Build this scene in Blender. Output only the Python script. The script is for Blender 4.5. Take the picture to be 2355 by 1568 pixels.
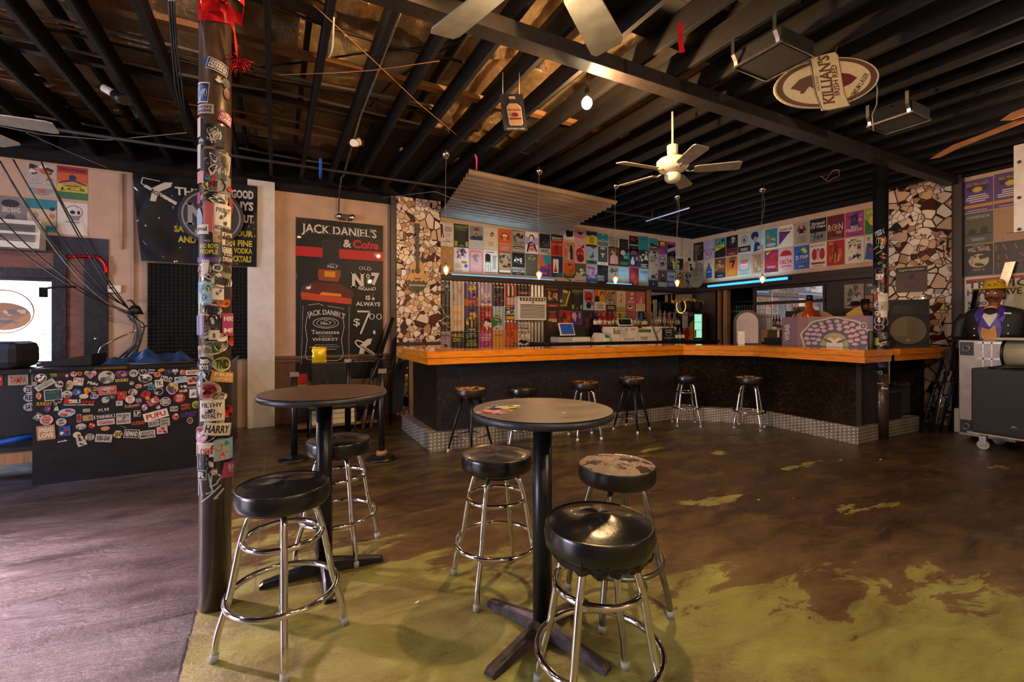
import bpy, bmesh, math, random
from mathutils import Vector, Matrix
from mathutils.geometry import tessellate_polygon
PI=math.pi; sin=math.sin; cos=math.cos; R=math.radians
random.seed(7)
scn=bpy.context.scene
COL=scn.collection
for o in list(bpy.data.objects): bpy.data.objects.remove(o)

# ------------------------------------------------------------ camera
TH=R(27.5)
cd=bpy.data.cameras.new('camera'); cam=bpy.data.objects.new('camera',cd); COL.objects.link(cam)
cam.location=(0,0,1.47); cam.rotation_euler=(PI/2,0,-TH)
cd.sensor_width=36; cd.lens=36*1047/2355; cd.shift_y=-32/2355; cd.clip_start=0.05; cd.clip_end=100
scn.camera=cam
# ------------------------------------------------------------ world, view, lights
w=bpy.data.worlds.new('World'); scn.world=w; w.use_nodes=True
w.node_tree.nodes['Background'].inputs[0].default_value=(.80,.84,1,1)
w.node_tree.nodes['Background'].inputs[1].default_value=1.2
scn.view_settings.view_transform='Standard'; scn.view_settings.look='None'
scn.view_settings.exposure=0.12; scn.view_settings.gamma=1; scn.view_settings.use_curve_mapping=False
def lamp(name,kind,loc,power,col,size=.1,rot=None,sy=None,spot=None):
    l=bpy.data.lights.new(name,kind); l.energy=power; l.color=col
    if kind=='AREA':
        l.size=size
        if sy: l.shape='RECTANGLE'; l.size_y=sy
    else: l.shadow_soft_size=size
    if spot: l.spot_size=spot; l.spot_blend=.6
    o=bpy.data.objects.new(name,l); COL.objects.link(o); o.location=loc
    if rot: o.rotation_euler=rot
    return o
def aim(o,t):
    o.rotation_euler=(Vector(t)-o.location).to_track_quat('-Z','Y').to_euler()
lamp('key_bulb_light','POINT',(2.42,3.20,3.34),230,(1,.60,.27),.035)
lamp('foil_fill_light','POINT',(1.53,2.25,3.76),42,(1,.56,.20),.05)  # these four lamps above the joists are unseen, added to brighten the foil
lamp('foil_fill_light','POINT',(.55,2.55,3.76),70,(1,.55,.20),.05)
lamp('foil_fill_light','POINT',(-.65,3.2,3.76),48,(1,.68,.55),.05)
lamp('foil_fill_light','POINT',(-2.2,3.9,3.76),80,(.75,.66,1),.05)
lamp('near_fill_light','POINT',(.84,1.28,2.62),58,(1,.82,.58),.06)  # unseen lamp under the near fan, added as foreground fill
lamp('rear_fill_light','POINT',(3.0,-1.3,3.1),175,(1,.78,.52),.06)  # both rear lamps stand unseen behind the camera, added as fill
lamp('rear_fill_light','POINT',(.5,-.7,3.1),85,(1,.88,.80),.1)
lamp('bar_fill_light','POINT',(6.0,1.2,3.2),42,(1,.70,.46),.06)  # unseen lamp off to the right, added as fill
lamp('stage_bulb_light','POINT',(-3.2,2.6,3.3),24,(.78,.62,1),.08)
wl=lamp('door_daylight','AREA',(-6.7,3.0,1.5),330,(.86,.82,1),2.6,None,2.2); aim(wl,(-2.2,2.9,0))
wl=lamp('window_daylight','AREA',(-3.3,7.70,1.56),30,(.86,.90,1),1.4,None,.9); aim(wl,(-2.6,5,0.6))
ol=lamp('outdoor_daylight','AREA',(-5.0,8.3,4.4),1200,(1,.98,.96),4,None,1.0); aim(ol,(-5.0,10.4,1.2))
sl=lamp('stage_light_purple','SPOT',(-3.9,6.3,3.2),2600,(1,.66,.78),.08,None,None,R(36)); aim(sl,(-1.15,3.25,0)); sl.data.spot_blend=1
sb=lamp('stage_light_blue','SPOT',(-3.6,5.2,3.1),260,(.25,.40,1),.06,None,None,R(50)); aim(sb,(-2.6,6.4,0))

# ------------------------------------------------------------ materials
def lin(h):
    r=[int(h[i:i+2],16)/255 for i in (0,2,4)]
    return tuple(((x/12.92) if x<=.04045 else ((x+.055)/1.055)**2.4) for x in r)+(1,)
MATS={}
class N:
    def __init__(s,name):
        s.m=bpy.data.materials.new(name); s.m.use_nodes=True; s.t=s.m.node_tree; s.b=s.t.nodes['Principled BSDF']
    def n(s,typ,**kw):
        x=s.t.nodes.new(typ)
        for k,v in kw.items():
            if k.startswith('i_'):
                kk=k[2:]; x.inputs[int(kk) if kk.isdigit() else kk].default_value=v
            else: setattr(x,k,v)
        return x
    def l(s,a,b): s.t.links.new(a,b)
    def pos(s,scale=(1,1,1),rot=(0,0,0),obj=False):
        g=s.n('ShaderNodeTexCoord').outputs['Object'] if obj else s.n('ShaderNodeNewGeometry').outputs['Position']
        mp=s.n('ShaderNodeMapping'); mp.inputs['Scale'].default_value=scale; mp.inputs['Rotation'].default_value=rot
        s.l(g,mp.inputs[0]); return mp.outputs[0]
    def noise(s,vec,scale,detail=4,rough=.55,dist=0):
        x=s.n('ShaderNodeTexNoise'); x.inputs['Scale'].default_value=scale; x.inputs['Detail'].default_value=detail
        x.inputs['Roughness'].default_value=rough; x.inputs['Distortion'].default_value=dist
        s.l(vec,x.inputs['Vector']); return x.outputs[0]
    def ramp(s,fac,*st):
        x=s.n('ShaderNodeValToRGB'); s.l(fac,x.inputs[0]); e=x.color_ramp.elements
        while len(e)<len(st): e.new(.5)
        for i,(p,c) in enumerate(st): e[i].position=p; e[i].color=c if len(c)==4 else tuple(c)+(1,)
        return x.outputs[0]
    def mix(s,f,a,b):
        x=s.n('ShaderNodeMix',data_type='RGBA')
        for v,i in ((f,0),(a,6),(b,7)):
            if hasattr(v,'links'): s.l(v,x.inputs[i])
            else: x.inputs[i].default_value=v
        return x.outputs[2]
    def math(s,op,a,b=0,c=0,clamp=False):
        x=s.n('ShaderNodeMath',operation=op,use_clamp=clamp)
        for i,v in enumerate((a,b,c)):
            if hasattr(v,'links'): s.l(v,x.inputs[i])
            else: x.inputs[i].default_value=v
        return x.outputs[0]
    def bump(s,h,st,dist=.01):
        x=s.n('ShaderNodeBump'); x.inputs['Strength'].default_value=st; x.inputs['Distance'].default_value=dist
        s.l(h,x.inputs['Height']); s.l(x.outputs[0],s.b.inputs['Normal'])
    def set(s,col=None,rough=None,metal=None,coat=None):
        for k,v in (('Base Color',col),('Roughness',rough),('Metallic',metal),('Coat Weight',coat)):
            if v is None: continue
            if hasattr(v,'links'): s.l(v,s.b.inputs[k])
            else: s.b.inputs[k].default_value=v
        return s.m
def mat(name,hexc,rough=.5,metal=0,var=.25,vs=9,bump=0,bs=60,coat=0,em=None,es=0,obj=False,stretch=(1,1,1),spec=None):
    if name in MATS: return MATS[name]
    s=N(name); c=lin(hexc); p=s.pos(stretch,obj=obj)
    nz=s.noise(p,vs,5)
    a=tuple(x*(1-var) for x in c[:3])+(1,); b=tuple(min(1,x*(1+var)) for x in c[:3])+(1,)
    s.set(s.ramp(nz,(.3,a),(.7,b)),rough,metal,coat)
    if spec is not None: s.b.inputs['Specular IOR Level'].default_value=spec
    if bump: s.bump(s.noise(p,bs,4),bump)
    if em: s.b.inputs['Emission Color'].default_value=lin(em); s.b.inputs['Emission Strength'].default_value=es
    MATS[name]=s.m; return s.m
def M(n): return MATS[n]
mat('joist_paint','120e0d',.7,spec=.25,bump=.3,bs=30,stretch=(4,.6,4),var=.5)
mat('dark_beam','1d1411',.55,bump=.3,bs=20,var=.5)
mat('deck_boards','0d0b0b',.8,var=.4)
mat('rafter_wood','1c1613',.7,var=.5)
mat('black_metal','16171a',.32,.3,bump=.05)
mat('black_satin','131416',.4)
mat('pole_paint','3b2e26',.33,.0,var=.4,vs=14,bump=.15,bs=25,coat=.4)
mat('dark_pole_paint','15171a',.3,.0,var=.4,vs=10,bump=.15,bs=25,coat=.4)
mat('chrome','d8d8d4',.09,1,var=.06,bump=.02,bs=8)
mat('dull_steel','8d8f88',.33,1,var=.35,vs=20)
mat('steel','b5b2ac',.28,1,var=.2,vs=30)
mat('rubber_grey','9a9c98',.7)
mat('rubber_cream','cfc3a6',.7)
mat('black_vinyl','0d0f12',.27,0,var=.2,bump=.07,bs=60,coat=.25)
mat('tape_black','0c0d0f',.35,bump=.6,bs=70)
mat('table_edge','24272a',.42,var=.4,vs=18,bump=.15)
mat('cast_iron_worn','3b3230',.5,.2,var=.5,vs=16,bump=.2,bs=30)
mat('white_plastic','d8d2c4',.4,var=.06)
mat('fan_white','cdc3ae',.45,var=.08)
mat('fan_blade','8f816b',.55,var=.2,vs=14,stretch=(1,1,1))
mat('wall_cream','b5957a',.75,var=.1,vs=5,bump=.15,bs=18)
mat('wall_white','cdc8c0',.7,var=.08,bump=.15,bs=18)
mat('wainscot','5d3f2b',.6,var=.2,bump=.1)
mat('dark_wood','2a1a12',.45,var=.4,vs=8,stretch=(2,2,8))
mat('brown_ply','6d4230',.6,var=.4,vs=4,stretch=(1,1,6))
mat('raw_wood','8a6038',.6,var=.3,vs=8,stretch=(8,8,.8))
mat('black_paint','121114',.35,var=.3,bump=.3,bs=14)
mat('stage_black','101012',.4,var=.4,vs=6,bump=.12,bs=14)
mat('paper_white','ded6c6',.6,var=.04)
mat('cardboard','8a6237',.75,var=.15)
mat('cable_black','0f0f10',.45)
mat('cable_grey','77746c',.5)
mat('cable_orange','8e5f35',.5)
mat('red_ribbon','b5151c',.22,var=.2,coat=.5)
mat('tinsel_red','c81a28',.15,.8)
mat('blue_fabric','1a3768',.5,var=.6,vs=10,bump=.4,bs=18)
mat('black_fabric','0e0e13',.7,var=.4,bump=.4,bs=40)
mat('foam_charcoal','1b1c1f',.95,var=.2)
mat('grille_tan','6e6152',.7,var=.2,vs=200)
mat('grille_dark','3c3731',.7,var=.2,vs=200)
mat('speaker_black','151417',.55,var=.2,bump=.25,bs=180)
mat('brass','a2803a',.25,1)
mat('gold_fruit','c99a2a',.4)
mat('mirror','e8eaea',.02,1,var=.02)
mat('alu_case','9d9284',.35,.35,var=.15)
mat('barrel_cream','a8a48c',.35,var=.08,coat=.4)
mat('jacket_black','141316',.6,bump=.3)
mat('skin_painted','7a4630',.4,var=.15)
mat('hair_brown','2a1810',.5)
mat('hat_yellow','c49a1e',.4,var=.15)
mat('purple_satin','3f2a8c',.4,var=.2)
mat('vest_orange','b87a22',.45,var=.2)
mat('shirt_white','d4cfc4',.5,var=.05)
mat('guitar_tan','c08a48',.3,coat=.5,var=.15)
mat('guitar_dark','1b2a1e',.25,coat=.6,var=.3)
mat('fret_dark','2c150f',.4)
mat('glass_clear','cfd8d6',.08,var=.03)
mat('bottle_label','c9bfa6',.5)
mat('red_plastic','a01a18',.35)
mat('green_plastic','13803a',.3)
mat('plastic_grey','a9a7a2',.4,var=.05)
mat('orange_plastic','c86a22',.4)
mat('board_tan','8a5834',.6,var=.2)
mat('amber_glass','a8430f',.08,var=.3,coat=.6)
mat('magenta_wire','c02a80',.4)
mat('blue_tape','1d5fb8',.4)
mat('dust_white','b9b3a8',.8)
mat('bulb_core','fff0d0',.3,em='ffcf90',es=30)
mat('big_bulb','fff0d0',.3,em='ffe0b0',es=60)
mat('neon_blue','58b8ff',.3,em='2f8fe8',es=2.2)
mat('fridge_glow','c8ffe8',.3,em='8fe0c0',es=.9)
mat('screen_blue','1c3a78',.3,em='17336e',es=.6)
mat('fairy_bulb','ffd080',.3,em='ffb050',es=5)
mat('white_led','ffffff',.3,em='ffffff',es=6)
mat('red_led','ff4040',.3,em='ff2020',es=3)
mat('tube_light','a8b0c0',.3,em='a8c8ff',es=.35)
for k,h in dict(clear='b7bdb8',amber='7a3208',green='1f3b1c',red='7e1416',gold='9a7022',blue='1d4f86',dark='151010').items():
    mat('liquor_'+k,h,.06,0,var=.1,coat=.6)
def em_glass(name,col):
    s=N(name); s.set(lin(col),.12); s.b.inputs['Transmission Weight'].default_value=.9; s.b.inputs['IOR'].default_value=1.35; MATS[name]=s.m
em_glass('cup_glass','ffd9a0'); em_glass('clear_bottle','dfe8e6')
# print: reads the face colours of the artwork
s=N('print'); a=s.n('ShaderNodeVertexColor',layer_name='Col'); nz=s.noise(s.pos(),30,3)
mm=s.n('ShaderNodeMix',data_type='RGBA',blend_type='MULTIPLY'); mm.inputs[0].default_value=1
s.l(a.outputs[0],mm.inputs[6]); s.l(s.ramp(nz,(.2,(.68,.66,.63)),(.8,(.86,.84,.80))),mm.inputs[7]); s.set(mm.outputs[2],.42); MATS['print']=s.m
s=N('print_glossy'); a=s.n('ShaderNodeVertexColor',layer_name='Col'); nz=s.noise(s.pos(),6,3)
mm=s.n('ShaderNodeMix',data_type='RGBA',blend_type='MULTIPLY'); mm.inputs[0].default_value=1
s.l(a.outputs[0],mm.inputs[6]); s.l(s.ramp(nz,(.2,(.9,.9,.9)),(.8,(1,1,1))),mm.inputs[7]); s.set(mm.outputs[2],.42,None,.05); s.bump(nz,.12,.03); s.b.inputs['Specular IOR Level'].default_value=.2; MATS['print_glossy']=s.m
# foil insulation
s=N('foil'); p=s.pos()
h1=s.noise(p,2.2,2,.5,.6); h2=s.noise(s.pos((1,.35,1)),26,6,.65,1.5); h3=s.noise(p,75,3)
v=s.n('ShaderNodeTexVoronoi',i_Scale=34.0); s.l(p,v.inputs['Vector'])
rg=s.math('ABSOLUTE',s.math('SUBTRACT',s.noise(s.pos((1,.45,1),(0,0,.3)),15,7,.72,1.2),.5))
h=s.math('ADD',s.math('MULTIPLY',rg,-2.2),s.math('ADD',s.math('MULTIPLY',h3,.25),s.math('MULTIPLY',v.outputs[0],.35)))
s.bump(h,1,.16); s.set(s.ramp(h1,(.35,(.62,.40,.20)),(.65,(.95,.68,.40))),.26,.75); MATS['foil']=s.m
# mosaic of broken tile
s=N('tile_mosaic'); p=s.pos((1,1,1))
wob=s.noise(s.pos((1,1,1)),2.2,2)
def vor(sc,feat):
    v=s.n('ShaderNodeTexVoronoi'); v.feature=feat; v.inputs['Scale'].default_value=sc; s.l(p,v.inputs['Vector']); return v
e1=vor(6.0,'DISTANCE_TO_EDGE'); c1=vor(6.0,'F1'); e2=vor(12,'DISTANCE_TO_EDGE'); c2=vor(12,'F1')
sel=s.ramp(wob,(.50,(0,0,0)),(.505,(1,1,1)))
cc=s.mix(sel,c1.outputs['Color'],c2.outputs['Color'])
ee=s.mix(sel,s.ramp(e1.outputs[0],(.042,(0,0,0)),(.05,(1,1,1))),s.ramp(e2.outputs[0],(.035,(0,0,0)),(.045,(1,1,1))))
sp=s.n('ShaderNodeSeparateColor'); s.l(cc,sp.inputs[0])
tile=s.ramp(sp.outputs[0],(0,lin('d9c2a8')),(.3,lin('c7a583')),(.55,lin('e2d3c2')),(.74,lin('a87f5c')),(.83,lin('4a1a16')),(.92,lin('20201f')),(.97,lin('8f9088')))
tile.node.color_ramp.interpolation='CONSTANT'
s.set(s.mix(ee,lin('32160e'),tile),s.ramp(ee,(0,(.8,.8,.8)),(1,(.25,.25,.25)))); s.bump(ee,.5,.01); MATS['tile_mosaic']=s.m
# diamond plate
s=N('diamond_plate')
g=s.n('ShaderNodeNewGeometry'); q=s.n('ShaderNodeSeparateXYZ'); s.l(g.outputs['Position'],q.inputs[0])
su=s.math('MULTIPLY',s.math('SUBTRACT',q.outputs[0],q.outputs[1]),62); sz=s.math('MULTIPLY',q.outputs[2],75)
zz=s.math('ADD',sz,s.math('MULTIPLY',q.outputs[1],20))
hh=s.math('GREATER_THAN',s.math('MULTIPLY',s.math('SINE',s.math('ADD',su,zz)),s.math('SINE',s.math('SUBTRACT',su,zz))),.38)
nz=s.noise(s.pos(),5,4); s.bump(hh,1,.02); s.set(s.mix(hh,s.ramp(nz,(.35,lin('77716a')),(.7,lin('a59d92'))),lin('d6cfc2')),.4,.5); MATS['diamond_plate']=s.m
# bar front: black crinkled plaster, glints on the ridges painted as paler streaks
s=N('crinkled_black'); p=s.pos(); h=s.noise(p,9,8,.72,1.4)
hr=s.noise(s.pos((1,1,1.6),(0,.4,.3)),11,10,.8,2.5); s.bump(hr,1,.2); s.set(s.mix(s.ramp(hr,(.52,(0,0,0)),(.66,(1,1,1))),s.ramp(s.noise(p,2.5,4),(.35,lin('221b17')),(.7,lin('3a2d24'))),lin('80694f')),.3); MATS['crinkled_black']=s.m
# varnished bar wood
s=N('bar_wood'); p=s.pos((1.2,1.2,14)); h=s.noise(p,3.2,6,.6,1.2)
s.set(s.ramp(h,(.3,lin('b8620f')),(.55,lin('d98316')),(.75,lin('e69a2e'))),.22,None,.7); MATS['bar_wood']=s.m
# table top laminate, worn
s=N('worn_laminate'); h=s.noise(s.pos((1,3,1)),4,6,.6,.8)
s.set(s.ramp(h,(.3,lin('443932')),(.6,lin('5b4c42')),(.8,lin('6c5d52'))),s.ramp(h,(.3,(.35,.35,.35)),(.8,(.6,.6,.6)))); MATS['worn_laminate']=s.m
s=N('dark_laminate'); h=s.noise(s.pos((1,4,1),(0,0,.5)),4,6,.6,.8)
s.set(s.ramp(h,(.3,lin('33271f')),(.6,lin('4a382d')),(.8,lin('5c493c'))),.36); MATS['dark_laminate']=s.m
# worn seat vinyl
def worn(name,a,b,th):
    s=N(name); p=s.pos(); n0=s.noise(p,13,10,.78,.4); gn=s.n('ShaderNodeNewGeometry'); qn=s.n('ShaderNodeSeparateXYZ'); s.l(gn.outputs['Normal'],qn.inputs[0]); n1=s.math('SUBTRACT',n0,s.math('MULTIPLY',s.math('LESS_THAN',qn.outputs[2],.8),.5)); s.set(s.ramp(n1,(th,lin(a)),(th+.015,lin(b)),(1,lin(b))),s.ramp(n1,(th,(.25,.25,.25)),(th+.02,(.75,.75,.75)))); s.bump(n1,.3,.01); MATS[name]=s.m
worn('worn_seat_grey','181312','857468',.47); worn('worn_seat_tan','2a1a10','b07a35',.50); worn('worn_seat_pink','201818','9a7f72',.5)
# corrugated metal
mat('corrugated','a5a29c',.3,.9,var=.15,vs=4)
mat('corrugated_blue','8a7d6e',.4,.35,var=.2,vs=3)
# outdoor mural brick
s=N('mural_brick'); g=s.n('ShaderNodeNewGeometry'); q=s.n('ShaderNodeSeparateXYZ'); s.l(g.outputs['Position'],q.inputs[0]); cb=s.n('ShaderNodeCombineXYZ'); s.l(q.outputs[0],cb.inputs[0]); s.l(q.outputs[2],cb.inputs[1])
br=s.n('ShaderNodeTexBrick',i_Scale=4.0); s.l(cb.outputs[0],br.inputs[0])
nz=s.noise(s.pos(),1.7,4,.6,.8); pc=s.ramp(nz,(.0,lin('e8e4e0')),(.46,lin('e8e4e0')),(.48,lin('7fb4d0')),(.58,lin('9fc8dc')),(.6,lin('b0486a')),(.66,lin('e0d8d8')))
s.set(s.mix(br.outputs['Fac'],pc,lin('b8b0b0')),.8); MATS['mural_brick']=s.m
# window glass
s=N('window_glass'); s.set((.9,.95,1,1),.02); s.b.inputs['Transmission Weight'].default_value=1; s.b.inputs['IOR'].default_value=1.1; MATS['window_glass']=s.m
# floor
s=N('painted_concrete'); g=s.n('ShaderNodeNewGeometry'); q=s.n('ShaderNodeSeparateXYZ'); s.l(g.outputs['Position'],q.inputs[0]); U,V=q.outputs[0],q.outputs[1]
rp=s.pos((.6,1.5,1),(0,0,.45))
n1=s.noise(rp,3.0,12,.70,.6); n2=s.noise(rp,2.6,10,.66,.5); n3=s.noise(s.pos(),1.1,3); n4=s.noise(s.pos(),14,6,.7)
d=s.math('SUBTRACT',s.math('SUBTRACT',3.45,s.math('MULTIPLY',U,.70)),V)
mk=s.math('ADD',s.math('MULTIPLY',d,.55),s.math('MULTIPLY',s.math('SUBTRACT',n1,.5),2.0))
mask=s.ramp(mk,(.02,(0,0,0)),(.05,(1,1,1)))
mask2=s.ramp(s.math('ADD',n1,s.math('MULTIPLY',s.math('SUBTRACT',V,2.6),.02)),(.55,(0,0,0)),(.62,(1,1,1)))
green=s.ramp(n2,(.26,lin('54492a')),(.42,lin('746d3c')),(.56,lin('868546')),(.72,lin('969a58')))
brown=s.ramp(n1,(.3,lin('1d140e')),(.45,lin('35271a')),(.6,lin('4a3625')),(.75,lin('5f4a32')))
olive=s.ramp(n4,(.3,lin('3c3312')),(.7,lin('5c511e')))
c=s.mix(s.math('MULTIPLY',mask2,.8),brown,olive)
tz=s.ramp(s.math('ADD',s.math('MULTIPLY',d,.45),s.math('MULTIPLY',n1,1.1)),(.0,(0,0,0)),(.55,(1,1,1)))
c=s.mix(s.math('MULTIPLY',tz,.75),c,s.ramp(n2,(.3,lin('4d3a24')),(.5,lin('6b5535')),(.72,lin('7d6c40'))))
mk2=s.math('ADD',mk,s.math('MULTIPLY',s.math('GREATER_THAN',s.math('ADD',s.noise(s.pos((.5,1.6,1),(0,0,.45)),1.5,9,.6),s.math('MULTIPLY',s.math('GREATER_THAN',U,2.5),.03)),.655),2.0))
mask=s.ramp(mk2,(.02,(0,0,0)),(.05,(1,1,1)))
c=s.mix(mask,c,green)
grey=s.ramp(n1,(.3,lin('261f1f')),(.45,lin('433a39')),(.6,lin('544a48')),(.75,lin('6b605c')))
plate=s.ramp(n4,(.3,lin('45403f')),(.7,lin('5c5653')))
pv=s.math('LESS_THAN',V,2.84); grey=s.mix(pv,grey,plate)
wob=s.math('MULTIPLY',s.math('SUBTRACT',s.noise(s.pos(),5,5),.5),.06)
ul=s.math('LESS_THAN',s.math('ADD',U,wob),-.36)
c=s.mix(ul,c,grey)
def line(x,c0,wd): return s.math('LESS_THAN',s.math('ABSOLUTE',s.math('SUBTRACT',x,c0)),wd)
seam=s.math('MAXIMUM',s.math('MULTIPLY',line(s.math('ADD',U,wob),-.36,.006),s.math('LESS_THAN',V,2.84)),s.math('MULTIPLY',ul,line(V,2.84,.006)))
seam2=s.math('MAXIMUM',line(V,5.0,.006),s.math('MULTIPLY',line(U,-.1,.005),s.math('GREATER_THAN',V,2.9)))
c=s.mix(seam,c,lin('0c0908')); c=s.mix(s.math('MULTIPLY',seam2,.6),c,lin('6a5a3a'))
s.set(c,s.ramp(n2,(.3,(.22,.22,.22)),(.7,(.36,.36,.36))),None,s.math('MULTIPLY',ul,.35)); s.b.inputs['Coat Roughness'].default_value=.28; s.bump(s.math('ADD',s.math('MULTIPLY',n1,.9),s.math('MULTIPLY',n4,.3)),.5,.04)
MATS['painted_concrete']=s.m

# ------------------------------------------------------------ mesh builder
class G:
    def __init__(s): s.v=[]; s.f=[]; s.m=[]; s.c=[]; s.s=[]
    def face(s,pts,m=0,col=(1,1,1,1),sm=False):
        b=len(s.v); s.v+= [tuple(p) for p in pts]; s.f.append(tuple(range(b,b+len(pts)))); s.m.append(m); s.c.append(col); s.s.append(sm)
    def raw(s,vs,fs,m=0,col=(1,1,1,1),sm=False):
        b=len(s.v); s.v+=[tuple(p) for p in vs]
        for f in fs: s.f.append(tuple(b+i for i in f)); s.m.append(m); s.c.append(col); s.s.append(sm)
        return s
    def box(s,c,d,m=0,rz=0,rx=0,ry=0,bev=0,col=(1,1,1,1)):
        c=Vector(c); hx,hy,hz=d[0]/2,d[1]/2,d[2]/2
        rot=Matrix.Rotation(rz,3,'Z')@Matrix.Rotation(ry,3,'Y')@Matrix.Rotation(rx,3,'X')
        if bev<=0:
            vs=[rot@Vector((x*hx,y*hy,z*hz))+c for x in(-1,1) for y in(-1,1) for z in(-1,1)]
            return s.raw(vs,[(0,1,3,2),(4,6,7,5),(0,4,5,1),(2,3,7,6),(0,2,6,4),(1,5,7,3)],m,col)
        bm=bmesh.new(); bmesh.ops.create_cube(bm,size=1)
        for v in bm.verts: v.co=Vector((v.co.x*d[0],v.co.y*d[1],v.co.z*d[2]))
        bmesh.ops.bevel(bm,geom=bm.edges[:]+bm.verts[:],offset=bev,segments=2,affect='EDGES',profile=.5)
        bm.verts.index_update(); vs=[rot@v.co+c for v in bm.verts]; fs=[[v.index for v in f.verts] for f in bm.faces]; bm.free()
        return s.raw(vs,fs,m,col)
    def bb(s,x0,x1,y0,y1,z0,z1,m=0,bev=0,col=(1,1,1,1)): return s.box(((x0+x1)/2,(y0+y1)/2,(z0+z1)/2),(abs(x1-x0),abs(y1-y0),abs(z1-z0)),m,bev=bev,col=col)
    def tube(s,path,r,seg=10,m=0,closed=False,caps=True,col=(1,1,1,1)):
        P=[Vector(p) for p in path]; n=len(P); rr=r if isinstance(r,(list,tuple)) else [r]*n
        T=[]
        for i in range(n):
            a=P[(i-1)%n] if (closed or i>0) else P[i]; b=P[(i+1)%n] if (closed or i<n-1) else P[i]
            t=(b-a); T.append(t.normalized() if t.length>1e-9 else Vector((0,0,1)))
        up=Vector((0,0,1)) if abs(T[0].z)<.9 else Vector((1,0,0))
        nrm=T[0].cross(up).normalized(); vs=[]
        for i in range(n):
            nrm=(nrm-T[i]*nrm.dot(T[i])).normalized(); bn=T[i].cross(nrm)
            for k in range(seg):
                a=2*PI*k/seg; vs.append(P[i]+(nrm*cos(a)+bn*sin(a))*rr[i])
        fs=[]; L=n if closed else n-1
        for i in range(L):
            j=(i+1)%n
            for k in range(seg): fs.append((i*seg+k,i*seg+(k+1)%seg,j*seg+(k+1)%seg,j*seg+k))
        s.raw(vs,fs,m,col,True)
        if caps and not closed:
            s.face(vs[:seg][::-1],m,col); s.face(vs[-seg:],m,col)
        return s
    def ring(s,c,R0,r,seg=40,m=0,axis='Z',seg2=10):
        c=Vector(c); pts=[]
        for k in range(seg):
            a=2*PI*k/seg
            q=(cos(a)*R0,sin(a)*R0,0) if axis=='Z' else ((cos(a)*R0,0,sin(a)*R0) if axis=='Y' else (0,cos(a)*R0,sin(a)*R0))
            pts.append(c+Vector(q))
        return s.tube(pts,r,seg2,m,True)
    def lathe(s,prof,c=(0,0,0),seg=32,m=0,sm=True,mt=None,col=(1,1,1,1)):
        c=Vector(c) ; mt=mt or Matrix.Identity(3); vs=[]; n=len(prof)
        for r,z in prof:
            for k in range(seg): a=2*PI*k/seg; vs.append(mt@Vector((r*cos(a),r*sin(a),z))+c)
        fs=[]
        for i in range(n-1):
            for k in range(seg): fs.append((i*seg+k,i*seg+(k+1)%seg,(i+1)*seg+(k+1)%seg,(i+1)*seg+k))
        s.raw(vs,fs,m,col,sm)
        if prof[0][0]>1e-6: s.face(vs[:seg][::-1],m,col)
        if prof[-1][0]>1e-6: s.face(vs[-seg:],m,col)
        return s
    def cyl(s,p0,p1,r,seg=16,m=0,r2=None,col=(1,1,1,1)): return s.tube([p0,p1],[r,r if r2 is None else r2],seg,m,col=col)
    def sph(s,c,r,m=0,seg=20,sc=(1,1,1),col=(1,1,1,1)):
        pr=[(max(1e-5,cos(a)),sin(a)) for a in [(-PI/2+PI*i/(seg//2)) for i in range(seg//2+1)]]
        return s.lathe([(x,z) for x,z in pr],c,seg,m,True,Matrix.Diagonal((r*sc[0],r*sc[1],r*sc[2])),col)
    def prism(s,pts,off,m=0,col=(1,1,1,1)):   # polygon (3D points) swept by vector
        off=Vector(off); A=[Vector(p) for p in pts]; B=[p+off for p in A]; n=len(A)
        for t in tessellate_polygon([A]):
            s.face([A[i] for i in t],m,col); s.face([B[i] for i in reversed(t)],m,col)
        for i in range(n): s.face([A[i],A[(i+1)%n],B[(i+1)%n],B[i]],m,col)
        return s
    def build(s,name,mats,parent=None,origin=None,cols=False,weld=False):
        if isinstance(mats,str): mats=[mats]
        if parent is not None:
            o0=Vector(parent['_o']) if '_o' in parent else Vector((0,0,0))
        else:
            if origin is None:
                xs=[v[0] for v in s.v]; ys=[v[1] for v in s.v]; zs=[v[2] for v in s.v]
                origin=((min(xs)+max(xs))/2,(min(ys)+max(ys))/2,min(zs))
            o0=Vector(origin)
        me=bpy.data.meshes.new(name); me.from_pydata([tuple(Vector(v)-o0) for v in s.v],[],s.f)
        for m in mats: me.materials.append(MATS[m])
        me.polygons.foreach_set('material_index',s.m); me.polygons.foreach_set('use_smooth',s.s)
        if cols or any(m.startswith('print') for m in mats):
            ca=me.color_attributes.new('Col','FLOAT_COLOR','CORNER'); buf=[]
            for p,c in zip(me.polygons,s.c):
                for _ in range(p.loop_total): buf+=list(c)
            ca.data.foreach_set('color',buf)
        me.update()
        if weld or True:
            bm=bmesh.new(); bm.from_mesh(me)
            if not (cols or any(m.startswith('print') for m in mats)): bmesh.ops.remove_doubles(bm,verts=bm.verts,dist=1e-5)
            if weld: bmesh.ops.recalc_face_normals(bm,faces=bm.faces)
            bm.to_mesh(me); bm.free()
        o=bpy.data.objects.new(name,me); COL.objects.link(o)
        if parent is not None:
            o.parent=parent
            if '_o' in parent: o['_o']=parent['_o']
        else: o.location=o0; o['_o']=tuple(o0)
        return o
def tag(o,label=None,cat=None,group=None,kind=None):
    if label: o['label']=label
    if cat: o['category']=cat
    if group: o['group']=group
    if kind: o['kind']=kind
    return o
def thing(name,label,cat,loc=(0,0,0),group=None):
    o=bpy.data.objects.new(name,None); COL.objects.link(o); o.location=loc; o.empty_display_size=.1
    o['_o']=tuple(loc); tag(o,label,cat,group); return o
def struct(name,g,m): return tag(g.build(name,m,origin=(0,0,0)),kind='structure')
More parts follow.
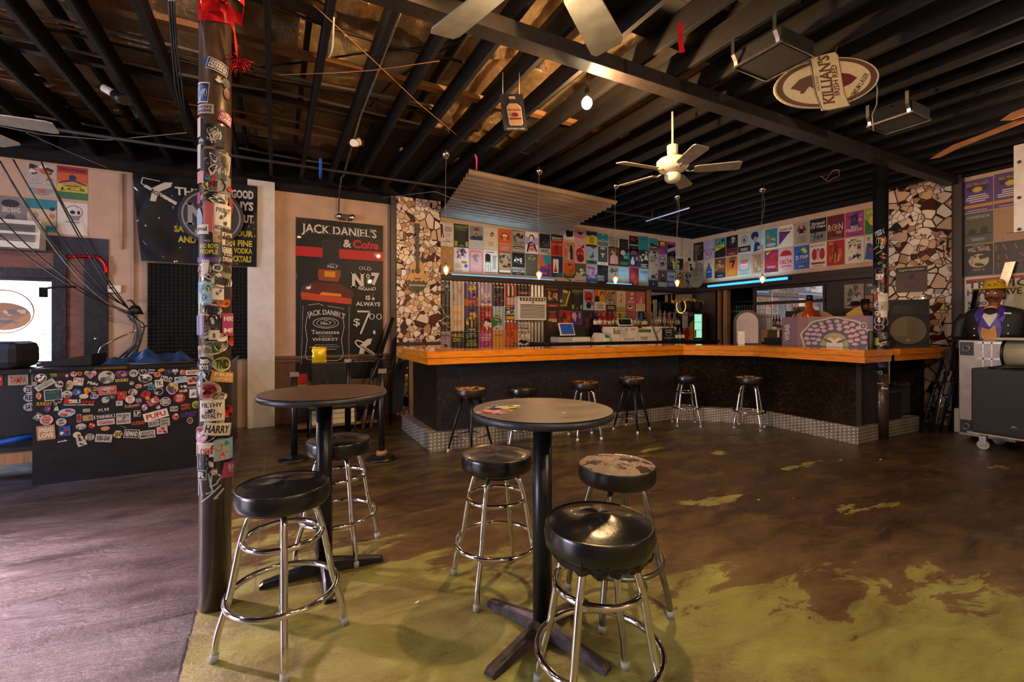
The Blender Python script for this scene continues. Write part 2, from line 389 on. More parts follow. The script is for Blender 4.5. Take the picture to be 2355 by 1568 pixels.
def dup(root,loc,rz=0,label=None,group=None):
    r=root.copy(); COL.objects.link(r); r.location=loc; r.rotation_euler=(0,0,rz)
    if label: r['label']=label
    if group: r['group']=group
    for ch in list(root.children):
        c=ch.copy(); COL.objects.link(c); c.parent=r
        for gch in list(ch.children):
            d=gch.copy(); COL.objects.link(d); d.parent=c
    return r
# ------------------------------------------------------------ lettering and flat artwork
_tc={}
def textmesh(txt,serif=False,bold=0.0):
    k=(txt,serif,bold)
    if k in _tc: return _tc[k]
    cu=bpy.data.curves.new('t','FONT'); cu.body=txt; cu.resolution_u=2; cu.offset=bold
    ob=bpy.data.objects.new('t',cu); COL.objects.link(ob); dg=bpy.context.evaluated_depsgraph_get(); dg.update()
    me=bpy.data.meshes.new_from_object(ob.evaluated_get(dg))
    vs=[(v.co.x,v.co.y) for v in me.vertices]; fs=[tuple(p.vertices) for p in me.polygons]
    if serif:
        ys=[y for x,y in vs]; top=max(ys); ed=[tuple(e.vertices) for e in me.edges]
        for a,b in ed:
            for lv,sg in ((0,1),(None,-1)):
                ya,yb=vs[a][1],vs[b][1]
                if abs(ya-yb)>.004: continue
                if lv==0:
                    if abs(ya+bold)>.012 and abs(ya)>.012: continue
                else:
                    if not (top-.06<ya<=top+.001) : continue
                x0,x1=sorted((vs[a][0],vs[b][0]))
                if x1-x0<.04 or x1-x0>.45: continue
                n=len(vs); t=.06*sg; vs+=[(x0-.055,ya),(x1+.055,ya),(x1+.055,ya+t),(x0-.055,ya+t)]; fs.append((n,n+1,n+2,n+3))
    bpy.data.objects.remove(ob); bpy.data.curves.remove(cu); bpy.data.meshes.remove(me)
    if not vs: r=([],[],1,1)
    else:
        x0=min(v[0] for v in vs); x1=max(v[0] for v in vs); y0=min(v[1] for v in vs); y1=max(v[1] for v in vs)
        r=([((x-x0)/(x1-x0+1e-9),(y-y0)/(y1-y0+1e-9)) for x,y in vs],fs,x1-x0,y1-y0)
    _tc[k]=r; return r
C={k:lin(v) for k,v in dict(wh='e4dac8',cr='d5bd94',bk='131113',gy='87817b',lg='bcb2a6',rd='ad241e',or_='cf5d1c',am='d2902a',ye='d6c034',lm='96a42c',gn='3a7236',tl='2c8890',bl='2c5ea6',nv='1e2850',pu='5b377e',mg='aa3676',pk='dca29e',ro='c2625e',br='62402c',tn='b18658',ol='575133',sk='98bcd0',li='ae9bbb',mr='6a1c26',dk='2a2321',sn='c08a66',bg='a89880',gg='4c4a48').items()}
C['or']=C['or_']
class Cv:
    """flat artwork on a surface: fn(x,y,d) maps artwork metres to 3D, d = layer height"""
    def __init__(s,g,fn,sub=0,m=0,d0=0,step=.0007): s.g=g; s.fn=fn; s.d=d0; s.sub=sub; s.m=m; s.step=step
    def up(s): s.d+=s.step
    def tris(s,vs,fs,col):
        s.g.raw([s.fn(x,y,s.d) for x,y in vs],fs,s.m,col); s.up()
    def rect(s,x,y,w,h,col):
        n=max(1,int(math.ceil(w/s.sub))) if s.sub else 1
        vs=[]; 
        for i in range(n+1): vs+=[(x+w*i/n,y),(x+w*i/n,y+h)]
        s.tris(vs,[(2*i,2*i+2,2*i+3,2*i+1) for i in range(n)],col)
    def ell(s,x,y,rx,ry,col,n=20):
        s.poly([(x+rx*cos(2*PI*i/n),y+ry*sin(2*PI*i/n)) for i in range(n)],col)
    def poly(s,pts,col):
        if s.sub and len(pts)<=6:
            q=[]
            for i in range(len(pts)):
                a,b=pts[i],pts[(i+1)%len(pts)]; k=max(1,int(math.hypot(a[0]-b[0],a[1]-b[1])/s.sub))
                q+=[(a[0]+(b[0]-a[0])*j/k,a[1]+(b[1]-a[1])*j/k) for j in range(k)]
            pts=q
        t=tessellate_polygon([[Vector((a,b,0)) for a,b in pts]])
        s.tris(pts,[tuple(i) for i in t],col)
    def line(s,x0,y0,x1,y1,w,col):
        dx,dy=x1-x0,y1-y0; L=math.hypot(dx,dy) or 1; nx,ny=-dy/L*w/2,dx/L*w/2
        s.poly([(x0+nx,y0+ny),(x0-nx,y0-ny),(x1-nx,y1-ny),(x1+nx,y1+ny)],col)
    def path(s,pts,w,col):
        for a,b in zip(pts,pts[1:]): s.line(a[0],a[1],b[0],b[1],w,col); s.d-=s.step
        s.up()
    def text(s,txt,x,y,w,h,col,serif=False,bold=.02,rot=0,arc=0):
        vs,fs,_,_=textmesh(txt,serif,bold)
        if not vs: return
        cr,sr=cos(rot),sin(rot); cx,cy=x+w/2,y+h/2; out=[]
        for a,b in vs:
            px,py=(a-.5)*w,(b-.5)*h
            if arc:
                q=abs(arc); rad=w/q; th=(a-.5)*q
                if arc>0: px,py=(rad+py)*sin(th),(rad+py)*cos(th)-rad
                else: px,py=(rad-py)*sin(th),rad-(rad-py)*cos(th)
            out.append((cx+px*cr-py*sr,cy+px*sr+py*cr))
        s.tris(out,fs,col)
    def run(s,ops,X,Y,W,H,seed=0):
        rnd=random.Random(seed)
        for op in ops.split(';'):
            a=op.split()
            if not a: continue
            k=a[0]
            if k=='r': x,y,w,h=map(float,a[1:5]); s.rect(X+x*W,Y+y*H,w*W,h*H,C[a[5]])
            elif k=='e': x,y,w,h=map(float,a[1:5]); s.ell(X+x*W,Y+y*H,w*W,h*H,C[a[5]])
            elif k in 'tTuU' :
                x,y,w,h=map(float,a[1:5]); s.text(' '.join(a[6:]).replace('_',' '),X+x*W,Y+y*H,w*W,h*H,C[a[5]],serif=k in 'TU',bold=.02 if k in 'tT' else .0)
            elif k=='l':
                x,y,w,h=map(float,a[1:5]); n=int(a[5])
                for i in range(n):
                    ww=w*(.6+.4*rnd.random()); s.rect(X+(x+(w-ww)/2)*W,Y+(y+h*i/n)*H,ww*W,h/n*.5*H,C[a[6]]); s.d-=s.step
                s.up()
            elif k=='p': q=list(map(float,a[2:])); s.poly([(X+q[i]*W,Y+q[i+1]*H) for i in range(0,len(q),2)],C[a[1]])
            elif k=='w': q=list(map(float,a[3:])); s.path([(X+q[i]*W,Y+q[i+1]*H) for i in range(0,len(q),2)],float(a[2])*W,C[a[1]])
            elif k=='g':
                x,y,w,h=map(float,a[1:5]); n=int(a[5])
                for i in range(n):
                    px,py=x+w*rnd.random(),y+h*rnd.random(); q=[]
                    for j in range(5):
                        t=2*PI*j/5+rnd.random(); rr=(.1+.16*rnd.random()); q.append((X+W*min(x+w,max(x,px+w*rr*cos(t))),Y+H*min(y+h,max(y,py+h*rr*sin(t)))))
                    s.poly(q,C[a[6+i%(len(a)-6)]]); s.d-=s.step*.5
# pixel of the photograph -> point on a real plane (used to read positions off the photo)
_S,_K=sin(TH),cos(TH)
def ray(px,py):
    x=(px-1177.5)/1047; z=(752-py)/1047
    return (x*_K+_S,-x*_S+_K,z)
def pz(px,py,z=0): r=ray(px,py); t=(z-1.47)/r[2]; return (r[0]*t,r[1]*t,z)
def pv(px,py,v): r=ray(px,py); t=v/r[1]; return (r[0]*t,v,1.47+r[2]*t)
def pu(px,py,u): r=ray(px,py); t=u/r[0]; return (u,r[1]*t,1.47+r[2]*t)
VB=7.755; UR=8.98
# ------------------------------------------------------------ room shell
g=G(); g.bb(-7,9.3,-3,8.2,-.1,0); struct('floor',g,'painted_concrete')
g=G()   # 0 cream 1 brown dado 2 ply 3 black
g.bb(-.35,9.2,VB,VB+.2,1.0,4.8,0); g.bb(-.35,9.2,VB,VB+.2,0,1.0,1)
g.bb(-1.94,-.35,VB,VB+.2,0,4.8,0)
g.bb(-5.5,-1.94,VB,VB+.2,2.62,4.8,0)
g.bb(-5.5,-1.94,VB-.02,VB+.2,2.40,2.62,3)
g.bb(-5.5,-2.44,VB,VB+.2,2.20,2.40,2)
g.bb(-5.5,-2.44,VB-.01,VB+.2,2.084,2.20,3); g.bb(-5.5,-2.467,VB,VB+.2,0,1.0,3); g.bb(-5.5,-4.1,VB,VB+.2,1.0,2.084,3)
g.bb(-2.467,-2.346,VB-.03,VB+.2,0,2.40,3); g.bb(-2.346,-2.17,VB,VB+.2,0,2.40,2); g.bb(-2.17,-1.94,VB-.05,VB+.2,0,2.40,3)
struct('wall_back',g,['wall_cream','wainscot','brown_ply','black_paint'])
g=G(); g.bb(-.355,-.003,7.63,VB,0,3.62); struct('trim_1',g,'wall_white')
g=G(); g.bb(-.003,1.78,7.72,VB,.98,1.03,bev=.008); g.bb(-.003,1.78,7.735,VB,.93,.98); struct('trim_2',g,'wainscot')
g=G(); g.bb(1.70,1.79,7.6,7.68,0,3.66); struct('trim_3',g,'dark_wood')
g=G(); g.bb(UR,UR+.2,-3,2.96,0,4.8,0); g.bb(UR,UR+.2,2.96,7.95,2.50,4.8,0)
g.bb(UR,UR+.2,2.96,6.2,0,2.5,1); g.bb(UR,UR+.2,7.12,7.95,0,2.5,1); g.bb(UR,UR+.2,6.2,7.12,0,.3,1)
struct('wall_right',g,['wall_cream','dark_wood'])
g=G(); g.bb(UR+.2,UR+1.5,6.0,6.04,0,2.6); g.bb(UR+.2,UR+1.5,7.3,7.34,0,2.6); g.bb(UR+1.5,UR+1.55,6.0,7.34,0,2.6); g.bb(UR+.2,UR+1.5,6.0,7.34,2.5,2.55); struct('wall_storeroom',g,'black_paint')
g=G(); g.bb(-7.2,9.3,-3.2,-3.0,0,4.8); struct('wall_front',g,'wall_cream')
g=G(); g.bb(-7.2,-7.0,-3,1.2,0,4.8); g.bb(-7.2,-7.0,4.8,7.95,0,4.8); g.bb(-7.2,-7.0,1.2,4.8,2.7,4.8); struct('wall_left',g,'wall_cream')
# window
g=G(); g.bb(-4.1,-2.467,VB+.05,VB+.1,1.0,1.04); g.bb(-4.1,-2.467,VB+.05,VB+.1,2.045,2.084); g.bb(-2.51,-2.467,VB+.05,VB+.1,1.04,2.045); g.bb(-4.1,-4.06,VB+.05,VB+.1,1.04,2.045)
wn=struct('window_1',g,'black_paint')
g=G(); g.bb(-4.06,-2.51,VB+.07,VB+.076,1.04,2.045); g.build('pane','window_glass',wn)
g=G(); cv=Cv(g,lambda x,y,d:(-2.95+x,VB+.066-d,1.66+y)); 
for k in range(40):
    a,b=2*PI*k/40,2*PI*(k+1)/40; q=[(r_*cos(t)*.93,r_*sin(t)*.9) for r_,t in ((.285,a),(.30,a),(.30,b),(.285,b))]; cv.d=0; cv.poly(q,C['tn'])
cv.ell(0,-.06,.25,.17,C['sn']); cv.run('g .1 .25 .8 .5 12 wh lg gy',-.25,-.23,.5,.34,5)
o=g.build('window_sign','print',wn); o['label']='tan round logo lettered on the glass'
g=G(); g.bb(-8.5,1.5,10.4,10.6,-.2,5.2); struct('wall_outdoor',g,'mural_brick')
g=G(); g.bb(-8.5,1.5,8.2,10.4,-.12,-.02); g.bb(-14,-7,-6,10.6,-.12,-.02); struct('floor_outdoor',g,'wainscot')
# ------------------------------------------------------------ ceiling: foil insulation, boards, joists
def foil_z(u,v):
    f=((u+.35)/.6)%1; sag=sin(PI*f)**.7*.07
    return 4.17-.012*u-sag-.03*sin(v*2.1+u*.7)-.035*abs(sin(v*1.25+.6))**8*0-.02*sin(u*3.1+v*4)
g=G(); nu,nv=150,96; u0,u1,v0,v1=-7,6.6,-1.2,7.75; vs=[]
for i in range(nu+1):
    for j in range(nv+1):
        u=u0+(u1-u0)*i/nu; v=v0+(v1-v0)*j/nv
        z=foil_z(u,v)+.022*sin(37*u+11*v)*sin(9*v-13*u)
        if abs(((v-.2)%1.5)-.75)<.06: z-=.06
        vs.append((u,v,z))
g.raw(vs,[(i*(nv+1)+j,i*(nv+1)+j+1,(i+1)*(nv+1)+j+1,(i+1)*(nv+1)+j) for i in range(nu) for j in range(nv)],sm=True)
struct('ceiling',g,'foil')
g=G(); g.bb(-7.2,9.3,-3.2,8.3,4.72,4.8)
struct('ceiling_roof',g,'deck_boards')
def boards(name,x0,x1,y0,y1,z,holes=()):
    g=G(); k=0; w_=.19; v=y0
    while v<y1:
        vv=min(v+w_-.004,y1); segs=[(x0,x1)]
        for (ha,hb,hc,hd) in holes:
            if vv>hc and v<hd:
                ns=[]
                for a,b in segs:
                    if hb<=a or ha>=b: ns.append((a,b)); continue
                    if ha>a: ns.append((a,ha))
                    if hb<b: ns.append((hb,b))
                segs=ns
        for a,b in segs: g.bb(a,b,v,vv,z,z+.02)
        v+=w_
    return struct(name,g,'deck_boards')
boards('ceiling_boards',2.05,9.2,-1.2,2.86,3.885,[(2.2,2.55,2.0,2.45),(2.75,3.3,2.3,2.7),(3.2,3.5,1.6,2.0),(3.7,4.3,1.0,1.5),(4.6,5.2,1.2,1.6),(2.4,2.9,1.2,1.5),(4.3,4.7,2.5,2.75)])
boards('ceiling_boards',4.15,9.2,3.08,7.8,3.885,[(4.35,4.75,3.3,3.9),(5.0,5.3,3.6,4.2)])
boards('ceiling_boards',1.05,4.15,5.55,7.8,3.885,[(1.5,1.7,5.7,6.3),(2.3,2.5,6.0,6.6)])
def jlab(o,root): return tag(o,'dark painted wooden joist running towards the back wall under the roof','joist','parallel ceiling joists')
us=[-.05+.4*i for i in range(-15,23)]; first=None
for u in us:
    y0=-1.2 if u<4.4 else max(-1.2,.0)
    if first is None:
        g=G(); g.bb(-.022,.022,-1.2,7.75,0,.19,bev=.003); first=g.build('ceiling_joist','joist_paint',origin=(0,0,0)); first.location=(u,0,3.685); jlab(first,0); o=first
    else: o=first.copy(); COL.objects.link(o); o.location=(u,0,3.685)
g=G(); g.bb(-6,9.0,2.90,3.04,3.565,3.684,bev=.004); tag(g.build('support_beam','dark_beam'),'long dark main beam crossing under the joists over both pillars','beam')
g=G(); g.bb(-6,1.95,5.45,5.53,3.878,3.948,bev=.003); 
tag(g.build('support_beam','dark_beam'),'thinner dark crossbeam resting on the joists left of the whiskey banner','beam')
proto=None
for i in range(-10,7):
    u=-.35+.6*i
    if proto is None:
        g=G(); g.bb(-.02,.02,-1.2,7.75,0,.11); proto=g.build('roof_rafter','rafter_wood',origin=(0,0,0)); o=proto; tag(o,'thin black rafter against the foil insulation above the joists','rafter','rafters under the foil')
    else: o=proto.copy(); COL.objects.link(o)
    o.location=(u,0,3.95)
proto=None
for v,z in ((.4,3.89),(2.1,3.89),(4.5,3.89),(6.3,3.89)):
    if proto is None:
        g=G(); g.bb(-6.5,4.0,-.045,.045,0,.05); proto=g.build('roof_batten','raw_wood',origin=(0,0,0)); o=proto; tag(o,'brown timber batten crossing below the rafters','batten','battens across the rafters')
    else: o=proto.copy(); COL.objects.link(o)
    o.location=(0,v,z)
g=G(); g.box((-.3,3.6,3.905),(1.5,.14,.05),rz=.35); tag(g.build('loose_plank','dark_wood'),'short brown plank laid slantwise on top of the joists','plank')
g=G(); g.bb(-5.5,1.70,VB-.05,VB,3.535,3.684); g.bb(2.56,UR,VB-.03,VB,3.60,3.684); g.bb(-5.5,UR,VB-.012,VB,3.684,4.8); struct('trim_9',g,'joist_paint')
g=G(); g.bb(UR-.03,UR,3.85,VB-.03,3.60,3.684); g.bb(UR-.012,UR,3.85,VB-.03,3.684,4.2); g.bb(UR-.012,UR,-1,2.86,3.66,4.2); struct('trim_10',g,'joist_paint')
# ------------------------------------------------------------ poles
def pole(name,u,v,r,z1,mt,label,zs=0):
    t=thing(name,label,'pillar',(u,v,0)); g=G(); g.cyl((u,v,zs),(u,v,z1),r,40); g.build('post',mt,t); return t
poleL=pole('steel_pillar',-.28,2.86,.073,3.565,'pole_paint','brown round steel pillar in front, sticker covered, red bow on top')
poleR=pole('steel_pillar',7.13,3.10,.083,3.565,'dark_pole_paint','black and brown round steel pillar standing at the end of the bar')
g=G(); g.cyl((7.13,3.10,0),(7.13,3.10,.86),.0838,40); o=g.build('painted_base','pole_paint',poleR); o['label']='brown painted lower part of the pillar'
g=G()
def ribbon(g,pts,w,m=0):
    P=[Vector(p) for p in pts]
    for i in range(len(P)-1):
        g.face([P[i]-Vector((0,0,w/2)),P[i+1]-Vector((0,0,w/2)),P[i+1]+Vector((0,0,w/2)),P[i]+Vector((0,0,w/2))],m,sm=True)
g=G()
for k in range(3):
    zc=3.17-.03*k
    ribbon(g,[(-.28+.078*cos(a),2.86+.078*sin(a),zc-.035*cos(a*1.0+k)) for a in [2*PI*i/24 for i in range(25)]],.07)
for (dx,dz,sx) in ((-.05,.0,-1),(.06,-.02,1)):
    ribbon(g,[(-.25+dx*.2+.0,2.78,3.16),(-.25+dx,2.75,3.21),(-.25+dx*1.8,2.76,3.2+dz),(-.25+dx*1.6,2.78,3.1+dz),(-.25,2.775,3.13)],.06)
ribbon(g,[(-.22,2.775,3.12),(-.19,2.77,3.05),(-.185,2.775,2.97),(-.175,2.79,2.9)],.09)
o=tag(g.build('ribbon_bow','red_ribbon'),'shiny red ribbon tied round the top of the front pillar','ribbon')
g=G(); rnd=random.Random(3)
for i in range(26):
    a=rnd.random()*2*PI; b=rnd.uniform(-1,1); L=.05+.03*rnd.random(); c=Vector((-.17,2.80,2.86))
    g.tube([c,c+Vector((cos(a),sin(a)*.5,b)).normalized()*L*.6,c+Vector((cos(a)*1.2,sin(a)*.5,b-.5)).normalized()*L],[.003,.003,.001],5)
tag(g.build('tinsel_bow','tinsel_red'),'small red tinsel bow hanging beside the front pillar','bow')
# thin white edge tube on the right pillar
g=G(); g.tube([(7.19,3.03,.72),(7.19,3.03,1.06)],.006,6); tag(g.build('white_rod','dust_white'),'thin white rod standing against the far pillar below the counter','rod')
# ------------------------------------------------------------ mosaic columns
g=G(); g.bb(1.785,2.54,7.55,VB,1.22,3.64); g.bb(1.785,2.54,7.55,VB,0,1.16)
mc=struct('trim_4',g,'tile_mosaic')
g=G(); g.bb(1.785,2.54,7.54,VB,1.16,1.22); struct('trim_5',g,'dark_wood')
g=G(); g.bb(UR-.08,UR,2.97,3.83,1.17,3.72); g.bb(UR-.08,UR,2.97,3.30,0,1.17); struct('trim_6',g,'tile_mosaic')
g=G(); g.bb(UR-.10,UR,2.86,2.97,0,3.72); struct('trim_7',g,'dark_wood')
g=G(); g.bb(2.54,5.2,VB-.05,VB,3.44,3.52); struct('trim_8',g,'wall_cream')
# ------------------------------------------------------------ corrugated metal
def corr(x0,x1,y0f,zb0,zb1,amp,per,axis='u',n=None):
    pass
g=G(); n=220; vs=[]
for i in range(n+1):
    u=2.555+(7.35-2.555)*i/n; v=7.70-.012*sin(2*PI*(u-2.555)/.076)
    vs+=[(u,v,.3),(u,v,2.31)]
g.raw(vs,[(2*i,2*i+2,2*i+3,2*i+1) for i in range(n)],sm=True)
tag(g.build('corrugated_sheet','corrugated'),'upright corrugated metal sheeting behind the bar posters','metal sheet')
# canopy under joists: ribs run along u, slopes down to the wall
g=G(); n=480; vs=[]
for j in range(n+1):
    t=j/n; v=5.45+(7.68-5.45)*t; z=3.49-.05*t+.022*sin(2*PI*(v)/.155)
    vs+=[(2.22+.33*t,v,z),(4.68+.4*t,v,z-.10)]
g.raw(vs,[(2*i,2*i+1,2*i+3,2*i+2) for i in range(n)],sm=True)
tag(g.build('corrugated_canopy','corrugated_blue'),'sheet of corrugated roofing hung flat over the left of the bar','canopy')
# ------------------------------------------------------------ bar
BT=1.185
def rib(pts,w):   # inner offset polyline to the inside (behind) of the counter
    out=[]
    P=[Vector((a,b)) for a,b in pts]
    for i,p in enumerate(P):
        d1=(P[i]-P[i-1]).normalized() if i>0 else (P[1]-P[0]).normalized()
        d2=(P[i+1]-P[i]).normalized() if i<len(P)-1 else d1
        n1=Vector((-d1.y,d1.x)); n2=Vector((-d2.y,d2.x)); m=(n1+n2).normalized(); k=w/max(.3,m.dot(n1)); out.append(p+m*k)
    return out
front=[(1.56,6.62),(1.56,5.12),(5.72,5.12),(6.42,4.42),(6.35,2.93),(8.93,2.90)]
def slab(g,front,w,z0,z1,m=0,off=0):
    F=[Vector((a,b)) for a,b in front]
    if off: F=rib(front,off)
    I=rib([tuple(x) for x in F],w)
    for i in range(len(F)-1):
        a,b,c,d=F[i],F[i+1],I[i+1],I[i]
        lo=[(p.x,p.y,z0) for p in (a,b,c,d)]; hi=[(p.x,p.y,z1) for p in (a,b,c,d)]
        g.face(hi,m); g.face(lo[::-1],m); g.face([lo[0],lo[1],hi[1],hi[0]],m); g.face([lo[2],lo[3],hi[3],hi[2]],m)
        if i==0: g.face([lo[3],lo[0],hi[0],hi[3]],m)
        if i==len(F)-2: g.face([lo[1],lo[2],hi[2],hi[1]],m)
bar=thing('bar_counter','long black U shaped bar counter with orange varnished wooden top','bar counter',(1.56,5.12,0))
def tail(g,v0,v1,z0,z1):
    g.bb(6.97,7.035,v0,v1,z0,z1); g.bb(7.225,8.90,v0,v1,z0,z1); g.bb(7.035,7.225,max(v0,3.19),v1,z0,z1) if v1>3.2 else None
g=G(); slab(g,front[:4]+[(6.35,2.93)],.62,BT-.075,BT); tail(g,2.925,3.55,BT-.075,BT); g.build('counter_top','bar_wood',bar)
g=G(); slab(g,front[:4]+[(6.35,2.93)],.05,BT-.155,BT-.078,off=.012); g.bb(6.362,7.035,2.942,2.99,BT-.155,BT-.078); g.bb(7.225,8.90,2.942,2.99,BT-.155,BT-.078); o=g.build('edge_trim','bar_wood',bar)
body=rib(front,.17); body=[(p.x,p.y) for p in body]
g=G(); slab(g,body[:4]+[(6.52,3.1)],.12,.02,BT-.075); g.bb(6.52,7.03,3.10,3.2,.02,BT-.075); g.build('front_panel','crinkled_black',bar)
g=G(); g.bb(body[1][0]-.004,body[1][0]+.15,6.35,6.55,0,BT-.155); o=g.build('end_board','raw_wood',bar); o['label']='bare plywood end board'
kf=[(1.62,6.55),(1.62,5.20),(5.66,5.24),(6.54,4.36),(6.47,3.05),(6.98,3.06)]
g=G(); slab(g,kf,.20,0,.21); kf2=[(7.25,3.07),(8.1,3.06)]; slab(g,kf2,.2,0,.21)
o=g.build('kick_step','diamond_plate',bar); o['label']='diamond plate kick step along the floor'
g=G(); ff=rib(kf,.004); 
g=G(); g.bb(6.55,7.0,3.17,3.21,.21,1.03); g.bb(7.0,8.8,3.6,3.64,.0,1.05); g.build('side_panel','black_paint',bar)
# back counter behind the bar
g=G(); g.bb(4.35,8.9,6.95,7.66,1.13,1.185,bev=.006); g.bb(4.4,8.85,7.05,7.6,0,1.13)
g.bb(8.35,8.93,3.6,6.9,1.0,1.06); 
tag(g.build('back_counter','black_paint'),'black back counter carrying bottles and boxes behind the bar','counter')
# black ledge with neon below the upper posters
g=G(); g.bb(2.55,UR,7.58,7.755,2.30,2.385,bev=.004); tag(g.build('picture_ledge','dark_wood'),'dark ledge running along the back wall between poster rows','ledge')
g=G(); g.bb(UR-.16,UR,3.85,7.58,2.30,2.385,bev=.004); g.bb(UR-.05,UR,3.85,7.58,2.385,2.5); tag(g.build('picture_ledge','dark_wood'),'dark ledge running along the right wall under the posters','ledge')
def neon(label,p0,p1,r=.016,m='neon_blue'):
    t=thing('neon_tube',label,'neon light',p0,'blue tubes on the ledges'); g=G(); g.cyl(p0,p1,r,10); g.build('tube',m,t)
    a=(Vector(p1)-Vector(p0)).normalized(); g=G(); g.cyl(Vector(p0)-a*.05,p0,r*1.25,10); g.build('end_cap','black_metal',t); g=G(); g.cyl(p1,Vector(p1)+a*.05,r*1.25,10); g.build('end_cap','black_metal',t)
neon('blue glowing tube on the back wall ledge at the left',(2.75,7.60,2.400),(4.9,7.60,2.400),.007)
neon('blue glowing tube on the back wall ledge, middle',(6.2,7.60,2.40),(6.9,7.60,2.40),.008)
neon('long blue glowing tube on the right wall ledge',(8.83,7.2,2.405),(8.83,5.35,2.42),.026)
for k,(a,e) in enumerate((((3.8,7.5,2.46),8),((6.7,7.5,2.46),5),((8.75,6.3,2.48),10))):
    l=lamp('neon_tube_light','AREA',a,e,(.35,.7,1),1.6 if k!=2 else .1,(PI/2*0,0,0),.1 if k!=2 else 1.6); l.rotation_euler=(PI,0,0)
# ------------------------------------------------------------ sound booth on the left
t=booth=thing('sound_booth','black wooden sound booth covered in colourful stickers','booth',(-1.99,5.78,0))
g=G(); g.bb(-1.99,-.46,5.78,5.80,0,1.05); g.bb(-.48,-.46,5.8,7.3,0,1.05); g.bb(-1.99,-1.97,5.8,7.3,0,1.05)
g.build('panel','stage_black',t)
g=G(); g.bb(-2.0,-.44,5.76,7.3,1.05,1.085,bev=.006); g.build('lid','black_paint',t)
g=G(); g.bb(-1.55,-1.3,5.755,5.765,1.06,1.08); g.build('hinge','brass',t)
# ------------------------------------------------------------ stools
def seat_geo(g,r,th,top,dome,m=0,pleat=0,squash=0):
    pr=[(.001,top+dome)]
    for i in range(1,9): a=i/8; pr.append((r*.93*a,top+dome*(1-a*a)-squash*max(0,.5-abs(a-.45))*.05))
    pr+=[(r*.965,top-.002),(r*.975,top+.003),(r*.99,top-.001),(r*1.0,top-.012),(r*1.02,top-th*.5),(r*1.0,top-th*.85),(r*.95,top-th),(.001,top-th)]
    pr=pr[::-1]; seg=48; vs=[]
    for rr,z in pr:
        for k in range(seg):
            a=2*PI*k/seg; q=rr
            if pleat and rr>r*.97: q=rr*(1+pleat*(abs(sin(a*9))**.3-.8))
            vs.append((q*cos(a),q*sin(a),z+(.0035*sin(3*a+1+dome*90)*sin(rr*22)+.002*sin(5*a)*sin(rr*40) if rr<r*.93 else 0)))
    n=len(pr); fs=[]
    for i in range(n-1):
        for k in range(seg): fs.append((i*seg+k,i*seg+(k+1)%seg,(i+1)*seg+(k+1)%seg,(i+1)*seg+k))
    g.raw(vs,fs,m,sm=True)
def rot2(p,a): return (p[0]*cos(a)-p[1]*sin(a),p[0]*sin(a)+p[1]*cos(a),p[2])
def bez(pts,n=6):
    P=[Vector(p) for p in pts]; out=[P[0]]
    for i in range(1,len(P)-1):
        a=P[i]+(P[i-1]-P[i]).normalized()*min(.045,(P[i-1]-P[i]).length*.45); b=P[i]+(P[i+1]-P[i]).normalized()*min(.045,(P[i+1]-P[i]).length*.45)
        for k in range(n+1): t=k/n; out.append(a*(1-t)**2+P[i]*2*t*(1-t)+b*t*t)
    out.append(P[-1]); return out
def chrome_stool(label,loc,rz,group,metal='chrome',seat='black_vinyl',upper=True,pleat=0,skirt=False,top=.75,rs=.2,dome=.022,cap='rubber_grey',foot=.275,rings=((.165,.50,.0135),(.233,.25,.0145)),sr=1.0):
    t=thing('bar_stool',label,'stool',(0,0,0),group)
    g=G(); seat_geo(g,rs,.085,top-dome*.6,dome,0,pleat); g.build('seat',seat,t)
    g=G(); g.cyl((0,0,top-.12),(0,0,top-.09),.13*sr,28); g.build('swivel_plate','black_metal',t)
    for k in range(4):
        a=rz+PI/2*k
        p=[(.05,0,top-.115),(.135*sr,0,top-.125),(.172*sr,0,.50),(.215*sr,0,.262),(.262*sr,0,.11),(foot,0,.0)]
        P=[rot2(q,a) for q in bez(p)]
        g=G(); g.tube(P,.0152,14); lg=g.build('leg',metal,t)
        g=G(); d=(Vector(P[-2])-Vector(P[-1])).normalized(); g.cyl(P[-1],Vector(P[-1])+d*.035,.0185,12); g.build('foot_cap',cap,lg)
    for (rr,z,tr) in (rings if upper else rings[1:]):
        g=G(); g.ring((0,0,z),rr*sr,tr,56); g.build('ring',metal,t)
    if skirt:
        g=G(); vs=[]; seg=72
        for i,(rr,z) in enumerate(((.198,top-.085),(.192,top-.115),(.165,top-.15),(.13,top-.14))):
            for k in range(seg): a=2*PI*k/seg; q=rr+.008*sin(a*17+i)+.004*sin(a*29); vs.append((q*cos(a),q*sin(a),z+.006*sin(a*13+i)))
        g.raw(vs,[(i*seg+k,i*seg+(k+1)%seg,(i+1)*seg+(k+1)%seg,(i+1)*seg+k) for i in range(3) for k in range(seg)],sm=True)
        g.build('tape_skirt','tape_black',t)
    t.location=(loc[0],loc[1],0); return t
ga='tall stools at the two pub tables'
chrome_stool('chrome bar stool with smooth black seat, right beside the front pillar',(.035,2.38),0,ga,dome=.02)
chrome_stool('chrome bar stool with black seat, partly hidden behind the left pub table post',(.37,3.18),R(15),ga)
chrome_stool('chrome bar stool with dished black seat, left of the right pub table post',(1.13,2.36),R(42),ga,dome=.008)
chrome_stool('dull metal bar stool with worn grey peeling seat',(1.62,1.90),R(35),ga,metal='dull_steel',seat='worn_seat_grey',upper=False,pleat=.02,cap='rubber_grey')
chrome_stool('nearest chrome bar stool with puffy black seat and taped skirt',(1.095,1.385),R(28),ga,dome=.035,skirt=True,rs=.205)
gb='stools lined up along the bar'
chrome_stool('low chrome bar stool with lopsided glossy black seat, second along the bar',(2.68,4.86),R(20),gb,upper=True,sr=.9,rs=.19,foot=.24)
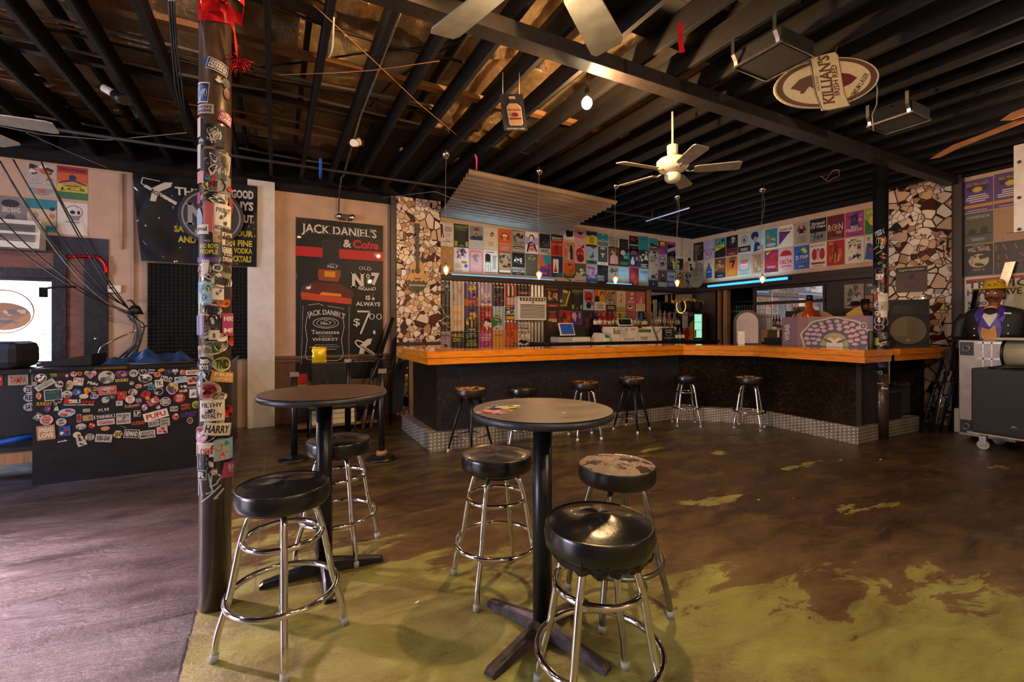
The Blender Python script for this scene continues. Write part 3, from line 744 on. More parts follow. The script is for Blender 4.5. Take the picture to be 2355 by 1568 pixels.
chrome_stool('chrome stool with shiny worn brown top, third along the bar',(3.66,4.93),R(30),gb,seat='worn_seat_tan',upper=False,pleat=.015,sr=.85,foot=.235,rs=.175,cap='rubber_cream')
chrome_stool('chrome bar stool with two rings and plain black seat at the bar corner',(5.48,4.86),R(10),gb,sr=.85,rs=.175,foot=.235,rings=((.165,.50,.011),(.233,.27,.0125)))
chrome_stool('chrome stool with torn pale seat, farthest right along the bar',(6.12,4.28),R(-20),gb,seat='worn_seat_pink',upper=False,pleat=.02,sr=.9,rs=.19,foot=.24)
def cone_stool(label,loc,rz,seat,cap):
    t=thing('bar_stool',label,'stool',(0,0,0),gb)
    g=G(); seat_geo(g,.182,.085,.745,.02,0,.015); g.build('seat',seat,t)
    g=G(); g.cyl((0,0,.63),(0,0,.665),.12,24); g.build('swivel_plate','black_metal',t)
    P=[]
    for k in range(4):
        a=rz+PI/2*k; p0=rot2((.10,0,.64),a); p1=rot2((.268,0,0),a); P.append(Vector(p0).lerp(Vector(p1),.70))
        g=G(); g.tube([p0,Vector(p0).lerp(Vector(p1),.5),p1],[.022,.018,.009],12); lg=g.build('leg','black_metal',t)
        g=G(); d=(Vector(p0)-Vector(p1)).normalized(); g.cyl(p1,Vector(p1)+d*.04,.0145,10); g.build('foot_cap',cap,lg)
    for k in range(4):
        g=G(); g.cyl(P[k],P[(k+1)%4],.007,8); g.build('foot_rail','dull_steel',t)
    t.location=(loc[0],loc[1],0)
cone_stool('black legged stool with worn tan seat, first along the bar from the left',(2.05,5.0),R(70)+PI/4*.0,'worn_seat_tan','rubber_cream')
cone_stool('black legged stool with faded dusty pink seat, fourth along the bar',(4.52,4.98),R(65),'worn_seat_pink','rubber_cream')
# ------------------------------------------------------------ tables
def table(label,loc,r,top,base_rz,basemat,topm,arm):
    t=thing('pub_table',label,'table',(0,0,0))
    g=G(); g.lathe([(.001,top),(r-.012,top)],seg=64); g.face([(r*.985*cos(2*PI*k/64),r*.985*sin(2*PI*k/64),top+.0005) for k in range(64)]); g.build('table_top',topm,t)
    g=G(); g.lathe([(.001,top-.038),(r-.01,top-.036),(r-.001,top-.028),(r,top-.018),(r-.003,top-.006),(r-.014,top-.0005)],seg=64); g.build('edge_band','table_edge',t)
    g=G(); g.cyl((0,0,.07),(0,0,top-.04),.046,32); g.cyl((0,0,top-.052),(0,0,top-.039),.12,20); g.build('column','black_metal',t)
    for k in range(4):
        a=base_rz+PI/2*k; g=G(); vs=[]
        for (d,wd,h,z0) in ((.02,.035,.09,.02),(.08,.034,.08,.015),(arm*.6,.030,.055,.006),(arm*.95,.032,.032,0),(arm,.03,.02,0)):
            for (y,z) in ((-wd,z0),(wd,z0),(wd*.8,h*.8),(wd*.35,h),(-wd*.35,h),(-wd*.8,h*.8)): vs.append(rot2((d,y,z),a))
        fs=[(i*6+j,i*6+(j+1)%6,(i+1)*6+(j+1)%6,(i+1)*6+j) for i in range(4) for j in range(6)]
        g.raw(vs,fs); g.face(vs[:6][::-1]); g.face(vs[-6:]); g.build('base_arm',basemat,t)
    t.location=(loc[0],loc[1],0); return t
tr=table('round pub table with worn brown top and a flyer on it',(1.135,1.865),.335,1.08,R(20),'cast_iron_worn','worn_laminate',.36)
tl=table('round pub table with dark brown top beside the front pillar',(.262,2.935),.36,1.085,R(0),'black_metal','dark_laminate',.34)
g=G(); a=R(38); 
def flyer(x,y,d): px,py=x*cos(a)-y*sin(a),x*sin(a)+y*cos(a); return (.935+px,1.93+py,1.0815+d)
g.box((.935,1.93,1.0810),(.22,.135,.0008),0,rz=a,col=C['lg']); cv=Cv(g,flyer)
cv.run('r 0 0 1 1 lg;p ye .2 .1 .9 .05 .95 .5 .3 .5;p pk 0 .1 .35 0 .5 .6 0 .9;g .0 .0 .45 1 9 rd pk or mg;g .4 0 .6 1 12 tl wh sk ye nv;w nv .015 .3 .5 .4 .75 .5 .4 .6 .8 .7 .5;l .05 .02 .4 .2 3 dk',-.11,-.0675,.22,.135,4)
tag(g.build('flyer','print'),'small colourful paper flyer lying on the right pub table','flyer')
g=G(); g.box((1.16,1.72,1.0825),(.008,.006,.003)); tag(g.build('paper_scrap','paper_white'),'tiny white scrap on the worn brown pub table','scrap')
# ------------------------------------------------------------ queue posts with black wall fabric (behind the left table)
gp='black stanchion posts before the whiskey banner'
def stanchion(label,u,v,h,base,bm='black_metal'):
    t=thing('stanchion_post',label,'post',(u,v,0),gp)
    g=G(); g.cyl((u,v,.02),(u,v,h),.034,24); g.build('pole','black_metal',t)
    if base:
        g=G(); g.lathe([(.17,0),(.17,.012),(.12,.03),(.05,.045)],(u,v,0),36); b=g.build('base','black_metal',t)
        g=G(); g.lathe([(.062,.04),(.058,.085),(.036,.09)],(u,v,0),28); c=g.build('collar','raw_wood',t); c['label']='tan collar above the base'
    else:
        g=G(); g.lathe([(.16,0),(.16,.012),(.1,.03),(.04,.05)],(u,v,0),36); g.build('base','black_metal',t)
    g=G(); g.bb(u-.045,u+.045,v-.038,v-.03,h-.05,h,); g.build('clip','steel',t)
stanchion('black post on round base with tan collar, right of the left table',1.06,5.2,1.005,True)
stanchion('black post behind the left edge of the left table',.19,5.62,.97,False)
stanchion('black post seen just right of the left table column',.87,6.5,1.04,False)
# folded black seat / amp with snack bag
t=thing('stacking_chair','black chair stacked against the whiskey banner','chair',(.55,6.3,0))
g=G(); g.bb(.42,.86,6.45,6.5,.60,1.0,bev=.01); g.build('backrest','black_vinyl',t)
g=G(); g.bb(.36,.92,6.0,6.45,.45,.50,bev=.015); g.build('seat','black_vinyl',t)
for (x,y) in ((.38,6.02),(.9,6.02),(.38,6.47),(.9,6.47)):
    g=G(); g.cyl((x,y,0),(x,y,.45 if y<6.2 else 1.0),.012,8); g.build('leg','black_metal',t)
t=thing('snack_bag','yellow crisp packet standing on the black chair back','snack bag',(.52,6.45,1.0))
g=G(); vs=[]; n=16
for j in range(9):
    z=1.005+.2*j/8; th=.035*sin(PI*min(1,(j+.3)/8.6))+.003
    for k in range(n):
        a_=2*PI*k/n; vs.append((.515+(.088+.006*sin(j*2+k))*cos(a_),6.47+th*sin(a_)*(1+.2*sin(5*a_+j)),z+(.008*sin(k*3) if j==8 else 0)))
g.raw(vs,[(j*n+k,j*n+(k+1)%n,(j+1)*n+(k+1)%n,(j+1)*n+k) for j in range(8) for k in range(n)],sm=True); g.face(vs[-n:])
g.build('packet','packet_yellow',t) if 'packet_yellow' in MATS else (mat('packet_yellow','d2b518',.25,.2,var=.2,bump=.6,bs=22),g.build('packet','packet_yellow',t))
for i,(u,v,c) in enumerate(((.34,7.2,'orange_plastic'),(1.0,7.2,'red_plastic'))):
    pass
t=thing('cardboard_stack','stack of flat white boxes on the floor under the banner','boxes',(.75,7.2,0))
for k in range(4):
    g=G(); g.bb(.46,1.05,6.95,7.35,.09+.075*k,.158+.075*k,bev=.004); g.build('box','paper_white',t)
t=thing('wheeled_dolly','low wooden dolly under the flat white boxes','dolly',(.7,7.1,0))
g=G(); g.bb(.25,1.35,6.9,7.4,.06,.088,bev=.004); g.build('deck','raw_wood',t)
for (x,y) in ((.33,6.98),(1.28,6.98),(.33,7.32),(1.28,7.32)):
    g=G(); g.cyl((x-.012,y,.03),(x+.012,y,.03),.03,16); g.build('wheel','black_metal',t)
g=G(); g.sph((1.2,7.15,.33),.24,sc=(1,.8,.6)); 
g.sph((.95,7.2,.50),.14,sc=(1,.8,.7)); tag(g.build('black_bag','black_fabric'),'black soft bag heaped on the dolly under the banner','bag')
g=G(); g.box((.33,7.28,.284),(.17,.14,.39)); tag(g.build('black_crate','speaker_black'),'black crate on the dolly under the yellow box','crate')
g=G(); g.box((.33,7.28,.72),(.16,.1,.14)); tag(g.build('red_box','red_plastic'),'red box seen left of the black chair back','box')
g=G(); g.box((.33,7.28,.56),(.16,.1,.16)); tag(g.build('yellow_box','vest_orange'),'yellow and black box under the red one by the banner','box')
# crowbars / mic stand bundles leaning right of banner
def lean(name,label,cat,p0,p1,r,m='black_metal',extra=None):
    t=thing(name,label,cat,p0); g=G(); g.tube([p0,p1],r,10); g.build('tube',m,t)
    d=Vector(p1)-Vector(p0)
    for k in (.3,.62): 
        q=Vector(p0)+d*k; g=G(); g.tube([q,q+d.normalized()*.05],r*1.5,10); g.build('clamp','black_satin',t)
    return t
gl='tubes leaning between banner and mosaic column'
lean('lighting_stand','tall folded black stand leaning against the banner edge','stand',(1.05,7.0,0),(1.72,7.55,1.62),.03)
lean('lighting_stand','second black stand leaning close to the mosaic column','stand',(1.42,7.15,0),(1.76,7.5,1.30),.022)
lean('lighting_stand','short black stand in the row beside the mosaic column','stand',(1.55,7.0,0),(1.74,7.45,1.18),.018)
lean('silver_truss_tube','speckled silver tube leaning under the banner corner','tube',(1.12,6.8,0),(1.36,7.3,.82),.028,'chain_silver') if 'chain_silver' in MATS else (mat('chain_silver','8f8f92',.25,.9,var=.9,vs=60),lean('silver_truss_tube','speckled silver tube leaning under the banner corner','tube',(1.12,6.8,0),(1.36,7.3,.82),.028,'chain_silver'))
lean('silver_truss_tube','second speckled silver tube beside the first','tube',(1.22,6.75,0),(1.46,7.3,.80),.022,'chain_silver')
g=G(); g.prism([(1.56,6.9,.15),(1.72,6.9,.2),(1.80,7.0,.95),(1.70,7.0,1.0),(1.60,7.0,.6)],(.0,.10,0)); tag(g.build('gig_bag','black_fabric'),'black and white bag leaning at the foot of the mosaic column','bag')
# ------------------------------------------------------------ ceiling fans
def fan(label,c,rz,br=.66,drop=.35,kit=True,z_hub=0):
    t=thing('ceiling_fan',label,'ceiling fan',c); c=Vector(c)
    g=G(); g.cyl(c+Vector((0,0,.06)),c+Vector((0,0,drop)),.011,10); g.build('rod','fan_white',t)
    g=G(); g.lathe([(.02,.11),(.05,.115),(.055,.21),(.035,.22),(.012,.225)],c,24); g.build('canopy','fan_white',t)
    g=G(); g.lathe([(.02,-.06),(.10,-.055),(.135,-.03),(.155,.0),(.155,.05),(.13,.075),(.04,.09),(.012,.10)],c,36); mo=g.build('motor_housing','fan_white',t)
    if kit:
        g=G(); g.lathe([(.001,-.16),(.05,-.155),(.075,-.13),(.08,-.09),(.06,-.06)],c,24); g.build('switch_cup','fan_white',t)
    for k in range(5):
        a=rz+2*PI*k/5
        g=G(); P=[]
        for (d,z) in ((.12,-.045),(.17,-.06),(.23,-.04)): P.append(c+Vector(rot2((d,0,z),a)))
        g.tube(P,[.012,.010,.010],8); ar=g.build('blade_iron','steel',t)
        g=G(); pts=[]
        for (d,wd) in ((.20,-.045),(.24,-.058),(br-.03,-.072),(br,-.058),(br,.058),(br-.03,.072),(.24,.058),(.20,.045)):
            pts.append(c+Vector(rot2((d,wd,-.045-wd*.22),a)))
        g.prism(pts,(0,0,.008)); g.build('blade','fan_blade',t)
    return t
hub=pz(1272,-152,2.78)
ff_=fan('near white ceiling fan with dusty blades at the top of the view',(.809,1.263,2.76),R(34),br=.63)
bpy.data.objects.remove(ff_) if False else None
fan('white five blade ceiling fan hanging in front of the bar',(3.54,3.31,3.08),R(30),br=.63,drop=.55)
fan('purple lit ceiling fan at the far left edge',(-2.038,4.44,2.95),R(1),br=.63,drop=.7)
# ------------------------------------------------------------ hanging bulbs
t=thing('hanging_bulb','bright bare bulb glowing under the main beam','light bulb',(2.36,3.15,3.40))
g=G(); g.sph((2.36,3.15,3.38),.045,sc=(1,1,1.15)); g.build('bulb','big_bulb',t)
g=G(); g.cyl((2.36,3.15,3.43),(2.36,3.15,3.50),.02,12); g.cyl((2.36,3.15,3.5),(2.36,3.15,3.70),.006,8); g.build('socket','black_metal',t)
gpn='small pendants above the bar'
for i,(px,py,u,v,zc,lb) in enumerate(((1027,620,1.88,5.38,0,'small glowing glass pendant by the mosaic column'),(1232,632,3.22,5.38,0,'small glowing glass pendant above the window air conditioner'),(1404,643,4.58,5.4,0,'small glowing pendant at the middle of the bar'),(1550,650,5.86,5.38,0,'small glowing pendant near the bar corner'),(1746,642,6.72,4.48,0,'small glowing glass pendant before the long blue tube'))):
    Y=u*_S+v*_K; z=1.47+(752-py)*Y/1047
    t=thing('pendant_light',lb,'pendant light',(u,v,z),gpn)
    g=G(); g.lathe([(.004,-.062),(.022,-.045),(.040,.0),(.046,.03),(.036,.036)],(u,v,z),20); g.build('glass_shade','cup_glass',t)
    g=G(); g.sph((u,v,z+.0),.020,sc=(1,1,1.3)); g.build('bulb','bulb_core',t)
    g=G(); g.lathe([(.014,.036),(.014,.065),(.004,.085)],(u,v,z),12); g.build('socket','brass',t)
    rnd=random.Random(i); 
    g=G(); g.tube([(u,v,z+.08),(u+.002,v,z+.5),(u-.01,v,3.0),(u,v,3.60)],.0022,6); g.build('cord','cable_grey',t)
    g=G(); g.lathe([(.005,-.07),(.03,-.05),(.05,-.02),(.055,.01),(.03,.03),(.01,.072)],(u,v,3.62),20); g.build('ceiling_cup','chrome',t)
    l=lamp('pendant_bulb_light','POINT',(u,v,z-.10),7,(1,.58,.24),.03)
    wv=[(u,v,3.58),(u+.05,v-.01,3.4),(u+.02,v,3.2+.1*rnd.random()),(u-.06+.1*rnd.random(),v,3.0),(u+.03,v,2.85)]
    if i in (3,4): g=G(); g.tube(bez(wv),.0028,6); g.build('loose_wire','cable_grey',t)
# ------------------------------------------------------------ heaters hung from joists
def heater(label,u0,u1,v0,v1,z):
    t=thing('ceiling_heater',label,'heater',(u0,v0,z),'radiant heaters under the joists')
    g=G(); g.bb(u0,u1,v0,v1,z,z+.11,bev=.004); g.build('case','joist_paint',t)
    g=G(); 
    n=26
    for k in range(n): x=u0+.02+(u1-u0-.04)*(k+.5)/n; g.bb(x-.0025,x+.0025,v0+.015,v1-.015,z-.008,z-.002)
    g.build('grille','grille_dark',t)
    g=G(); r=.012
    for a,b,c_,d in ((u0-.01,u1+.01,v0-.01,v0),(u0-.01,u1+.01,v1,v1+.01),(u0-.01,u0,v0,v1),(u1,u1+.01,v0,v1)): g.bb(a,b,c_,d,z-.012,z+.006)
    g.build('rim','steel',t)
    for v in (v0+.02,v1-.02):
        g=G(); ribp=[(u0-.012,v,z+.0),(u0-.02,v,z+.03),(u0-.05,v,z+.07),(u0-.05,v,z+.19)]
        P=[Vector(p) for p in ribp]
        for p,q in zip(P,P[1:]): g.face([p+Vector((0,-.014,0)),q+Vector((0,-.014,0)),q+Vector((0,.014,0)),p+Vector((0,.014,0))]); g.face([p+Vector((.003,.014,0)),q+Vector((.003,.014,0)),q+Vector((.003,-.014,0)),p+Vector((.003,-.014,0))])
        g.build('bracket','steel',t)
    return t
heater('black mesh ceiling heater beside the oval beer sign, left',3.17,3.56,1.97,2.34,3.49)
heater('black mesh ceiling heater beyond the oval beer sign, right',5.29,5.65,2.05,2.41,3.49)
# ------------------------------------------------------------ oval beer sign, bottle sign
t=thing('oval_sign','oval cream and brown beer sign hung under the ceiling','sign',(4.1,2.2,3.4))
# board stands upright, long axis across the view
Lp=Vector(pz(1779,206,3.42)); Rp=Vector(pz(2022,166,3.42)); 
cc=Vector(pz(1901,190,3.40)); ex=Vector((_K,-_S,0)).normalized()
ex=(Vector((_K,-_S,0))*.985+Vector((_S,_K,0))*.0+Vector((0,0,.16))).normalized(); ey=(Vector((0,0,1))-ex*ex.z).normalized(); en=ex.cross(ey)
Wd=.54; Hh=.235; cY=cc.x*_S+cc.y*_K; sc_=cY/1047; Wd=122*sc_; Hh=56*sc_
def sg(x,y,d): return cc+ex*x+ey*y+en*(d)
g=G(); g.prism([sg(Wd*cos(2*PI*k/40),Hh*sin(2*PI*k/40),0) for k in range(40)],-en*.015,col=C['cr']); cv=Cv(g,lambda x,y,d:sg(x,y,d+.001))
for f,cl in ((1,'cr'),(.965,'br'),(.84,'cr')): cv.ell(0,0,Wd*f,Hh*(f-.0*(1-f)),C[cl],40)
cv.poly([(Wd*.2,-Hh*.35),(Wd*.45,-Hh*.2),(Wd*.58,.0),(Wd*.45,Hh*.2),(Wd*.2,Hh*.35)],C['mr'])
cv.poly([(Wd*a,Hh*b) for a,b in ((-.70,-.02),(-.62,.1),(-.5,.3),(-.35,.38),(-.2,.42),(-.2,-.3),(-.33,-.05),(-.38,-.12),(-.45,-.28),(-.53,-.3),(-.52,-.18),(-.62,-.08))],C['br'])
cv.text('PREMIUM LAGER',Wd*.28,-Hh*.48,Wd*.6,Hh*.2,C['br'],True,.01,R(48),0)
g.build('oval_board','print',t)
g=G(); bp=[(-.21,1.05),(.0,1.12),(.28,1.17),(.33,1.0),(.33,-.6),(.40,-1.12),(.0,-1.16),(-.14,-1.12),(-.21,-.4)]
g.prism([sg(Wd*a-.02,Hh*b,.012) for a,b in bp],-en*.008,col=C['cr']); cv=Cv(g,lambda x,y,d:sg(x-.02,y,d+.013))
cv.poly([(Wd*a,Hh*b) for a,b in bp],C['br']); cv.poly([(Wd*a*.94+Wd*.004,Hh*b*.985) for a,b in bp],C['cr'])
cv.text("KILLIAN'S",Wd*.02-Hh*1.0,-Hh*.0-Wd*.1+.01,Hh*2.0,Wd*.23,C['br'],True,.03,R(88)); cv.text('IRISH RED',Wd*.21-Hh*.66,-Wd*.05,Hh*1.25,Wd*.11,C['mr'],False,.02,R(88)); cv.text('GEORGE',-Wd*.15-Hh*.3,-Wd*.03,Hh*.6,Wd*.05,C['br'],False,.0,R(88))
o=g.build('ribbon_panel','print',t)
g=G(); g.tube([cc+ex*.1+ey*Hh,cc+ex*.1+Vector((0,0,.4))],.002,6); g.build('wire','cable_grey',t)
p=cc+ex*Wd*.92-ey*.03
g=G(); g.tube([p,p+Vector((.03,0,-.08)),p+Vector((.02,0,-.2)),p+Vector((-.05,0,-.3)),p+Vector((-.03,0,-.42))],.004,6); tag(g.build('hanging_wire','cable_grey'),'pale wire dangling beside the oval beer sign','wire')
t=thing('bottle_sign','dark rectangular sign showing a pale bottle, hung from a joist','sign',pv(1148,300,3.6)); g=G(); A=Vector(pv(1148,216,3.6)); ex2=Vector((_K,-_S,0)).normalized(); ex2=(ex2*.98+Vector((0,0,0))).normalized(); sc2=(A.x*_S+A.y*_K)/1047
def bs(x,y,d): return A+ex2*((x+.0)*sc2)+Vector((0,0,-1))*(y*sc2)+Vector((-_S,-_K,0))*d+ex2*(y*.135*sc2)
g.prism([bs(0,0,0),bs(0,84,0),bs(54,84,0),bs(54,0,0)],Vector((_S,_K,0))*.006,col=C['dk']); cv=Cv(g,lambda x,y,d:bs(x,84-y,d+.001))
cv.poly([(21,78),(35,78),(36,63),(46,54),(46,16),(42,12),(17,12),(14,16),(13,54),(21,63)],C['wh'])
cv.poly([(22,77),(34,77),(35,62),(45,53),(45,17),(41,13),(18,13),(15,17),(14,53),(22,62)],C['tn']); cv.rect(21,62,15,10,C['dk']); cv.text('BELVIDERE',15,45,30,4,C['mr']); cv.ell(30,36,8,5,C['mr']); cv.rect(17,25,26,4,C['mr']); cv.text('handcrafted vodka',8,2,40,4,C['wh'],False,0)
g.build('board','print',t)
for x in (8,46): g=G(); p=bs(x,0,0); g.tube([p,p+Vector((0,0,.19))],.003,6); g.build('wire','cable_grey',t)
# ------------------------------------------------------------ posters (every one its own sheet)
def poster(label,X,Y,W,H,ops,fn,group,seed=1,mt='print',sub=0,cat='poster',name='poster'):
    g=G(); cv=Cv(g,fn,sub); cv.rect(X,Y,W,H,C['wh']) if not ops.startswith('B') else None
    if ops.startswith('B'):
        b=ops[1:3]; ops=ops[3:]; cv.rect(X,Y,W,H,C['or' if b=='or' else b])
    cv.run(ops,X,Y,W,H,seed)
    o=g.build(name,mt); tag(o,label,cat,group); return o
def bw(v): return lambda x,y,d:(x,v-.004-d,y)
def rw(x,y,d): return (UR-.004-d,-x,y)
def row(txt,x0,step,y,h,fn,group,where,gap=.012,xs=None,sub=0,mt='print'):
    for i,ln in enumerate([l for l in txt.strip().split('\n')]):
        lab,ops=ln.split('|'); 
        if lab.strip()=='-': continue
        X=xs[i] if xs else x0+step*i; W=(xs[i+1]-xs[i] if xs else step)-gap
        hh=h; yy=y
        if ops.startswith('@'): a,ops=ops.split(' ',1); q=a[1:].split(','); yy=y+float(q[0]); hh=h*float(q[1])
        poster(lab.strip()+where,X,yy,W,hh,ops.strip(),fn,group,i*7+int(y*10),mt,sub)
# upper back wall, left block
A1='''white poster with slim black standing figure and lilac block|Bwh p bk .12 .95 .3 .9 .33 .55 .4 .35 .34 .34 .28 .55 .24 .34 .18 .36 .16 .6 .08 .75;r .42 .62 .5 .22 li;l .45 .4 .4 .18 4 lg;t .3 .17 .6 .05 nv SANDMAN;t .55 .24 .35 .04 nv May_13
black poster with tall lime letters on top,|Bbk T .05 .80 .9 .15 lm UNDEROATH;l .08 .74 .84 .04 1 lm;r .25 .2 .5 .5 dk;r .04 .04 .2 .22 lm;r .78 .04 .18 .22 lm;l .35 .05 .3 .08 2 lm
portrait poster of a bearded person in a navy shirt|Blg r .03 .38 .94 .6 gy;g .03 .38 .94 .58 12 gy gg;e .5 .72 .15 .16 sn;e .5 .84 .15 .07 br;p nv .05 .38 .1 .5 .38 .58 .5 .48 .62 .58 .9 .5 .95 .38;e .5 .65 .09 .05 br
cream poster with tiny red and yellow emblem|Bcr p mr .45 .7 .6 .82 .72 .75 .7 .62 .5 .6;e .6 .68 .06 .04 ye;t .3 .3 .45 .05 tn SUMMER;l .25 .2 .5 .07 2 tn
orange poster with beer glass and red lettering|Bor e .5 .66 .32 .18 rd;e .5 .70 .2 .08 wh;r .36 .48 .28 .2 am;t .1 .28 .8 .07 pk BEERS;l .08 .05 .84 .2 6 pk;T .3 .75 .4 .07 rd COLD
mustard poster with two dark round portraits over lettering|Bol r .03 .03 .94 .94 bg;g .1 .5 .8 .45 14 dk ol bg;t .1 .42 .8 .06 dk TAKE_THREE;t .12 .33 .76 .05 dk SHOVELS;r .1 .15 .8 .13 dk;l .15 .18 .7 .07 2 cr
white poster with drawn short haired lady and red disc|Bwh r .02 .4 .96 .35 li;e .5 .74 .2 .14 bk;e .48 .7 .13 .12 wh;p bk .1 .05 .2 .45 .45 .55 .75 .45 .95 .1;p pk .2 .05 .35 .45 .6 .48 .85 .1;e .5 .28 .24 .13 rd;t .34 .22 .32 .1 wh KISS
dark group photo poster over a pale text strip|Blg r .03 .3 .94 .68 bk;g .05 .35 .9 .4 14 nv gg br;l .08 .1 .84 .16 4 gg;r .8 .03 .1 .05 bk
red poster with white lettering on a black top|Brd r 0 .68 1 .32 bk;T .08 .78 .84 .11 wh SPAM;t .08 .71 .84 .05 wh ALLSTARS;p or .0 .6 .5 .55 1 .6 .9 .48 .5 .5 .1 .48;p mr .35 .5 .6 .5 .5 .0 .42 .1'''
row(A1,2.562,.2945,2.915,.42,bw(VB),'posters on the upper back wall',', top row by the mosaic')
A2='''plain orange brown poster|Btn g .05 .05 .9 .9 6 am tn;r 0 0 1 .02 br
white poster with slanted purple lettering and blue badge|Bwh g .2 .55 .65 .42 16 pu nv li;e .7 .4 .22 .05 or;e .82 .25 .12 .08 bl;l .05 .15 .5 .2 6 lg;l .05 .03 .6 .03 1 gg
pink poster with rounded border and horse head|Bpk p ro .05 0 .05 .8 .15 .92 .85 .92 .95 .8 .95 0;p pk .1 0 .1 .79 .18 .88 .82 .88 .9 .79 .9 0;p gy .2 .68 .4 .8 .65 .78 .7 .68 .5 .66 .65 .45 .35 .46 .28 .62;l .3 .35 .4 .04 2 ro
off white poster with black water tower drawing|Bwh p bk .1 .65 .1 .8 .25 .86 .48 .8 .48 .5 .1 .5;r .05 .47 .5 .02 bk;w bk .02 .1 .1 .15 .47;w bk .02 .5 .1 .45 .47;w bk .02 .3 .1 .3 .47;w bk .015 .1 .3 .5 .3;t .1 .88 .7 .06 gy SUMMER;l .55 .2 .4 .6 10 gy;r .05 .02 .9 .03 bk
brown poster showing an old car|Bbr r .05 .2 .9 .75 tn;g .08 .3 .84 .55 12 br dk bg ol;e .8 .42 .12 .08 dk;r .08 .08 .84 .1 wh;T .2 .84 .6 .08 cr Mustang
black poster with blocky white lettering along the bottom|Bbk g .15 .5 .7 .3 9 gy wh;t .04 .24 .92 .11 wh MOON_HOOCH;t .04 .12 .92 .1 wh HONEYCOMB;t .35 .03 .3 .04 wh FRI_1
dark olive poster with faint drawn three letter title|Bgg r .03 .03 .94 .94 ol;g .1 .05 .8 .4 9 gg br;T .2 .7 .65 .15 bg PUP;l .3 .9 .4 .05 1 bg
coral and teal sunset poster with a purple hill|Bro p tl .4 1 1 1 1 .55 .5 .6;p or 0 .8 .45 .7 .3 .45 0 .4;p pu .2 .45 1 .6 1 0 0 0;e .65 .45 .3 .08 mg;t .3 .12 .4 .07 pk SORA
navy and red poster with a rocket in a white panel|Bnv p mr 0 .9 .5 .8 .4 .2 0 .2;r .18 .2 .46 .65 wh;p rd .38 .75 .44 .4 .56 .25 .2 .25 .32 .4;p bl .5 0 1 0 1 .3 .3 .05'''
row(A2,2.562,.2945,2.475,.432,bw(VB),'posters on the upper back wall',', lower row by the mosaic')
xs=[5.222,5.498,5.791,6.083,6.376,6.669,6.962,7.246,7.539,7.828,8.116,8.398,8.682,8.97]
B1='''white poster with black coated figure cut off at the top|@.1,.66 Bwh p bk .15 .9 .5 1 .9 .8 .85 .3 .3 .2;e .65 .9 .15 .15 lg
pale pink poster with a dark red crescent|@.1,.55 Bpk p mr .2 .95 .8 .95 .6 .65 .4 .65;l .15 .25 .7 .3 4 ro
yellow poster with navy clouds on top|@.0,.9 Bye p nv 0 .75 .3 .7 .6 .8 1 .7 1 1 0 1;l .2 .25 .6 .4 5 br;t .2 .1 .6 .08 dk FLORIDA
teal poster with an orange bather|@.04,.72 Btl r 0 .35 1 .1 sk;e .5 .3 .16 .18 or;e .5 .52 .1 .1 sn;e .5 .9 .1 .06 ye
cream poster with looping brown script|@.02,.66 Bbg T .1 .6 .8 .2 br Clozee;T .1 .35 .8 .18 br Yonder;l .2 .1 .6 .15 2 br
plain black sheet with a thin white edge|@-.02,.76 Bwh r .04 .03 .92 .94 bk;r .1 .1 .8 .8 dk
black and red poster with one bright white line|@-.02,1 Bbk g .05 .65 .9 .3 10 rd mr;r .08 .4 .84 .05 wh;l .3 .2 .4 .1 2 gy
deep teal poster with faint letters|@.03,.92 Btl t .15 .75 .7 .1 nv ODDITY;l .2 .1 .6 .05 1 nv;g .1 .2 .8 .4 5 tl tl
teal sky poster over dark round hills|@.05,.8 Bsk r 0 .5 1 .5 tl;e .4 .35 .3 .25 dk;e .8 .3 .25 .2 dk;r 0 0 1 .3 ol;r .1 .27 .8 .05 wh
purple red and yellow brushed poster|@.0,.84 Bmr p ye .2 .9 .8 .95 .6 .6 .3 .6;p or .3 .7 .9 .8 .7 .5;p pu 0 .5 .4 .6 1 .55 1 0 0 0;p mg 0 .3 .5 .4 1 0 0 0
dark magenta poster crossed by a pale diagonal panel|@-.02,.9 Bbk r 0 .8 1 .2 mg;p li .05 .45 1 .7 1 .45 .05 .2;g .1 .05 .8 .2 5 pu'''
row(B1,0,0,3.165,.355,bw(VB),'posters on the upper back wall',', highest centre row',xs=xs)
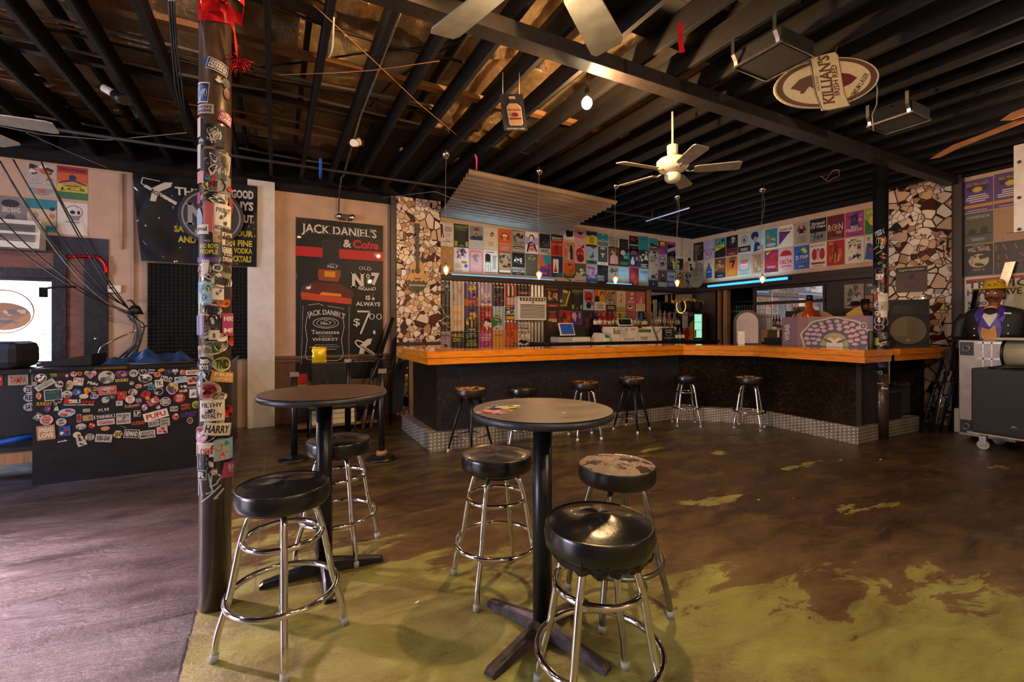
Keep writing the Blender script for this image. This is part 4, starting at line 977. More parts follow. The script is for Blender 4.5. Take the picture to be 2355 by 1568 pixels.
B2='''pink brown poster with a tall robed figure|Bro r .05 .05 .9 .9 sn;r .1 .3 .2 .4 or;e .68 .78 .12 .09 dk;p dk .55 .72 .82 .72 .85 .15 .6 .15;p lg .35 .1 .45 .5 .6 .5 .6 .1;l .1 .85 .8 .05 1 mr
pink poster with a big dark red mask and stem|Bpk l .2 .88 .6 .08 1 ro;e .45 .5 .35 .28 rd;e .5 .25 .33 .2 mr;p dk .5 .78 .8 .95 .85 .85 .6 .75;e .3 .5 .07 .05 pk;e .6 .5 .07 .05 pk
sky blue poster with a leaping figure over grass|Bsk r 0 0 1 .2 gn;e .5 .1 .3 .05 dk;g .3 .25 .4 .5 8 rd nv sn;p br .1 .95 .9 .95 .7 .8;e .15 .4 .15 .1 pk
dark stage photo poster with a white letter shape|Bwh r .05 .15 .9 .82 gg;r .28 .82 .44 .12 lg;r .3 .55 .4 .06 wh;r .44 .4 .12 .2 wh;l .1 .04 .8 .05 1 gy
brown photo poster of a singer with raised arm|Bbr g .05 .1 .9 .85 8 dk br;p pk .15 .1 .2 .5 .4 .6 .7 .6 .9 .5 .9 .1;e .5 .68 .16 .11 sn;p sn .2 .7 .45 .95 .5 .95 .3 .65;r 0 0 1 .1 mr
black poster with cream crescent and teal band|Bbk p tl .25 .5 1 .85 1 .4 .3 .4;e .4 .75 .25 .14 cr;e .3 .48 .18 .12 dk;r .5 .5 .3 .04 wh;r .1 .08 .8 .2 gn
navy poster with a white hound and stripes|Bnv l .1 .7 .8 .25 4 ro;p wh .15 .3 .3 .55 .45 .6 .5 .4 .6 .3 .5 .15 .2 .15;e .8 .5 .12 .12 li;r 0 0 1 .05 mg
black and white close up poster with white text foot|Bbk g .05 .35 .9 .6 16 wh lg dk;l .1 .05 .8 .22 3 wh
grey poster of two hands in black and white|Blg g .0 .5 1 .5 8 gg gy dk;g .0 .05 1 .4 6 gy lg;T .2 .45 .6 .06 dk HUNTER
mauve poster with a laughing white face|Bli e .5 .5 .38 .3 dk;e .5 .5 .33 .26 lg;e .35 .58 .08 .05 dk;e .65 .58 .08 .05 dk;e .5 .36 .2 .1 dk;T .15 .85 .7 .1 gg OUSTRUL
black poster with round lion crest|Bbk e .5 .55 .4 .28 bg;e .5 .55 .37 .26 bk;g .25 .35 .5 .4 10 lg gy bg;p ye .6 .6 .9 .5 .9 .05 .7 .05'''
row(B2,0,0,2.80,.405,bw(VB),'posters on the upper back wall',', middle centre row',xs=xs,gap=.008)
B2b='''white bordered poster with dancing figure on black|@-.02,1 Bwh r .08 .1 .84 .75 bk;g .2 .15 .6 .65 9 wh lg dk;t .2 .9 .6 .05 mr SATURDAY
cream collage poster with black ovals beside the corner|@-.02,1 Bcr e .6 .85 .2 .12 bk;r .1 .35 .4 .35 sn;e .75 .5 .15 .1 bk;e .85 .25 .2 .15 dk;r .1 .05 .4 .2 pk'''
row(B2b,0,0,2.80,.37,bw(VB),'posters on the upper back wall',', near the corner',xs=xs[11:])
B3='''sunset poster in red and orange with yellow title|Bor g .1 .5 .8 .45 8 rd or mr;r 0 .25 1 .2 bk;t .1 .32 .8 .14 ye VULLAZ;r 0 0 1 .2 sk;g 0 .0 1 .2 5 nv wh
dark poster with white boots standing in snow|Bol r 0 0 1 .35 lg;g .1 .35 .8 .4 10 wh lg;r .1 .1 .8 .02 gg
pink and blue poster packed with hand lettering|Bli p bl 0 0 1 0 1 .6 .6 .3 0 .5;g .2 .4 .6 .5 8 ro pk mg;T .15 .75 .7 .12 rd Magic;T .15 .28 .7 .1 wh Sun_+_Moon;r .3 .03 .5 .05 sk
black poster with white stacked title cut by glare|Bbk g .1 .6 .8 .3 5 gg dk;t .06 .32 .55 .13 wh ROC;t .06 .15 .55 .13 wh ETS
cream poster of fine black line drawings|Bbg g .1 .5 .8 .4 8 gg bg br;t .1 .7 .8 .08 gg CIRCUS;l .1 .05 .8 .1 2 gg
pale blue poster with a yellow tower|Bsk p ye .2 .08 .35 .4 .42 .7 .5 .4 .8 .08;T .2 .75 .6 .12 lg Tides;p wh 0 0 1 0 1 .1 0 .15
crimson poster with a tiny white pineapple|Brd p mr .2 1 1 1 1 .5 .5 .8;l .1 .4 .5 .25 4 ro;e .62 .14 .1 .09 wh;e .62 .14 .06 .06 rd;w wh .02 .62 .22 .6 .32 .66 .3
pale green and yellow poster with script|Blm r .03 .03 .94 .94 sk;g .05 .05 .9 .3 6 lm ye;T .1 .72 .8 .14 gg VZZEN;T .25 .35 .5 .12 wh BCN
navy and white poster with white balloons lettering|Bnv r 0 .5 1 .5 lg;e .5 .58 .22 .12 nv;r .28 .4 .5 .18 nv;e .5 .85 .05 .03 nv;e .8 .72 .1 .05 nv;t .05 .38 .9 .11 wh POHGOH;r .45 .12 .1 .1 wh
poster of a person with long brown hair over pale blue|Bbr e .5 .7 .24 .2 dk;e .52 .68 .13 .13 sn;r 0 0 1 .3 sk;p dk .2 .3 .35 .6 .65 .6 .9 .3;l .15 .05 .7 .1 2 wh
bright blue poster behind the pendant glow|Bbl r .05 .4 .9 .5 sk;g .2 .5 .6 .4 6 bl pu rd;r .1 .1 .8 .2 li
mustard poster with a hooded purple face|Bam e .5 .65 .36 .27 br;e .5 .63 .24 .2 sk;e .5 .63 .14 .1 pu;r .05 .03 .9 .1 bg
pale blue poster with a red and navy figure by the corner|Bsk g .1 .35 .8 .55 12 rd nv mr;p wh .5 .1 .9 .3 .8 .05;l .1 .05 .5 .1 2 nv'''
row(B3,0,0,2.39,.402,bw(VB),'posters on the upper back wall',', lowest centre row',xs=xs,gap=.008)
# right wall
D1='''black poster with tangled grey script|Bbk g .1 .2 .8 .7 8 gg dk;T .15 .75 .7 .1 gy Revival
pale blue poster with red and white badge|Bli g .1 .6 .8 .3 5 sk lg;r .0 .42 1 .12 bl;t .1 .44 .8 .08 wh BRODEO;g .2 .1 .6 .25 8 rd nv wh
teal and black poster with a slanted yellow title block|Btl p bk 0 0 1 0 1 .55 0 .3;g .1 .6 .8 .35 8 am dk tl;p ye .1 .35 .9 .5 .85 .65 .1 .6;T .2 .48 .6 .1 br BUENA
black poster of a pale face with red lettering band|Bbk e .62 .78 .2 .15 lg;g .1 .45 .8 .4 6 dk gg;r 0 0 1 .25 mr;t .05 .28 .9 .1 rd GRUFFIAN;l .2 .08 .6 .06 1 pk
cream poster with ringed face and black foot|Blg e .5 .68 .26 .2 gg;e .5 .68 .22 .17 lg;e .5 .66 .11 .1 gg;r 0 .08 1 .28 bk;l .1 .14 .8 .15 3 cr
light blue poster of a dark haired profile|Bsk e .3 .78 .3 .2 nv;e .35 .6 .16 .14 sn;p nv .3 .45 .6 .45 .9 .1 .2 0;p sn .5 .25 .9 .3 .9 .1 .5 .1;r .85 .3 .15 .7 wh
white edged teal poster with a golden lion|Bwh r .05 .08 .9 .88 tl;g .2 .35 .6 .45 12 am ye tl or;e .5 .22 .35 .08 pk
white poster with purple triangle and slanted title|Bwh p pu .02 .75 .8 .68 .02 .12;T .08 .76 .84 .1 br MODERN_LIFE;l .2 .6 .7 .12 3 mr
pale green poster of a red haired bearded person|Blg r .03 .03 .94 .94 bg;p mr .2 .6 .35 .85 .65 .85 .85 .6;e .5 .78 .12 .1 sn;p bk .3 .5 .5 .72 .7 .5;l .15 .1 .7 .3 5 gy;r .0 .9 .04 .1 rd
black and grey poster with bold rounded white title|Bbk r 0 0 1 .42 gy;g .2 .1 .6 .35 8 dk gg;t .1 .74 .8 .13 wh Strand;t .04 .60 .92 .12 wh Of_Oaks
maroon poster with thin cream letters round an eye|Bmr t .06 .36 .2 .28 cr R;e .45 .5 .17 .13 cr;e .45 .5 .13 .1 mr;e .48 .5 .06 .05 cr;t .68 .36 .24 .28 cr N;l .5 .22 .4 .12 3 cr;l .1 .05 .8 .03 1 cr
magenta purple poster of a curly haired person with white title|Bmg g .1 .5 .8 .45 10 pu li mg;e .5 .72 .2 .17 nv;e .5 .66 .1 .1 br;p nv .2 .35 .35 .6 .65 .6 .8 .35;t .3 .34 .4 .1 wh BIG;t .06 .2 .88 .12 wh FREEDIA;l .1 .08 .8 .04 1 nv
green and yellow poster beside the far pillar|Blm p gn 0 0 1 0 1 .4 .5 .3 0 .6;e .5 .5 .3 .2 ye;T .1 .8 .8 .12 wh SWEET'''
row(D1,-7.74,.3005,3.055,.435,rw,'posters on the right wall',', right wall top',gap=.014)
D2='''white poster with one grey balloon|Blg e .6 .65 .35 .3 gg;e .6 .65 .3 .26 gy;p sk 0 0 1 0 1 .15 0 .3
cream poster with a big blue bottle|Bcr p bl .2 .05 .2 .45 .4 .7 .4 .85 .6 .85 .6 .7 .8 .45 .8 .05;r .3 .35 .4 .05 pk;t .3 .25 .4 .07 nv SPIN;e .7 .85 .2 .08 pk
brown and rust landscape poster|Bbr g .05 .4 .9 .5 12 or sn br;p dk 0 0 1 0 1 .25 0 .3;l .2 .1 .6 .05 1 cr
orange poster with a black bird like numeral|Bam r .03 .03 .94 .94 or;e .6 .9 .3 .08 ol;p bk .3 .8 .8 .8 .6 .45 .45 .45 .6 .7 .3 .7;l .1 .1 .8 .25 5 am
soft teal poster with a layered pink cake|Bsk r .03 .03 .94 .94 tl;r .03 .03 .94 .94 bg;e .5 .32 .38 .1 tl;e .5 .36 .36 .1 pk;r .14 .36 .72 .3 pk;e .5 .66 .36 .1 ro;e .5 .52 .36 .02 wh;l .2 .05 .6 .06 1 tl
tan poster filled with faint script|Bsn l .1 .08 .8 .85 14 br;g .1 .1 .8 .8 5 sn tn
crimson and magenta splashed poster|Brd g .05 .3 .9 .65 12 mg rd pu;l .1 .2 .8 .1 2 pk;p ye .1 .9 .5 .98 .2 .8;p mr 0 0 1 0 1 .1 0 .2
pink poster with a red umbrella and arched red title|Bpk p rd .08 .66 .15 .8 .35 .9 .65 .9 .85 .8 .92 .66;r .49 .5 .02 .2 rd;t .08 .3 .84 .18 rd DELTA;l .08 .16 .84 .1 2 rd;l .1 .06 .8 .04 1 ro
blue poster with a peanut and white slab title|Bbl g .2 .6 .6 .3 3 bl nv;e .62 .83 .14 .08 ye;e .74 .74 .13 .08 ye;T .1 .42 .84 .16 wh Z-TRIP;t .1 .26 .8 .08 ro CINCO;l .3 .1 .4 .06 1 wh
white poster with two big red ovals and black arched title|Bwh t .05 .86 .9 .08 bk MUTHA_PARTY;e .28 .54 .17 .24 rd;e .75 .54 .17 .24 rd;r .42 .3 .16 .4 pk;e .5 .72 .09 .07 gy;r .08 .12 .84 .09 rd;l .1 .04 .8 .05 1 gg
red and orange poster of a figure in flames|Brd g .1 .1 .8 .85 16 or am rd;e .5 .82 .09 .06 mr;p mr .35 .5 .45 .75 .6 .75 .65 .45 .55 .1 .45 .1;p ye .45 .1 .47 .5 .53 .5 .5 .08
white poster with an armoured sketch and black title|Bwh t .3 .88 .4 .07 bk MC;t .15 .8 .7 .07 bk MEGA_RAN;g .15 .1 .7 .65 18 bk gy wh mr li;r .75 .12 .15 .13 cr
white and blue poster peeping past the far pillar|Bwh p bl 0 .1 .8 0 1 .5 .1 .7;g .1 .2 .8 .5 8 mg pu rd;l .1 .8 .2 .15 4 bk'''
row(D2,-7.74,.3005,2.588,.445,rw,'posters on the right wall',', right wall bottom',gap=.014)
# lower back wall: sheets taped over corrugated metal
def cw(x,y,d): return (x,7.700-.0155-d-.009*(.5+.5*sin(2*PI*(x-2.555)/.076)),y)
xs2=[2.58,2.775,3.035,3.322,3.595,3.85,4.12]
xs2=[2.56,2.775,3.035,3.322,3.595,3.85,4.10,4.40]
E1='''dark poster streaked with pale blue light|Bdk g .05 .4 .9 .5 10 gy sk bk;w sk .03 .2 .9 .3 .4;w wh .03 .5 .95 .55 .5;T .1 .6 .8 .1 sk Wovel
pale grey poster with two faint red figures|Blg g .1 .2 .3 .7 7 ro lg;g .55 .2 .3 .7 7 ro lg
comic style poster with yellow burst on blue|Bpu p or 0 0 1 0 1 .4 .5 .25 0 .3;p ye .3 .9 .45 .84 .6 .92 .75 .85 .9 .88 .8 .75 .9 .65 .6 .68 .4 .62 .25 .7 .15 .8;g .15 .25 .7 .4 12 mr nv pk bk;t .25 .92 .5 .05 wh COMIC;l .2 .02 .6 .08 2 nv
mauve poster with a white hare|Bli p wh .15 .6 .3 .55 .8 .6 .85 .45 .6 .35 .3 .4 .2 .5;p wh .15 .8 .25 .85 .3 .6 .15 .6;g .1 .12 .8 .2 8 pu pk li;r .05 .03 .9 .05 wh
black poster with looping cream script over red figures|Bbk T .08 .82 .84 .1 pk Cakidovel;g .1 .4 .8 .35 9 gg gy dk;g .1 .05 .8 .25 8 mr ro
red poster with tall dark doorway and white text|Brd r .25 .5 .5 .45 wh;r .38 .45 .25 .5 bk;l .1 .08 .8 .35 6 wh;r .1 .36 .8 .04 pk
short dark poster with pink band above the air conditioner|@.16,.62 Bbk r 0 .3 1 .25 mr;l .1 .35 .8 .15 2 pk;r .1 .75 .8 .1 gg'''
row(E1,0,0,1.862,.412,cw,'posters taped over corrugated metal',', under the ledge',xs=xs2,sub=.019,gap=.01)
E2='''black poster with bare white branches|Bbk w wh .05 .1 1 .5 .65 .9 .5;w wh .05 .1 .4 .6 .55 1 .6;w wh .04 .1 .45 .7 .2 1 .15;t .1 .24 .8 .1 wh TAYYY;g .6 0 .4 .25 4 ro;r 0 .03 .6 .05 gg
blank cream poster with faint gold text|Bcr l .1 .65 .8 .15 3 am;l .15 .25 .7 .2 4 tn
purple poster with large yellow beetle|Bdk p pu .02 .5 .98 .5 .98 .98 .02 .98;p ye .1 .9 .35 .8 .5 .7 .65 .8 .9 .9 .85 .6 .9 .3 .75 .2 .7 .5 .5 .4 .3 .5 .25 .2 .1 .3 .15 .6;e .5 .65 .1 .14 dk;p am .45 .4 .55 .4 .55 .15 .45 .15;e .5 .85 .2 .06 dk;l .15 .03 .7 .07 2 wh
red poster with black swirl and white horse head|Brd w bk .06 .1 .9 .3 .85 .5 .9 .8 .85;w bk .06 .1 .75 .3 .7 .5 .75 .9 .7;w bk .06 .1 .6 .25 .55 .4 .6 .45 .4;w bk .06 .1 .45 .2 .4 .3 .42 .3 .2;w bk .05 .1 .3 .2 .25 .2 .1;p wh .3 .2 .45 .4 .7 .45 .95 .3 .9 .1 .7 .2 .6 .0 .5 .15;p bk .4 .45 .7 .55 .95 .35 .8 .3 .6 .4;l .45 .6 .45 .2 3 pk
sky blue poster with sun face and rainbow|Bsk e .5 .78 .22 .14 ye;e .5 .78 .17 .11 am;e .44 .8 .03 .02 br;e .57 .8 .03 .02 br;e .3 .35 .45 .3 gn;e .3 .33 .4 .27 ye;e .3 .31 .35 .24 rd;e .3 .29 .3 .2 sk;r 0 0 1 .15 lg;l .2 .15 .6 .2 3 wh
small black poster dotted with white icons|@.2,.55 Bbk g .05 .4 .9 .55 12 gy wh;r .03 .05 .94 .25 am;e .5 .18 .1 .1 ye'''
row(E2,0,0,1.40,.455,cw,'posters taped over corrugated metal',', second corrugated row',xs=xs2,sub=.019,gap=.01)
E3='''lilac poster with a leaping person in a suit|Bli t .02 .78 .9 .14 bk .hails;e .5 .52 .12 .09 sn;p bk .3 .2 .4 .45 .7 .45 .75 .15;p bk .0 .3 .2 .4 .1 .05;l .2 .7 .6 .04 1 nv
black poster with dripping yellow graffiti lettering|Bdk t .05 .75 .9 .16 ye WRONG;t .15 .56 .7 .15 ye EXIT;g .1 .1 .8 .4 9 mr br gg
black concert bill with blue title and yellow lists|Bbk t .1 .72 .5 .15 sk DIY;t .6 .74 .3 .12 ro W;l .1 .35 .8 .3 5 lm;l .15 .06 .7 .22 4 cr;l .2 .9 .6 .05 1 cr
magenta poster with white arched lettering|Bmg t .1 .8 .8 .1 wh II_YEAR;t .08 .68 .84 .08 wh ANNIVERSARY;t .15 .57 .7 .08 wh CONCERT;g .15 .1 .7 .4 10 ro pu mg pk;l .1 .02 .5 .05 1 pk
yellow poster with navy date band|Bam r .0 .0 1 .2 nv;t .2 .05 .6 .1 wh 9.30.21;t .15 .78 .7 .08 br FOREFUN_BAY;p bl .3 .2 .6 .3 .9 .22 .9 .2'''
row(E3,0,0,.98,.41,cw,'posters taped over corrugated metal',', bottom corrugated row',xs=xs2,sub=.019,gap=.01)
for lab,x,y,w_,h_,ops in (('orange red poster of a pointing person, left of the white air conditioner poster',3.855,1.12,.25,.44,'Bor r 0 .7 1 .3 rd;t .1 .74 .8 .2 or CUSTARD;e .4 .5 .25 .17 rd;e .42 .5 .2 .13 or;e .4 .6 .2 .08 rd;g .3 .1 .6 .25 5 rd or;r .7 .05 .2 .06 mr'),
  ('cream poster with black two word title under the air conditioner',4.12,1.13,.275,.44,'Bcr r 0 0 1 1 wh;t .06 .8 .88 .12 bk PUSHA;t .06 .66 .88 .12 bk PREME;g .05 .2 .9 .42 14 tn bg cr;g .05 .02 .9 .2 12 bk dk'),
  ('grey poster scrap with a white face beside the date band',3.80,.99,.13,.10,'Bgy e .5 .5 .3 .4 wh;g .3 .2 .4 .6 4 gg'),
  ('mustard poster scrap with red lettering, bottom row by the bar',3.94,.99,.23,.11,'Bol t .1 .3 .8 .5 mr SKATER;r .05 .05 .9 .1 am'),
  ('black strip poster with white futuristic title on the bar edge',4.18,.99,.27,.12,'Bbk t .05 .2 .9 .28 wh FLIPTURN;r .4 .8 .2 .06 wh')):
    poster(lab,x,y,w_,h_,ops,cw,'posters taped over corrugated metal',5,sub=.019)
xs3=[4.764,5.062,5.359,5.653,5.945,6.246,6.531,6.811,7.086,7.369]
F1='''dark ribbed poster with orange title and red band|Bbk t .05 .85 .9 .1 or DJ_DEX;g .1 .35 .8 .45 12 gg ro pk ye;r 0 .12 1 .14 rd;l .1 .14 .8 .08 1 pk
dark poster with a slanted yellow telephone box|Bnv p bk .5 1 1 1 1 0 .3 0;p ol .15 .25 .3 .95 .75 .88 .55 .2;p ye .6 .15 .95 .85 .85 .9 .5 .2;p cr .3 .8 .7 .75 .72 .88 .33 .92;e .15 .4 .1 .07 cr;r .05 .15 .6 .08 lm
black poster with tall lime letters, below the black ledge,|Bbk T .05 .80 .9 .15 lm UNDEROATH;l .08 .74 .84 .04 1 lm;r .25 .2 .5 .5 dk;r .04 .04 .2 .2 lm;r .78 .04 .18 .2 lm;l .35 .05 .3 .08 2 lm
pale blue poster with a red horned face|Bsk e .5 .62 .4 .28 rd;p rd .15 .7 .1 .95 .35 .85;p rd .75 .8 .9 .98 .85 .7;r .28 .5 .44 .08 bk;e .5 .22 .22 .15 bk;e .8 .32 .15 .1 mg;r .3 .42 .4 .06 gy
orange photo poster of a person above a white bill|Bor r .3 .4 .6 .6 am;e .68 .82 .18 .13 br;e .7 .75 .1 .1 sn;p am .45 .42 .55 .65 .95 .65 1 .42;p bk .0 .42 .1 .7 .4 .7 .45 .42;r 0 0 1 .4 wh;l .1 .08 .8 .28 5 gg
olive poster of a curled brass horn|Bam r .03 .03 .94 .94 bg;e .35 .7 .28 .2 br;e .35 .7 .2 .14 bg;e .35 .7 .1 .08 br;e .6 .4 .28 .17 br;e .6 .4 .2 .12 bg;p br .45 .85 .9 .98 .85 .8;r 0 0 1 .28 dk;l .1 .08 .8 .15 3 cr
pale yellow poster with a small dancing figure|Bcr p br .4 .35 .5 .7 .6 .35 .52 .5;e .5 .76 .06 .04 br;p br .45 .78 .6 .85 .55 .76;r 0 0 1 .2 tn;r .2 .27 .6 .02 tn
rosy poster with a white striped hat and cup|Bro p wh .45 .55 .7 .6 .75 .9 .55 .95;p bk .5 .7 .72 .74 .73 .8 .5 .76;r .1 .42 .8 .08 pk;e .4 .2 .28 .1 wh;e .4 .24 .18 .05 bk
pinkish poster with pale beige lower half|Bro p pk .3 .4 .6 .8 .7 .4;r 0 0 1 .38 cr;t .2 .25 .6 .05 ro Mirage'''
row(F1,0,0,1.822,.435,lambda x,y,d:(x,7.672-d,y),'posters behind the bar bottles',', bottle side upper row',xs=xs3,gap=.012)
F2='''dark poster with a red crab like figure|Bdk t .2 .88 .6 .06 cr PLANET;e .5 .65 .28 .2 rd;r .15 .45 .7 .15 cr;e .3 .4 .15 .1 mr;g .1 .05 .8 .3 5 mr gg
fiery red poster with yellow streaks|Brd g .1 .1 .8 .8 12 or mr bk ye;e .4 .75 .15 .12 dk
violet poster with pale blossoms|Bpu e .25 .75 .22 .16 pk;e .4 .6 .15 .12 pk;g .4 .2 .5 .7 8 li nv pu
dark poster half hidden by bottles|Bdk g .1 .1 .8 .8 8 mr gg
red poster half hidden by bottles|Brd g .1 .1 .8 .8 8 pk ro
deep red poster standing behind liquor bottles|Bmr g .1 .1 .8 .8 8 ro rd
bright yellow poster with brown title behind bottles|Bye t .15 .78 .7 .12 br LIZZARD;g .1 .1 .8 .5 6 am ye
orange poster behind the small card reader|Bor t .1 .8 .8 .08 am BASIX;g .2 .2 .6 .5 5 am rd
dark blue poster behind the clear bottles|Bnv g .1 .1 .8 .8 8 bl dk'''
row(F2,0,0,1.375,.435,lambda x,y,d:(x,7.672-d,y),'posters behind the bar bottles',', bottle side lower row',xs=xs3,gap=.012)
g=G(); g.bb(4.735,7.40,7.676,7.69,1.19,2.29); tag(g.build('backing_board','dark_wood'),'flat dark backing board behind the bottle row posters','board')
# left wall posters
def lp(px0,py0,px1,py1,lab,ops,seed):
    a=pv(px0,py0,VB); b=pv(px1,py1,VB); poster(lab,a[0],b[2],b[0]-a[0],a[2]-b[2],ops,bw(VB),'posters on the upper left wall',seed)
lp(60,371,131,455,'pale poster with an old car and soft white title, upper left wall','Blg g .1 .5 .8 .45 14 dk or br wh;T .1 .38 .8 .12 wh VILLAGERS;l .1 .05 .8 .2 4 gy;r .4 .1 .2 .1 or',1)
lp(132,380,202,462,'red to yellow to green poster with black leaping figure','Brd r 0 .52 1 .28 or;r 0 .32 1 .22 am;r 0 .22 1 .22 ye;r 0 0 1 .22 gn;t .05 .86 .9 .08 bk CROWBAR;e .5 .66 .12 .09 nv;p nv .05 .5 .5 .62 .95 .48 .95 .44 .5 .56 .05 .46;T .2 .36 .6 .09 br Legendary;T .08 .24 .84 .11 bk J.C.S',2)
lp(0,449,60,528,'grey poster of a dark bird and flowers at the left edge','Bgy e .4 .78 .35 .12 dk;e .4 .3 .2 .15 gg;t .1 .5 .7 .16 wh BIRD_BAND',3)
lp(61,455,131,535,'blue bordered poster with a cream centre','Btl r .02 .2 .96 .5 cr;e .3 .5 .1 .1 bg;e .85 .5 .1 .08 tn;e .85 .72 .09 .06 nv;t .1 .08 .8 .06 nv GRANDPA',4)
lp(132,463,202,542,'white poster with a drawn grey skull','Bwh e .55 .72 .3 .2 gy;e .55 .72 .26 .17 wh;e .5 .7 .09 .06 bk;e .7 .7 .05 .06 bk;p gy .4 .6 .75 .6 .7 .45 .45 .45;t .25 .36 .5 .05 gg WREST',5)
# far right posters
def rp(x0,x1,y,h,lab,ops,seed): poster(lab,-x0,y,x0-x1,h,ops,rw,'posters beyond the mosaic column',seed)
pf='Bpu e .5 .75 .34 .15 nv;T .15 .8 .7 .1 am BIG_PRE-FEST;e .5 .68 .17 .09 am;e .5 .68 .11 .06 ye;l .1 .3 .8 .25 4 wh;r 0 .13 1 .09 am;l .1 .03 .8 .05 1 pk'
rp(2.885,2.56,3.135,.465,'violet festival poster with gold ribbon title, nearest the mosaic column',pf,1)
rp(2.55,2.225,3.135,.475,'second violet festival poster, partly behind the riveted plate',pf,2)
rp(2.865,2.56,2.67,.45,'dark teal poster with pale wide title above two silhouettes','Bgg r .03 .03 .94 .94 tl;r .03 .03 .94 .94 ol;t .1 .82 .8 .08 sk ODESZA;e .3 .4 .14 .1 bk;e .7 .42 .13 .1 bk;r .03 .28 .94 .05 bk;l .2 .1 .6 .1 3 sk',3)
rp(2.55,2.225,2.67,.455,'tan poster with a small red mark under the riveted plate','Btn e .7 .7 .1 .1 mr;l .3 .2 .5 .05 1 br',4)
rp(2.855,2.56,2.21,.445,'black poster with a snarling cat and pale arched title','Bbk t .1 .78 .8 .14 cr WILL_TRAVEL;e .5 .48 .36 .22 cr;g .2 .3 .6 .36 12 bk bg dk;t .3 .93 .4 .04 cr HAVE_GUN;t .3 .16 .4 .06 cr MAY_3',5)
rp(2.55,2.10,2.21,.45,'dark poster with broken orange line letters','Bdk l .05 .75 .25 .2 1 dk;w or .02 .05 .9 .05 .72;w or .02 .2 .9 .28 .72;w or .02 .45 .9 .5 .75;w or .02 .7 .95 .8 .8;w or .02 .1 .6 .1 .45;w or .02 .25 .6 .3 .45;w or .02 .55 .62 .65 .5;w or .02 .1 .35 .1 .2;w or .02 .4 .35 .5 .22;g .5 .05 .45 .35 6 gg dk',6)
rp(2.87,1.5,1.45,.74,'big white banner with black stencil lettering and green bottle','Bwh p rd .02 .88 .45 .93 .47 .99 .02 .96;T .42 .9 .3 .07 br presents;t .03 .78 .6 .14 bk TROPICAL;t .03 .64 .4 .12 bk HEATWAVE;t .03 .45 .15 .07 bk 5:00;t .03 .35 .15 .07 bk 5/20;t .5 .5 .3 .07 bk Or_Her;e .85 .8 .12 .1 gn;r .82 .55 .04 .35 br;l .2 .1 .5 .2 3 gg',7)
# ------------------------------------------------------------ whiskey banner
g=G(); X0,Z0,BW,BH=.285,.64,1.315,2.52
cv=Cv(g,lambda x,y,d:(X0+x,VB-.02-d-.0*sin(x*3),Z0+y),0,step=.0008)
P_=lambda *q:[(q[i]*BW,q[i+1]*BH) for i in range(0,len(q),2)]
cv.rect(0,0,BW,BH,lin('0e0e10'))
wcol=lin('c9c2b8')
cv.rect(0,.765*BH,BW,.06*BH,lin('b5181f'))
cv.text("JACK DANIEL'S",.06*BW,.895*BH,.86*BW,.075*BH,wcol,True,.02)
cv.text("&",.52*BW,.838*BH,.10*BW,.05*BH,wcol,False,.03); cv.text("Coke",.63*BW,.836*BH,.32*BW,.056*BH,lin('b5181f'),True,.05)
# bottle
cv.poly(P_(.285,.795,.285,.86,.30,.875,.47,.872,.485,.855,.47,.79,.45,.79),lin('1c1d22'))
cv.poly(P_(.27,.70,.30,.80,.47,.80,.49,.70,.49,.62,.24,.62,.24,.68),lin('17181c'))
cv.poly(P_(.235,.655,.24,.69,.49,.69,.485,.645,.46,.615,.25,.62),lin('8a3f12')); cv.poly(P_(.31,.645,.31,.68,.43,.68,.43,.643),lin('d08a1a'))
cv.poly(P_(.05,.55,.07,.575,.22,.61,.46,.605,.62,.565,.64,.54,.62,.47,.05,.50),lin('5a1a10'))
cv.poly(P_(.05,.515,.05,.545,.62,.51,.62,.475),lin('b8431a')); cv.poly(P_(.25,.53,.28,.548,.5,.54,.5,.522),lin('d8821c')); cv.poly(P_(.06,.50,.06,.51,.61,.49,.61,.475),lin('c23c1e'))
cv.poly(P_(.04,.02,.05,.50,.61,.475,.55,.05),lin('15151a'))
for q in ((.30,.80,.285,.86,.30,.873,.47,.87,.485,.855,.47,.79),(.30,.80,.265,.73,.24,.68),(.47,.79,.495,.72,.49,.65),(.24,.62,.06,.575,.05,.50,.04,.03),(.46,.605,.63,.56,.61,.47,.55,.06)): cv.path(P_(*q),.006,lin('4a4a50'))
cv.text('Old',.36*BW,.722*BH,.07*BW,.008*BH,wcol,True,0); cv.text('No.7',.34*BW,.70*BH,.12*BW,.02*BH,wcol,True,.02)
for q in ((.13,.465,.25,.475,.30,.462),(.34,.462,.42,.455,.51,.448,.53,.44)): cv.path(P_(*q),.006,wcol)
for q in ((.12,.40,.10,.33,.12,.25,.10,.16,.12,.13,.20,.125,.45,.118,.50,.13,.52,.16,.50,.25,.53,.33,.52,.38),): cv.path(P_(*q),.007,wcol)
cv.text("JACK DANIEL'S",.12*BW,.395*BH,.42*BW,.045*BH,wcol,True,.02,-.04,.8)
for rx,ry,cl in ((.145,.034,wcol),(.138,.031,lin('101014')),(.105,.026,wcol),(.10,.0235,lin('101014'))): cv.ell(.325*BW,.355*BH,rx*BW,ry*BH,cl,28)
cv.text('Old',.30*BW,.366*BH,.05*BW,.008*BH,wcol,True,0); cv.text('No.7',.265*BW,.343*BH,.12*BW,.02*BH,wcol,True,.02)
cv.text('Tennessee',.165*BW,.285*BH,.31*BW,.026*BH,wcol,True,.01); cv.text('SOUR MASH',.25*BW,.27*BH,.14*BW,.007*BH,wcol,False,0); cv.text('WHISKEY',.17*BW,.243*BH,.30*BW,.020*BH,wcol,True,.02)
